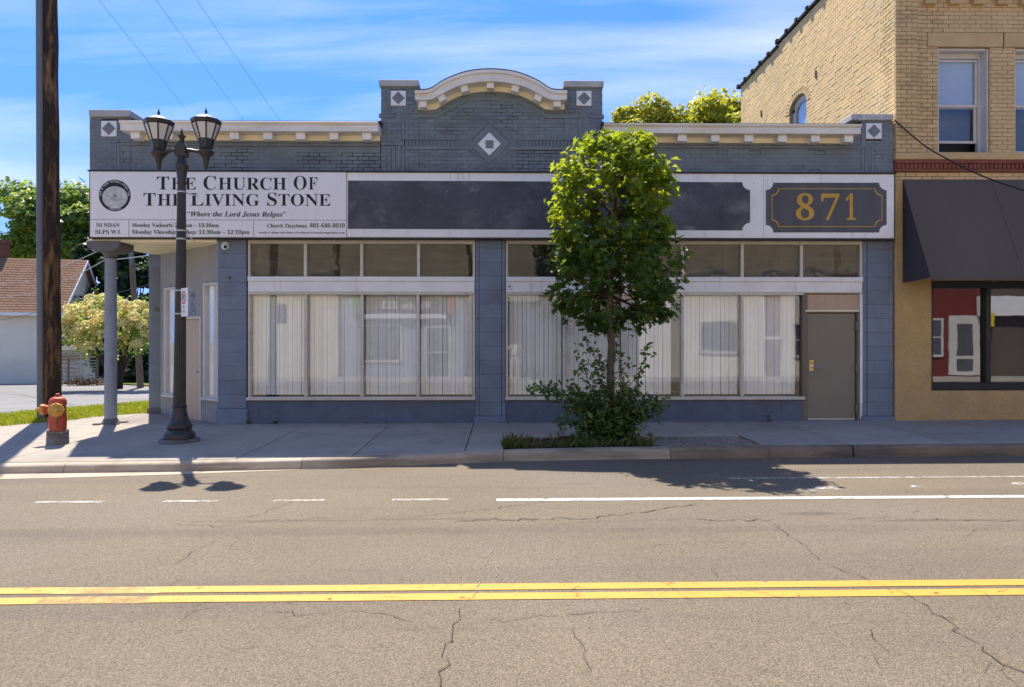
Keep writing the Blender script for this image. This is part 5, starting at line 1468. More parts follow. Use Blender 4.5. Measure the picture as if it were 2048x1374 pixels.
b = B(); b.box(X(1872), X(1960), FY + .10, FY + .13, ZC(569, F), ZC(566, F)); b.done('window_track', m_alum, sw)
# awning
ax0, ax1 = X(1803.5), 12.6
ayf = FY - .90; zat, zab = ZC(357, F), ZC(562, F)
aw = thing('awning', 'large plain charcoal fabric awning over the shop window of the tan building', 'awning', (ax0, FY, zab))
b = B(); n = 14; seg = []
for i in range(n + 1):
    t = i / n; seg.append((FY - .01 - .89 * t, zat + (zab - zat) * t - .02 * math.sin(math.pi * t)))
b.prism(seg + [(p[0] + .012, p[1] - .014) for p in reversed(seg)], 'x', ax0 + .002, ax1)
b.done('canopy', m_awn, aw, smooth=40)
for xx in (ax0 + 1.75, ax0 + 3.4):
    b = B(); b.prism([(p[0] - .004, p[1] + .006) for p in seg] + [(p[0] + .004, p[1] - .004) for p in reversed(seg)], 'x', xx - .012, xx + .012); b.done('seam', m_awn, aw, smooth=40)
b = B(); b.box(ax0, ax1, FY - .912, FY - .896, zab - .05, zab + .012); b.done('hem', m_awn, aw, bevel=.003)
b = B(); b.prism([(FY - .012, zat - .03), (FY - .89, zab - .005), (FY - .012, zab - .03)], 'x', ax0 - .004, ax0 + .006); b.done('end_panel', m_awnd, aw)
b = B()
for xx in (ax0 + .03, ax0 + 1.75, ax0 + 3.4, ax1 - .1):
    b.tube([(xx, FY - .03, zat - .13), (xx, FY - .80, zab + .0), (xx, FY - .03, zab + .0)], .013, 6)
b.tube([(ax0, FY - .885, zab - .01), (ax1, FY - .885, zab - .01)], .014, 6)
b.done('frame', m_alum, aw)

# ------------------------------------------------------------------ street lamp
LX, LYp = PX(359, 11.4), 11.4
lz = walk_z(LX, LYp)
lamp = thing('street_lamp', 'dark bronze fluted street lamp with two lanterns in front of the church sign', 'street lamp', (LX, LYp, lz))
sc_ = LYp / FPX
def lzp(py): return CZ + (680 - py) * sc_
b = B(); ft_ = []
pts = [(.31, -.05), (.31, .03), (.29, .055)]
b.lathe(pts, (LX, LYp, lz), 26, sx=1.0); b.done('footing', m_stone, lamp, smooth=40)
zt0 = lz + .055
prof = [(29, 883), (29.5, 881), (29, 869), (27.5, 866), (24, 863.5), (22, 860), (23.5, 857), (24, 853), (22, 849), (19, 844), (16, 836), (13.8, 826), (12.6, 817), (13.6, 815.5), (13.6, 812), (12, 810.5)]
b = B(); b.lathe([(r * sc_, lzp(y) + .02) for r, y in prof], (LX, LYp, 0), 30); b.done('base', m_bronze, lamp, smooth=35)
b = B()                                      # fluted tapering shaft
n = 48; zs_ = [lzp(811), lzp(700), lzp(560), lzp(470), lzp(365)]; rs_ = [.097, .089, .080, .073, .063]
vs = []
top_dx = (364 - 359.5) * sc_
for z, rr in zip(zs_, rs_):
    t = (z - zs_[0]) / (zs_[-1] - zs_[0])
    for k in range(n):
        a = 2 * math.pi * k / n; r2 = rr * (1 - (.085 if k % 3 == 0 else 0))
        vs.append((LX + top_dx * t + r2 * math.cos(a), LYp + r2 * math.sin(a), z))
b.add(vs, [(j * n + k, j * n + (k + 1) % n, (j + 1) * n + (k + 1) % n, (j + 1) * n + k) for j in range(4) for k in range(n)])
b.done('shaft', m_bronze, lamp)
LT = LX + top_dx
prof = [(7.6, 372), (8.8, 370), (8.8, 365), (8.0, 362), (9.5, 350), (11.5, 340), (12.8, 337), (12.8, 333), (10.5, 331), (9.5, 326), (7.5, 320), (7, 316)]
b = B(); b.lathe([(r * sc_, lzp(y)) for r, y in prof], (LT, LYp, 0), 20); b.done('capital', m_bronze, lamp, smooth=40)
b = B(); h = 9.5 * sc_
b.prism([(LT - h, lzp(317)), (LT - h * 1.15, lzp(310)), (LT - h * 1.15, lzp(298)), (LT - h * .8, lzp(291)), (LT - h * .45, lzp(288)), (LT + h * .45, lzp(288)), (LT + h * .8, lzp(291)), (LT + h * 1.15, lzp(298)), (LT + h * 1.15, lzp(310)), (LT + h, lzp(317))], 'y', LYp - h, LYp + h)
blk = b.done('arm_block', m_bronze, lamp, bevel=.012)
prof = [(4.6, 289), (4.4, 281), (5.6, 279), (5.6, 277.5), (7.4, 276), (7.4, 274), (4.2, 273), (2.2, 268), (2.6, 266), (1.6, 264), (.3, 259)]
b = B(); b.lathe([(r * sc_, lzp(y)) for r, y in prof], (LT, LYp, 0), 14); b.done('finial', m_bronze, lamp, smooth=40)
for s, px, dy in ((-1, 318, 0), (1, 411.5, -2.5)):
    lx = LX + (px - 359) * sc_; ly = LYp
    def q(y): return lzp(y + dy)
    b = B(); b.tube([(LT + s * .07, ly, lzp(304)), (LT + s * .16, ly, lzp(303)), (lx - s * .17, ly, lzp(305)), (lx - s * .10, ly, q(308))], [.042, .026, .026, .032], 10); b.done('arm', m_bronze, lamp, smooth=50)
    cupp = [(1.5, 344), (3, 342), (4.2, 338), (5.2, 330), (6.2, 323), (8.5, 318.5), (12.5, 315), (15.3, 311.5), (15.6, 308), (12, 305.5), (11, 303)]
    b = B(); b.lathe([(r * sc_, q(y)) for r, y in cupp], (lx, ly, 0), 18); cu_ = b.done('lantern_cup', m_bronze, lamp, smooth=40)
    ns = 8; a0 = math.pi / 8
    b = B()
    b.lathe([(r * sc_, q(y)) for r, y in ((10.5, 304), (12.5, 302), (15.8, 284), (15.2, 283.6))], (lx, ly, 0), ns, a0=a0)
    lant = b.done('lantern', m_lampblk, lamp, bevel=.003)
    rb, rt, zb_, zt_ = 15.4 * sc_, 26 * sc_, q(284), q(254.5)
    for k in range(ns):
        a1 = a0 + 2 * math.pi * k / ns; a2 = a0 + 2 * math.pi * (k + 1) / ns
        p = [(lx + rr * .985 * math.cos(a), ly + rr * .985 * math.sin(a), z) for (rr, a, z) in ((rb, a1, zb_), (rb, a2, zb_), (rt, a2, zt_), (rt, a1, zt_))]
        nn = Vector((math.cos((a1 + a2) / 2), math.sin((a1 + a2) / 2), -.3)) * -.006
        pb2 = B(); pb2.add(p + [tuple(Vector(v) + nn) for v in p], [(0, 1, 2, 3), (7, 6, 5, 4), (0, 4, 5, 1), (1, 5, 6, 2), (2, 6, 7, 3), (3, 7, 4, 0)]); pb2.done('lantern_pane', m_frost, lant)
    b = B()
    for k in range(ns):
        a1 = a0 + 2 * math.pi * k / ns
        b.tube([(lx + rb * math.cos(a1), ly + rb * math.sin(a1), zb_), (lx + rt * math.cos(a1), ly + rt * math.sin(a1), zt_)], .0125, 5)
    b.done('glazing_bar', m_lampblk, lant, kind=None)
    b = B(); b.lathe([(24.5 * sc_, q(255.5)), (27.5 * sc_, q(253.5)), (29.5 * sc_, q(246)), (28 * sc_, q(245.2))], (lx, ly, 0), ns, a0=a0); b.done('lantern_rim', m_lampblk, lant, bevel=.004)
    b = B(); b.lathe([(28 * sc_, q(245.5)), (24 * sc_, q(242.5)), (17 * sc_, q(239)), (9 * sc_, q(236.5)), (3 * sc_, q(235))], (lx, ly, 0), ns, a0=a0); b.done('lantern_roof', m_lroof, lant, smooth=25)
    pf = [(5.5, 238), (5.8, 236.5), (3.4, 235.5), (2, 233), (1.6, 230.5), (3.4, 229.6), (3.4, 228.6), (1.5, 227.8), (2.2, 226.5), (1.3, 225), (.3, 219.5)]
    b = B(); b.lathe([(r * sc_, q(y)) for r, y in pf], (lx, ly, 0), 12); b.done('lantern_finial', m_lampblk, lant, smooth=40)
def px3(px, py, Y): return (PX(px, Y), Y, PZ(px, py, Y))
lf = LYp - .09
for (a, c, y) in (((372, 386), (397, 393.5), 387), ((371, 468), (391.5, 485), 464)):
    b = B(); b.tube([px3(a[0], a[1], LYp), px3((a[0] + c[0]) / 2, (a[1] + c[1]) / 2 - 1, LYp + .05), px3(c[0], c[1], LYp + .1)], [.012, .011, .010], 6); b.done('banner_arm', m_alum, lamp)
for (y, dr) in ((386, .004), (463, .005), (479.5, .004)):
    t = (lzp(y) - zs_[0]) / (zs_[-1] - zs_[0]); rr = .097 + (.063 - .097) * t
    b = B(); b.lathe([(rr + .002, lzp(y + 1.6)), (rr + dr + .002, lzp(y + 1)), (rr + dr + .002, lzp(y - 1)), (rr + .002, lzp(y - 1.6))], (LX + top_dx * t, LYp, 0), 24); b.done('strap', m_alum, lamp)
# parking signs strapped to the lamp post
def yawed(cx, cy, ang):
    return Matrix.Translation((cx, cy, 0)) @ Matrix.Rotation(ang, 4, 'Z')
Yc = LYp - .15; x1_ = PX(368, Yc)
sg = [(x1_, Yc, -.777, 'np', 576, 633)]
ne = (x1_ + .15 * math.cos(-.777), Yc + .15 * math.sin(-.777))
sg.append((ne[0] + .008 + .15 * math.cos(1.62), ne[1] + .01 + .15 * math.sin(1.62), 1.62, 'fd', 579, 632))
for (xm, Yc, ang, kind_, y0, y1) in sg:
    za, zb_ = PZ(370, y1, Yc), PZ(370, y0, Yc); hw = .15
    lab = 'small no parking sign with a red circle strapped to the lamp post' if kind_ == 'np' else 'small faded grey sign angled right beside the no parking sign'
    t = thing('parking_sign', lab, 'sign', (xm, Yc, za))
    MX = yawed(xm, Yc, ang)
    b = B(); b.xf = MX; b.box(-hw, hw, -.003, .003, za, zb_); pl = b.done('plate', m_signwhite if kind_ == 'np' else M('faded_sign_plate', (0.46, 0.48, 0.52), 0.5, 0.2, 8), t, bevel=.0015)
    zc = zb_ - .155
    b = B(); b.xf = MX
    if kind_ == 'np':
        for k in range(28):
            a1, a2 = 2 * math.pi * k / 28, 2 * math.pi * (k + 1) / 28
            b.prism([(.085 * math.cos(a1), zc + .105 * math.sin(a1)), (.085 * math.cos(a2), zc + .105 * math.sin(a2)), (.065 * math.cos(a2), zc + .083 * math.sin(a2)), (.065 * math.cos(a1), zc + .083 * math.sin(a1))], 'y', -.005, -.0032)
        b.prism([(-.055, zc + .065), (-.045, zc + .075), (.055, zc - .065), (.045, zc - .075)], 'y', -.006, -.0035)
        b.done('red_circle', m_signred, pl)
        b = B(); b.xf = MX
        text_into(b, 'P', -.035, .04, zc - .055, .105, -.004, .001, 0, 0, True, True)
        for k, s in enumerate(('ANY', 'TIME')): text_into(b, s, -.05, .05, za + .135 - k * .075, .035, -.004, .001, 0, 0, True, True)
        b.done('sign_lettering', m_letter, pl, kind='stuff')
    else:
        text_into(b, 'BUS', -.06, .06, zb_ - .12, .06, -.004, .001, 0, 0, True, True)
        for k, s in enumerate(('NO', 'STOP')): text_into(b, s, -.045 if k else -.03, .045 if k else .03, za + .16 - k * .09, .045, -.004, .001, 0, 0, True, True)
        b.done('sign_lettering', m_signgrey, pl, kind='stuff')
    if kind_ == 'np':
        b = B()
        for y in (582, 628): b.lathe([(.092, lzp(y + 1.5)), (.095, lzp(y)), (.092, lzp(y - 1.5))], (LX + .01, LYp, 0), 20)
        b.done('strap', m_alum, t)

# ------------------------------------------------------------------ fire hydrant
HX, HY = PX(115.5, 11.3), 11.3
hz = walk_z(HX, HY); hs_ = HY / FPX
hyd = thing('fire_hydrant', 'weathered red fire hydrant with yellow caps on the corner pavement', 'hydrant', (HX, HY, hz))
def hzz(y): return hz + (892 - y) * hs_
b = B(); b.lathe([(.158, -.05), (.158, hzz(881) - hz), (.15, hzz(879) - hz), (.14, hzz(877.5) - hz)], (HX, HY, hz), 24); b.done('base', m_iron, hyd, smooth=40)
b = B(); b.lathe([(.155, hzz(878)), (.155, hzz(873)), (.125, hzz(872.8)), (.125, hzz(872.2)), (.155, hzz(872)), (.155, hzz(867)), (.12, hzz(866.5))], (HX, HY, 0), 24)
for k in range(8):
    a = 2 * math.pi * k / 8 + .2; b.lathe([(.016, hzz(880)), (.016, hzz(865.5))], (HX + .147 * math.cos(a), HY + .147 * math.sin(a), 0), 6)
b.done('flange', m_iron, hyd, bevel=.003)
b = B(); b.lathe([(.122, hzz(867)), (.126, hzz(850)), (.13, hzz(836)), (.118, hzz(834)), (.118, hzz(815)), (.128, hzz(814)), (.128, hzz(811)), (.122, hzz(810))], (HX, HY, 0), 28); b.done('barrel', m_red, hyd, smooth=40)
b = B(); b.lathe([(.126, hzz(810.5)), (.122, hzz(807)), (.105, hzz(803)), (.075, hzz(800.5)), (.045, hzz(799.5)), (.042, hzz(798)), (.028, hzz(797.5)), (.028, hzz(793.5)), (.02, hzz(793))], (HX, HY, 0), 20); b.done('bonnet', m_red, hyd, smooth=40)
cz = hzz(824)
for (ang, r, ln, nm) in ((math.radians(195), .078, .135, 'side_cap'), (math.radians(-64), .105, .10, 'front_cap')):
    MX = Matrix.Translation((HX, HY, cz)) @ Matrix.Rotation(ang, 4, 'Z')
    b = B(); b.xf = MX; b.lathe([(r * .85, .07), (r * .85, .16), (r, .165), (r, .185)], (0, 0, 0), 20, ax='x'); b.done('nozzle', m_red, hyd, smooth=40)
    b = B(); b.xf = MX; b.lathe([(r * 1.02, .186), (r * 1.05, .21), (r * .98, .235), (r * .7, .25), (.032, .262), (.028, .30), (.02, .305)], (0, 0, 0), 20, ax='x')
    for k in range(8):
        a = 2 * math.pi * k / 8; b.lathe([(.012, .19), (.012, .24)], (0, r * math.cos(a), r * math.sin(a)), 6, ax='x')
    b.done(nm, m_yel, hyd, smooth=40)
    d = Vector((math.cos(ang), math.sin(ang), 0)); P0 = Vector((HX, HY, cz)) + d * .2 - Vector((0, 0, r)); P1 = Vector((HX, HY, cz)) + d * .13 - Vector((0, 0, r + .02))
    pts = [P0 + (P1 - P0) * t + Vector((0, 0, -.17 * math.sin(math.pi * t))) for t in [i / 8 for i in range(9)]]
    b = B()
    for i in range(8): b.tube([pts[i], pts[i + 1]], .0055 if i % 2 else .0085, 5)
    b.done('chain', m_iron, hyd)

# ------------------------------------------------------------------ utility pole and wires
UY = 14.7; UX = PX(104, UY); uz = verge_z(UX, UY)
up = thing('utility_pole', 'tall dark creosoted utility pole with a grey conduit beside the hydrant', 'utility pole', (UX, UY, uz))
b = B(); n = 18; P = []; 
zz_ = [uz - .2] + [uz + .6 * i for i in range(0, 20)]
for i, z in enumerate(zz_):
    t = max(0, (z - 0) / 8.8); P.append((UX + PX(99.5, UY) * t - PX(104, UY) * t + .008 * math.sin(i * 1.9), UY + .006 * math.sin(i * 2.3), z))
b.tube(P, [.182 - .042 * max(0, (p[2] / 8.8)) for p in P], n); b.done('pole', m_pole, up, smooth=60)
b = B(); b.tube([(PX(81.5, UY - .15), UY - .15, uz - .2), (PX(80.5, UY - .15), UY - .15, 4), (PX(79, UY - .15), UY - .15, 8.8), (PX(78.6, UY - .15), UY - .15, 11)], [.068, .068, .066, .066], 12); b.done('conduit', m_cond, up, smooth=60)
def wire(name, pts, r, mat, label, group=None, sag=0.0):
    P = []
    for (p, q) in zip(pts, pts[1:]):
        p, q = Vector(p), Vector(q)
        for i in range(12):
            t = i / 12; P.append(p + (q - p) * t - Vector((0, 0, sag * 4 * t * (1 - t))))
    P.append(Vector(pts[-1]))
    b = B(); b.tube(P, r, 5); o = b.done(name, mat, None, org=tuple(P[0])); tag(o, label, 'wire', group); return o
for (a, c, lab) in (((150, -60), (370, 216), 'thin overhead wire crossing the sky nearest the utility pole'), ((268, -60), (520, 285), 'thin overhead wire above the left lantern in the middle of three'), ((352, -60), (600, 300), 'thin overhead wire rightmost of the three in the left sky')):
    wire('overhead_wire', [px3(a[0], a[1], 14.5), px3(c[0], c[1], 26)],   .0042, m_wire, lab, 'thin overhead wires in the left sky')
wire('service_cable', [(XB - .02, F - .05, PZ(1787, 240, F - .05)), px3(1850, 292, 13.3), px3(1895, 318, 13.0), px3(1960, 350, 12.6), px3(2048, 381, 12.0), px3(2300, 420, 11.0)], .014, m_wire, 'black service cable drooping from the grey roof corner across the tan building', None, .01)
wire('service_wire', [px3(-160, 578, 40), px3(60, 563, 32), px3(121, 533, 28), px3(200, 500, 22), (-8.05, 17.5, 4.3)], .014, m_wirel, 'upper pale wire running from the house to the shop corner', 'pale wires left of the shop', .03)
wire('service_wire', [px3(-160, 612, 40), px3(60, 588, 32), px3(121, 565, 28), px3(208, 521, 22), (-8.05, 17.9, 3.9)], .014, m_wirel, 'lower pale wire running from the house to the shop corner', 'pale wires left of the shop', .03)
wire('phone_wire', [px3(-100, 658, 38), px3(0, 640, 36), px3(80, 622, 34), px3(330, 560, 26)], .012, m_wire, 'dark wire low across the pale wall of the house', None, .05)
# ------------------------------------------------------------------ street tree by the kerb
TX, TY = PX(1221, 11.3), 11.3
tz = walk_z(TX, TY) - .03
def tpx(px, py, Y=TY): return Vector((PX(px, Y), Y, PZ(px, py, Y)))
tree = thing('street_tree', 'young broad leaved street tree with a slim trunk at the kerb before the shop', 'tree', (TX, TY, tz))
tr = random.Random(21)
spine = [tpx(1222, 885), tpx(1222, 800), tpx(1221, 730), tpx(1223, 690), tpx(1219, 640), tpx(1222, 560), tpx(1228, 480), tpx(1226, 410), tpx(1228, 350), tpx(1232, 300)]
spine[0].z = tz - .05
for i, p in enumerate(spine): p.y += .03 * math.sin(i * 1.7)
b = B(); b.tube(spine, [.078, .066, .060, .062, .056, .050, .042, .032, .022, .010], 12); b.done('trunk', m_bark, tree, smooth=60)
# outline of the crown in the photograph: half widths by height
prof_y = [265, 275, 290, 310, 330, 360, 390, 420, 440, 455, 475, 500, 530, 560, 590, 620, 645, 665]
prof_l = [1205, 1175, 1160, 1140, 1112, 1105, 1105, 1095, 1100, 1115, 1110, 1105, 1092, 1090, 1095, 1118, 1145, 1190]
prof_r = [1285, 1305, 1312, 1315, 1338, 1340, 1338, 1332, 1335, 1335, 1345, 1358, 1370, 1366, 1358, 1350, 1325, 1270]
def crown_at(z):
    py = 680 - (z - CZ) * FPX / TY
    l = np.interp(py, prof_y, prof_l); r = np.interp(py, prof_y, prof_r)
    return PX(float(l), TY), PX(float(r), TY)
ztop, zbot = PZ(1220, 265, TY), PZ(1220, 664, TY)
def spine_x(z):
    for p, q in zip(spine, spine[1:]):
        if p.z <= z <= q.z: return p + (q - p) * ((z - p.z) / (q.z - p.z))
    return spine[-1]
limbs = B(); clumps = []
for k in range(500):
    z = tr.uniform(zbot + .02, ztop - .03)
    l, r = crown_at(z); cx = (l + r) / 2; rx = (r - l) / 2
    a = tr.uniform(0, 2 * math.pi); rad = math.sqrt(tr.uniform(.10, 1.0))
    rad = min(rad, .95) if tr.random() > .06 else 1.03
    x = cx + rx * rad * math.cos(a); y = TY + rx * .92 * rad * math.sin(a)
    py_ = 680 - (z - CZ) * FPX / TY; pxx = 1024 + (x / TY) * FPX - 19.5
    if math.sin(x * 4.1 + 1.3) + math.sin(y * 4.7 + .4) + math.sin(z * 4.3 + x * 1.7 + 2.0) > 1.62: continue
    # the gaps the photograph shows between the two storeys of the crown
    if 430 < py_ < 462 and tr.random() < .55: continue
    if 360 < py_ < 425 and 1170 < pxx < 1230 and tr.random() < .75: continue
    clumps.append((x, y, z, rad))
    if k % 6 == 0:
        s = spine_x(max(spine[4].z + tr.uniform(.02, .7), z - .25 - .45 * rad)); e = Vector((x, y, z)); m = s.lerp(e, .5) + Vector((0, 0, -.05 + .1 * tr.random()))
        limbs.tube([s, m, e], [.015, .009, .004], 5)
limbs.done('limb', m_barkd, tree, smooth=60)
PP, NN = [], []
r_ = np.random.default_rng(31)
for (x, y, z, rad) in clumps:
    n = tr.randint(10, 17)
    for _ in range(n):
        d = r_.normal(size=3) * np.array([.09, .09, .075]); p = np.array([x, y, z]) + d
        l, r = crown_at(min(max(p[2], zbot), ztop))
        if p[0] < l - .09 or p[0] > r + .09 or p[2] > ztop + .03: continue
        outw = np.array([x - TX, y - TY, 0.0]); outw /= (np.linalg.norm(outw) + .2)
        PP.append(p); NN.append(np.array([0, 0, 0.75]) + outw * .55 + r_.normal(size=3) * .48)
PP, NN = np.array(PP), np.array(NN)
# individual leaves: the ones nearest the street
front_score = PP[:, 1] + np.abs(r_.normal(size=len(PP))) * .05
order = np.argsort(front_score); ind = order[:296]; restm = np.ones(len(PP), bool); restm[ind] = False
young = ((PP[:, 2] > ztop - 1.75 + r_.normal(size=len(PP)) * .35) & (np.hypot(PP[:, 0] - TX, PP[:, 1] - TY) > .35)).astype(int)  # not age: upper outer leaves that take the painted sunlit colour
crown = foliage('foliage', PP[restm], NN[restm], .128, [m_leaf, m_leaf_sun], tree, 'maple', 41, kind='stuff', sizevar=.5, mi=young[restm])
lmesh = []
for k in range(4):
    o = foliage('leaf', np.zeros((1, 3)), np.array([[0, 0, 1.0]]), .128 * (.85 + .1 * k), [m_leaf], None, 'maple', 50 + k, sizevar=0.0)
    lmesh.append(o.data); bpy.data.objects.remove(o)
sunmesh = []
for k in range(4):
    o = foliage('leaf', np.zeros((1, 3)), np.array([[0, 0, 1.0]]), .118 * (.85 + .1 * k), [m_leaf_sun], None, 'maple', 50 + k, sizevar=0.0)
    sunmesh.append(o.data); bpy.data.objects.remove(o)
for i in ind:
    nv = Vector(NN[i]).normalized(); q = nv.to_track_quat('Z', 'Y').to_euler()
    o = inst('leaf', (sunmesh if young[i] else lmesh)[int(i) % 4], tree, tuple(PP[i])); o.rotation_mode = 'XYZ'
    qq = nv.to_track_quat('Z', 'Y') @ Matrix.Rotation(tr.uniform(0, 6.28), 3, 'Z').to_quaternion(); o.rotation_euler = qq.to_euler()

# suckers round the foot of the tree
bush = thing('shrub', 'leafy sucker shrub growing in the tree bed around the trunk', 'shrub', (TX, TY, tz))
stems = B(); SP, SN = [], []
ends = [(1165, 760), (1140, 800), (1118, 835), (1062, 778), (1085, 780), (1150, 690), (1165, 675), (1185, 690), (1180, 720), (1238, 660), (1232, 690), (1300, 690), (1290, 730), (1270, 760), (1260, 720), (1300, 800), (1325, 800), (1310, 830), (1290, 850), (1130, 850), (1150, 870), (1200, 760), (1245, 770), (1215, 800), (1180, 800), (1265, 800), (1225, 830), (1170, 840), (1255, 850), (1195, 850), (1235, 870), (1150, 740), (1280, 780), (1205, 720), (1210, 880), (1275, 875), (1160, 815), (1140, 770), (1125, 812), (1330, 812), (1190, 780), (1250, 815)]
for (ex_, ey_) in ends:
  for rep in range(2 if ey_ > 765 else 1):
    dY = tr.uniform(-.55, .35); Yv = TY + dY
    e = Vector((PX(ex_ + tr.gauss(0, 8) * rep, Yv), Yv, PZ(ex_, ey_ + tr.gauss(0, 9) * rep, Yv)))
    s = Vector((TX + tr.uniform(-.28, .28), TY + tr.uniform(-.15, .12), tz))
    if e.z < tz + .03: e.z = tz + .05
    m = s.lerp(e, .55) + Vector((-(e.x - s.x) * .25, 0, .10 + .1 * abs(e.x - s.x)))
    path = [s.lerp(m, t) * (1 - t) + m.lerp(e, t) * t for t in [i / 10 for i in range(11)]]
    stems.tube(path, [.009 - .0007 * i for i in range(11)], 5)
    L_ = (e - s).length
    for i in range(int(18 + (36 if ey_ > 765 else 14) * L_)):
        t = tr.uniform(.22, 1.0); p = path[min(9, int(t * 10))].lerp(path[min(10, int(t * 10) + 1)], t * 10 % 1)
        SP.append(np.array(p) + r_.normal(size=3) * .055); SN.append(np.array([0, -.25, .8]) + r_.normal(size=3) * .55)
stems.done('stem', m_barkd, bush, smooth=60)
SP, SN = np.array(SP), np.array(SN)
k = SP[:, 2] > tz + .02; SP, SN = SP[k], SN[k]
so_ = np.argsort(SP[:, 1]); big = so_[:0]
foliage('foliage', SP, SN, .092, [m_leaf2], bush, 'oval', 61, kind='stuff')
lm = foliage('leaf', np.zeros((1, 3)), np.array([[0, 0, 1.0]]), .14, [m_leaf2], None, 'oval', 70, sizevar=0.0); lme = lm.data; bpy.data.objects.remove(lm)
for (px, py) in ((1300, 688), (1293, 697), (1287, 708), (1170, 676), (1163, 690), (1181, 700), (1233, 668), (1236, 655), (1229, 705), (1075, 779), (1090, 776), (1062, 778), (1105, 778), (1327, 801), (1334, 796), (1318, 806), (1150, 745), (1295, 732), (1283, 742), (1276, 756), (1248, 770), (1190, 745), (1166, 722), (1145, 780), (1132, 830), (1210, 790), (1260, 790), (1235, 820), (1180, 830), (1220, 850), (1285, 820), (1300, 870), (1155, 855)):
    Yv = TY - .35 + tr.uniform(-.1, .1)
    o = inst('leaf', lme, bush, px3(px, py, Yv)); nv = Vector((tr.gauss(0, .5), -.7, .6 + tr.gauss(0, .3))).normalized()
    o.rotation_euler = (nv.to_track_quat('Z', 'Y') @ Matrix.Rotation(tr.uniform(0, 6.28), 3, 'Z').to_quaternion()).to_euler()
for (px, py, Y) in ((1540, 838, F - .06), (498, 846, F - .05), (552, 845, F - .04)):
    P = np.array(px3(px, py, Y)) + r_.normal(size=(16, 3)) * np.array([.035, .02, .05]); P[:, 2] = np.maximum(P[:, 2], .0)
    lab = {1540: 'small green weed at the wall foot left of the olive grey door', 498: 'tiny weed at the foot of the pier beside the entrance', 552: 'tiny weed at the foot of the left bulkhead'}[px]
    tag(foliage('wall_weed', P, r_.normal(size=(16, 3)), .05, [m_leaf2], None, 'oval', px, org=tuple(px3(px, py, Y)), kind='stuff'), lab, 'weed', 'weeds at the foot of the wall')

# ------------------------------------------------------------------ trees behind
def bigtree(label, px, py_top, py_bot, wpx, Y, mats, nleaf, size, seed, lobes=14, gnd=-1.3, cat='tree', name='tree', depthk=.8, group=None, base=None):
    r = np.random.default_rng(seed); rr_ = random.Random(seed)
    cx = PX(px, Y); zt_, zb_ = PZ(px, py_top, Y), PZ(px, py_bot, Y); rx = wpx / 2 * Y / FPX; rz = (zt_ - zb_) / 2; cz_ = (zt_ + zb_) / 2
    t = thing(name, label, cat, (cx, Y, gnd), group)
    b = B(); b.tube([(cx, Y, gnd - .2), (cx + .15, Y, (gnd + zb_) / 2), (cx - .1, Y, cz_), (cx, Y, cz_ + rz * .15)], [max(.18, rx * .06), rx * .05, rx * .035, .03], 9)
    PP, NN = [], []
    for k in range(lobes):
        d = r.normal(size=3); d /= np.linalg.norm(d); q = rr_.uniform(.35, .78)
        lc = np.array([cx, Y, cz_]) + d * np.array([rx, rx * depthk, rz]) * q
        lr = rr_.uniform(.26, .42) * min(rx, rz * 1.3)
        b.tube([(cx, Y, cz_ - rz * .5), tuple(lc)], [rx * .03, .02], 6)
        n = nleaf // lobes; v = r.normal(size=(n, 3)); v /= np.linalg.norm(v, axis=1, keepdims=True)
        rad = r.uniform(.55, 1.05, n) ** .6
        sub = 1 + .22 * np.sin(v[:, 0] * 6 + k) * np.sin(v[:, 1] * 7) + .15 * np.sin(v[:, 2] * 9 + k * 2)
        p = lc + v * (rad * sub)[:, None] * lr * np.array([1.1, 1.1, .8])
        PP.append(p); NN.append(v * .7 + np.array([0, 0, .6]) + r.normal(size=(n, 3)) * .5)
    b.done('trunk', m_barkd, t, smooth=60)
    foliage('crown', np.concatenate(PP), np.concatenate(NN), size, mats, t, 'quad', seed + 1, kind='stuff')
    return t
bigtree('broad light green tree rising behind the brown roofed house', 105, 352, 530, 225, 60, [m_tree_l], 22000, .30, 1, 24)
bigtree('light green tree top showing between utility pole and sign', 175, 340, 560, 140, 57, [m_tree_l], 11000, .28, 2, 14)
bigtree('low light green tree behind the red chimney at the picture edge', -5, 440, 600, 160, 64, [m_tree_l], 9000, .30, 3, 12)
bigtree('dark tree behind the gable of the house', 190, 425, 720, 150, 54, [m_tree_d], 11000, .34, 4, 18)
bigtree('dark tall tree behind the column and the flowering tree', 265, 440, 760, 150, 52, [m_tree_d], 12000, .32, 5, 18)
bigtree('dark tree beside the rear pier of the grey building', 340, 450, 770, 160, 47, [m_tree_d], 9000, .3, 6, 16)
bigtree('dark green hedge like tree low behind the flowering tree', 262, 660, 790, 150, 46, [m_tree_d], 8000, .24, 7, 14)
bigtree('yellow green sunlit tree showing above the right cornice', 1440, 118, 420, 235, 30, [m_tree_y], 11000, .17, 8, 22)
bigtree('lower yellow green treetop left of the sunlit tree above the cornice', 1300, 172, 420, 190, 29, [m_tree_y], 9000, .15, 9, 20)
bigtree('distant tree over the side street at the left edge', -130, 420, 640, 260, 75, [m_tree_l], 8000, .45, 10, 16)
P = np.stack([r_.uniform(X(440), X(1600), 420), np.full(420, F - .06) - np.abs(r_.normal(size=420)) * .05, np.zeros(420)], 1)
P = P[(np.sin(P[:, 0] * 2.3) + np.sin(P[:, 0] * 5.1 + 1) > .1)]; P[:, 2] = [walk_z(p[0], p[1]) + .012 for p in P]
tag(foliage('leaf_litter', P, r_.normal(size=P.shape) * .4 + np.array([0, 0, 1.0]), .035, [m_dry], None, 'oval', 91, kind='stuff'), 'dry specks and leaves gathered along the foot of the shop wall', 'leaf litter')
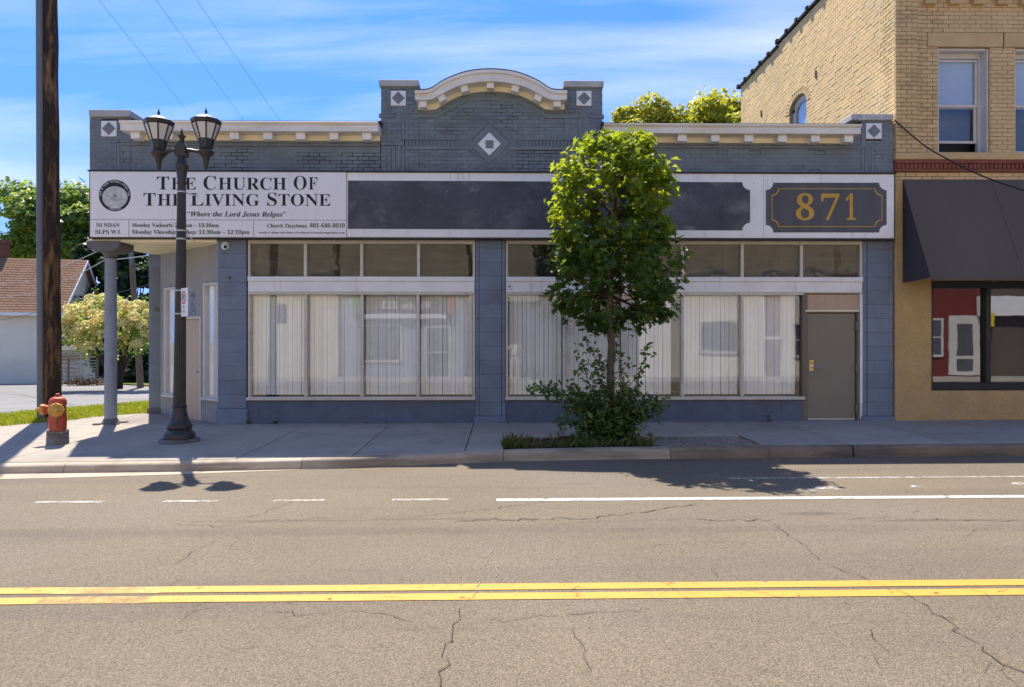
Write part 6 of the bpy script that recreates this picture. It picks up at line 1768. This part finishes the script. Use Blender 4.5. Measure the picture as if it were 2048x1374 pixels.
# cream flowering tree
Yf = 33.0
ft = thing('flowering_tree', 'small cream blossoming tree leaning over the side street', 'tree', (PX(232, Yf), Yf, -1.0))
b = B(); base_ = Vector((PX(236, Yf), Yf, PZ(236, 765, Yf)))
tips = [(150, 650), (185, 625), (215, 610), (245, 600), (275, 640), (285, 670), (205, 680), (250, 690), (165, 690)]
for (px, py) in tips:
    e = Vector(px3(px, py, Yf + rng.uniform(-1, 1))); m = base_.lerp(e, .45) + Vector((0, 0, .25)); b.tube([base_ + Vector((rng.uniform(-.15, .15), 0, -.3)), m, e], [.09, .055, .02], 7)
b.done('trunk', m_barkd, ft, smooth=60)
GP, GN, FP, FN = [], [], [], []
r_ = np.random.default_rng(77)
for k in range(150):
    px = r_.uniform(133, 308); half = 66 * math.sqrt(max(0, 1 - ((px - 218) / 92) ** 2)); py = 657 + r_.uniform(-1, .85) * half
    if px < 165 and py > 690: continue
    Yv = Yf + r_.uniform(-1.5, 1.5); c = np.array(px3(px, py, Yv))
    top = py < 657 + half * (.15 if px > 200 else .4)
    n = 26; GP.append(c + r_.normal(size=(n, 3)) * .22); GN.append(np.tile([0, -.2, .8], (n, 1)) + r_.normal(size=(n, 3)) * .6)
    if top or r_.random() < .6:
        n = 170; q = r_.normal(size=(n, 3)); q /= np.linalg.norm(q, axis=1, keepdims=True); FP.append(c + np.array([0, -.22, .14]) + q * np.array([.25, .25, .19])); FN.append(q + np.array([0, 0, .3]))
foliage('foliage', np.concatenate(GP), np.concatenate(GN), .13, [m_tree_l], ft, 'quad', 78, kind='stuff')
foliage('blossom', np.concatenate(FP), np.concatenate(FN), .075, [m_flower], ft, 'quad', 79, kind='stuff')

# ------------------------------------------------------------------ white house across the side street
HO = Vector((PX(119, 45), 45, -1.25))
HU = Vector((.971, .24, 0)); HV = Vector((-.24, .971, 0))
MH = Matrix(((HU.x, HV.x, 0, HO.x), (HU.y, HV.y, 0, HO.y), (0, 0, 1, 0), (0, 0, 0, 1)))
house = thing('house', 'white clapboard house with a brown shingle roof and side wing', 'house', tuple(HO))
def hb(): b = B(); b.xf = MH; return b
D_ = 8.4; ze, zr = 3.55, 7.0; zg = -1.6
b = hb(); b.prism([(0, zg), (D_, zg), (D_, ze), (D_ / 2, zr - .1), (0, ze)], 'x', -15, 0); hw_ = b.done('wall', m_wsiding, house)
b = hb(); z = -1.25                                       # clapboards
while z < zr - .3:
    if z < ze - .1: b.add([(-15, -.035, z), (.012, -.035, z), (.012, -.004, z + .2), (-15, -.004, z + .2), (-15, -.0, z), (.012, -.0, z)], [(0, 1, 2, 3), (0, 4, 5, 1)])
    v0, v1 = (0, D_) if z < ze else ((z - ze) / (zr - ze) * D_ / 2, D_ - (z - ze) / (zr - ze) * D_ / 2)
    b.add([(.035, v0, z), (.035, v1, z), (.004, v1, z + .2), (.004, v0, z + .2), (0, v0, z), (0, v1, z)], [(0, 1, 2, 3), (0, 4, 5, 1)])
    z += .2
b.done('clapboard', m_wsiding, hw_, kind='stuff')
b = hb(); sl_ = (zr - ze) / (D_ / 2); oh = .45
for s in (0, 1):
    pts = [(-.0 - oh, ze - sl_ * oh), (D_ / 2, zr), (D_ / 2, zr + .14), (-oh, ze - sl_ * oh + .14)]
    if s: pts = [(D_ - p[0], p[1]) for p in pts]
    b.prism(pts, 'x', -15.4, .35)
rf = b.done('roof', m_roofing, house)
b = hb(); nrow = 22
for k in range(nrow):
    v = -oh + (D_ / 2 + oh) * k / nrow; z = ze + sl_ * v + .145; dv = (D_ / 2 + oh) / nrow * 1.15
    u = -15.4 - (.25 if k % 2 else 0)
    while u < .3:
        b.add([(u + .01, v, z + .03), (min(.36, u + .49), v, z + .03), (min(.36, u + .49), v + dv, z + sl_ * dv + .004), (u + .01, v + dv, z + sl_ * dv + .004), (u + .01, v, z), (min(.36, u + .49), v, z)], [(0, 1, 2, 3), (0, 4, 5, 1)])
        u += .5
b.done('shingle', m_roofing, rf, kind='stuff')
b = hb(); b.box(-15.4, .36, -oh - .04, -oh + .02, ze - sl_ * oh - .05, ze - sl_ * oh + .15)
for s in (0, 1):
    pts = [(-oh, ze - sl_ * oh - .12), (D_ / 2, zr - .12), (D_ / 2, zr + .15), (-oh, ze - sl_ * oh + .15)]
    if s: pts = [(D_ - p[0], p[1]) for p in pts]
    b.prism(pts, 'x', .352, .40)
b.done('eave_trim', m_white, house)
# chimney in courses
ch_ = px3(4, 530, 48.5); lo = MH.inverted() @ Vector(ch_)
b = hb(); z = 5.6
while z < 8.35:
    b.box(lo.x - .55, lo.x + .35, lo.y - .4, lo.y + .4, z, z + .135); z += .15
b.box(lo.x - .52, lo.x + .32, lo.y - .37, lo.y + .37, 5.4, 8.3); b.box(lo.x - .62, lo.x + .42, lo.y - .47, lo.y + .47, 8.2, 8.42)
b.done('chimney', m_brickred, house)
# side wing
b = hb(); b.prism([(-.5, -1.6), (-.5, 1.15), (5.6, 2.0), (5.6, -1.6)], 'x', .05, 4.4); wgw = b.done('wing_wall', m_wsiding, house)
b = hb(); b.prism([(-1.0, 1.05), (-1.0, 1.22), (3.4, 2.62), (3.4, 2.45)], 'x', .04, 4.7); wr = b.done('wing_roof', m_roofing, house)
b = hb(); b.box(.04, 4.7, -1.06, -1.0, .98, 1.24); b.done('wing_eave', m_cream, house)
def hwin(face, a, c, z0, z1, dark=m_trans, shut=None, nm='window'):
    b = hb()
    def bx(p, q, r, s, d0, d1):
        if face == 'g': b.box(d0, d1, p, q, r, s)
        elif face == 'w': b.box(p, q, -.5 - d1, -.5 - d0, r, s)
    bx(a - .09, a, z0 - .09, z1 + .09, .0, .08); bx(c, c + .09, z0 - .09, z1 + .09, .0, .08); bx(a, c, z1, z1 + .09, .0, .08); bx(a, c, z0 - .09, z0, .0, .1); bx(a, c, (z0 + z1) / 2 - .03, (z0 + z1) / 2 + .03, .0, .06)
    w_ = b.done(nm, m_wwin, house)
    b = hb(); bx(a, c, z0, z1, .01, .03); b.done('pane', m_glass2, w_)
    b = hb(); bx(a, c, z0, z1, .002, .008); b.done('curtain', dark, w_)
    if shut:
        for (p, q) in shut:
            b = hb(); bx(p, q, z0 - .05, z1 + .05, .01, .07); b.done('shutter', m_shutter, w_)
    return w_
hwin('g', 2.0, 3.3, 2.9, 4.6, m_transd, [(3.45, 4.1), (1.2, 1.85)])
hwin('w', .25, 1.35, -.75, .75, m_trans)
hwin('w', 2.75, 3.35, -.75, .8, m_transd, [(2.2, 2.65), (3.45, 3.9)])
# garden fence of pipe and wire
Yq = 41
fence = thing('wire_fence', 'sagging rusty pipe and wire fence before the house wing', 'fence', px3(160, 770, Yq))
gz_ = PZ(160, 771, Yq)
for (px, top) in ((122, 716), (137, 716), (195, 712)):
    b = B(); b.tube([(PX(px, Yq), Yq, gz_), (PX(px, Yq), Yq, PZ(px, top, Yq))], .055, 8); b.done('post', m_rust, fence)
b = B(); b.tube([px3(118, 719, Yq), px3(150, 717, Yq), px3(196, 714, Yq)], .045, 8); b.done('rail', m_rust, fence)
b = B()
for k in range(9):
    y = 722 + k * 5.5
    b.tube([px3(121, y, Yq), px3(140, y + 3 + 4 * math.sin(k * 2.1), Yq), px3(165, y + 1 + 3 * math.sin(k), Yq), px3(195, y - 2, Yq)], .010, 4)
for k in range(12):
    px = 124 + k * 6; b.tube([px3(px, 720, Yq), px3(px + 1.5 * math.sin(k * 3), 766, Yq)], .008, 4)
b.done('wire_mesh', m_wirel, fence)
P = np.array(px3(166, 766, 40.3)) + np.random.default_rng(3).normal(size=(700, 3)) * np.array([.55, .3, .16])
t = thing('dry_shrub', 'brown dried shrub slumped against the wire fence', 'shrub', px3(166, 770, 40.3))
foliage('foliage', P, np.random.default_rng(4).normal(size=(700, 3)), .12, [m_dry], t, 'oval', 5, kind='stuff')
b = B()
for k in range(12):
    a = k * .52; b.tube([px3(166, 771, 40.3), tuple(Vector(px3(166, 764, 40.3)) + Vector((math.cos(a) * .7, math.sin(a) * .3, .1 * (k % 3))))], .012, 4)
b.done('stem', m_barkd, t)
# weathered pole in front of the dark trees
p2 = thing('wooden_pole', 'weathered leaning wooden pole behind the flowering tree', 'utility pole', px3(281, 772, 37))
b = B(); b.tube([px3(281, 776, 37), px3(276, 690, 37), px3(268, 590, 37), px3(262, 500, 37)], [.17, .16, .145, .13], 12); b.done('pole', m_pole2, p2, smooth=60)
b = B(); b.box(PX(259, 36.8) , PX(265, 36.8), 36.75, 36.82, PZ(262, 530, 36.8), PZ(262, 505, 36.8)); b.done('bracket', m_iron, p2)
# lawn round the house
b = B(); LP = [(-13.2, 30.5), (-9, 30.5), (-3, 46), (-3, 70), (-60, 70), (-60, 46.5), (-29, 44.6), (-22, 41.2), (-17, 36)]
b.add([(x, y, street_z(x, y) + .06) for x, y in LP], [tuple(range(len(LP)))]); b.done('lawn', m_lawn, kind='structure')
gp = []; r = random.Random(9)
while len(gp) < 5000:
    x, y = r.uniform(-17, -8), r.uniform(30.5, 40)
    if in_poly(x, y, LP): gp.append((x, y, street_z(x, y) + .04))
blades('lawn_grass', gp, .06, .2, .02, [m_grass], 12, label='patch of bright grass under the flowering tree', cat='grass')
hr_b = None

# ------------------------------------------------------------------ the other side of the road, seen only in the windows
far = B(); far.box(-60, 60, -4.2, -.45, -.5, -.06); far.done('far_pavement', m_conc, kind='structure')
OY = -4.2
def opp(name, label, x0, x1, h, mat, cat='building'):
    t = thing(name, label, cat, ((x0 + x1) / 2, OY, 0))
    B().box(x0, x1, OY - 8, OY, -.3, h).done('wall', mat, t)
    B().box(x0 + .02, x1 - .02, OY - 8, OY - .03, h, 8.6).done('upper_storey', m_oppbrick, t)  # made tall and pale to bounce warm light onto the shaded frontage
    B().box(x0 - .05, x1 + .05, OY - .02, OY + .08, h - .1, h + .1).done('string_course', m_cap, t)
    B().box(x0, x1, OY - 8, OY + .06, 8.6, 8.8).done('coping', m_cap, t)
    return t
def owin(t, a, c, z0, z1, nm='window', bar=True):
    b = B()
    b.box(a - .1, a, OY, OY + .06, z0 - .1, z1 + .1); b.box(c, c + .1, OY, OY + .06, z0 - .1, z1 + .1); b.box(a, c, OY, OY + .06, z1, z1 + .1); b.box(a, c, OY, OY + .08, z0 - .1, z0)
    if bar: b.box(a, c, OY + .005, OY + .05, (z0 + z1) / 2 - .03, (z0 + z1) / 2 + .03)
    w_ = b.done(nm, m_wwin, t); B().box(a, c, OY + .004, OY + .02, z0, z1).done('pane', m_opppane, w_)
    return w_
t = opp('corner_shop', 'cream shop across the road reflected beside the entrance window', -17, -7.4, 4.4, m_oppcream); owin(t, -13.4, -11.6, .8, 2.4)
t = opp('dark_shop', 'blue grey shop across the road under a black name board', -7.2, -1.7, 3.7, m_oppblue)
b = B(); b.box(-6.6, -2.2, OY, OY + .25, 2.55, 3.5); nb = b.done('name_board', m_letter, t)
B().box(-6.64, -6.35, OY + .0, OY + .26, 2.8, 3.5).done('green_stripe', m_green, nb); B().box(-2.45, -2.16, OY, OY + .26, 2.8, 3.5).done('red_stripe', m_signred, nb); B().box(-6.3, -2.5, OY + .24, OY + .26, 2.56, 2.76).done('white_stripe', m_tile, nb)
def flip(p): return (-8.8 - p[0], OY + .262, p[2])
b = B(); text_into(b, 'We Are 323', -5.6, -3.4, 2.98, .34, 0, .003, 0, 0, True, False, True, flip); b.done('board_lettering', m_tile, nb)
owin(t, -6.2, -4.6, .7, 2.2, bar=False); owin(t, -3.4, -2.4, -.05, 2.15, 'glass_door')
t = opp('white_shop', 'white painted shop across the road reflected near the olive grey door', 6.2, 15.2, 4.6, m_oppwhite); owin(t, 9.0, 10.6, 1.1, 2.4, bar=False); B().box(11.9, 12.6, OY, OY + .04, 0, 3.9).done('mauve_panel', m_mauve, t); B().box(11.85, 12.65, OY + .04, OY + .08, 1.6, 1.75).done('panel_rail', m_oppwhite, t)
owin(t, 13.3, 14.2, .9, 2.3)
t = opp('red_shop', 'red boarded shop across the road reflected in the right shop window', 15.4, 22.0, 4.6, m_oppred); owin(t, 18.4, 20.0, .95, 2.5)
B().box(20.35, 21.75, OY, OY + .07, 0, 2.7).done('door_frame', m_wwin, t); B().box(20.7, 21.4, OY + .05, OY + .08, .9, 2.35).done('glass_door', m_opppane, t); B().box(20.7, 21.4, OY + .05, OY + .08, .2, .75).done('door_panel', m_opppane, t)
t = opp('charcoal_shop', 'charcoal shop across the road at the far right of the reflection', 22.2, 31, 4.6, m_awn); B().box(21.6, 26, OY + .1, OY + .3, 2.7, 3.6).done('name_board', m_tile, t); B().box(22.05, 22.2, OY + .3, OY + .36, 2.2, 2.8).done('yellow_tag', m_yellowsign, t); owin(t, 24.2, 26.5, .6, 2.3)
t = opp('grey_shop', 'long slate grey shop across the road between the dark and white shops', -1.5, 6.0, 3.4, m_oppdark); owin(t, 3.6, 5.4, .8, 2.3, bar=False)

# the photographer, who shows only as a reflection in the pane right of the centre pier
def figure(name, label, x, y, z0):
    t = thing(name, label, 'person', (x, y, z0))
    J = {'pelvis': (0, 0, .95, .135), 'waist': (0, -.01, 1.10, .125), 'chest': (0, -.01, 1.32, .145), 'neckb': (0, -.01, 1.47, .075), 'neck': (0, .01, 1.53, .055), 'head': (0, .03, 1.63, .085), 'crown': (0, .03, 1.72, .075)}
    for s, k in ((-1, 'l'), (1, 'r')):
        J.update({'hip' + k: (s * .10, 0, .90, .095), 'knee' + k: (s * .125, .03, .50, .062), 'ankle' + k: (s * .14, -.02, .10, .042), 'toe' + k: (s * .165, .16, .045, .038),
                  'sh' + k: (s * .185, -.01, 1.42, .062), 'elbow' + k: (s * .27, .14, 1.20, .045), 'wrist' + k: (s * .10, .33, 1.46, .030), 'palm' + k: (s * .085, .36, 1.52, .034)})
        for f in range(4): J['f%d%s' % (f, k)] = (s * (.07 - .004 * f), .385 - .012 * f, 1.575 + .012 * f - .006 * f * f, .010); J['g%d%s' % (f, k)] = (s * (.035 - .004 * f), .40 - .012 * f, 1.60 + .010 * f, .008)
        J['th' + k] = (s * .05, .37, 1.50, .011)
    E = [('pelvis', 'waist'), ('waist', 'chest'), ('chest', 'neckb'), ('neckb', 'neck'), ('neck', 'head'), ('head', 'crown')]
    for k in 'lr':
        E += [('pelvis', 'hip' + k), ('hip' + k, 'knee' + k), ('knee' + k, 'ankle' + k), ('ankle' + k, 'toe' + k), ('chest', 'sh' + k), ('sh' + k, 'elbow' + k), ('elbow' + k, 'wrist' + k), ('wrist' + k, 'palm' + k), ('palm' + k, 'th' + k)]
        for f in range(4): E += [('palm' + k, 'f%d%s' % (f, k)), ('f%d%s' % (f, k), 'g%d%s' % (f, k))]
    names = list(J); idx = {n: i for i, n in enumerate(names)}
    me = bpy.data.meshes.new('body'); me.from_pydata([J[n][:3] for n in names], [(idx[a], idx[b]) for a, b in E], [])
    o = bpy.data.objects.new('body', me); C.objects.link(o)
    md = o.modifiers.new('skin', 'SKIN'); md.use_smooth_shade = True
    for i, n in enumerate(names):
        v = me.skin_vertices[0].data[i]; r = J[n][3]; v.radius = (r, r * (.8 if n in ('chest', 'waist', 'pelvis') else 1)); v.use_root = n == 'pelvis'
    o.modifiers.new('sub', 'SUBSURF').levels = 1
    bpy.context.view_layer.update()
    m2 = bpy.data.meshes.new_from_object(o.evaluated_get(bpy.context.evaluated_depsgraph_get())); m2.name = 'body'
    bpy.data.objects.remove(o)
    m2.materials.clear()
    for m in (m_skin, m_shirt, m_trouser, m_shoe): m2.materials.append(m)
    for p in m2.polygons:
        c = p.center
        armd = abs(c.x) > .2 or c.y > .12
        p.material_index = 3 if c.z < .10 else 2 if c.z < .98 else 1 if (c.z < 1.50 and not (c.y > .2)) else 0
        p.use_smooth = True
    o = bpy.data.objects.new('body', m2); C.objects.link(o); o.parent = t
    T0 = Vector((x, y, z0))
    def hd(px_, py_, pz_): return (x + px_, y + py_, z0 + pz_)
    b = B(); b.lathe([(.02, .115), (.06, .105), (.088, .07), (.098, .02), (.095, -.03), (.06, -.06)], hd(0, .005, 1.665), 16); b.done('hair', m_shoe, t, smooth=60)
    for s in (-1, 1):
        b = B(); b.lathe([(.004, .012), (.011, .006), (.012, -.004), (.004, -.012)], hd(s * .033, .112, 1.645), 10); b.done('eye', m_shoe, t, smooth=60)
        b = B(); b.lathe([(.006, -.03), (.016, -.015), (.017, .015), (.006, .03)], hd(s * .092, .02, 1.635), 8); b.done('ear', m_skin, t, smooth=60)
    b = B(); b.add([hd(0, .108, 1.65), hd(-.016, .112, 1.605), hd(.016, .112, 1.605), hd(0, .145, 1.61)], [(0, 1, 3), (0, 3, 2), (1, 2, 3), (0, 2, 1)]); b.done('nose', m_skin, t)
    b = B(); b.box(x - .024, x + .024, y + .100, y + .116, z0 + 1.578, z0 + 1.586); b.done('mouth', m_signred, t)
    ph = B().box(x - .038, x + .038, y + .405, y + .414, z0 + 1.50, z0 + 1.655).done('phone', m_letter, None, org=hd(0, .41, 1.5), bevel=.003)
    tag(ph, 'dark phone held up in both hands by the reflected photographer', 'phone')
    return t
m_skin = M('skin', (0.46, 0.29, 0.21), 0.5); m_shirt = M('pale_shirt', (0.74, 0.72, 0.68), 0.8); m_trouser = M('light_trousers', (0.60, 0.58, 0.54), 0.8); m_shoe = M('dark_hair_and_shoes', (0.05, 0.04, 0.035), 0.7)
figure('person', 'person in pale shirt and light trousers photographing the shopfront, seen reflected in the glass', .52, -.95, -.06)
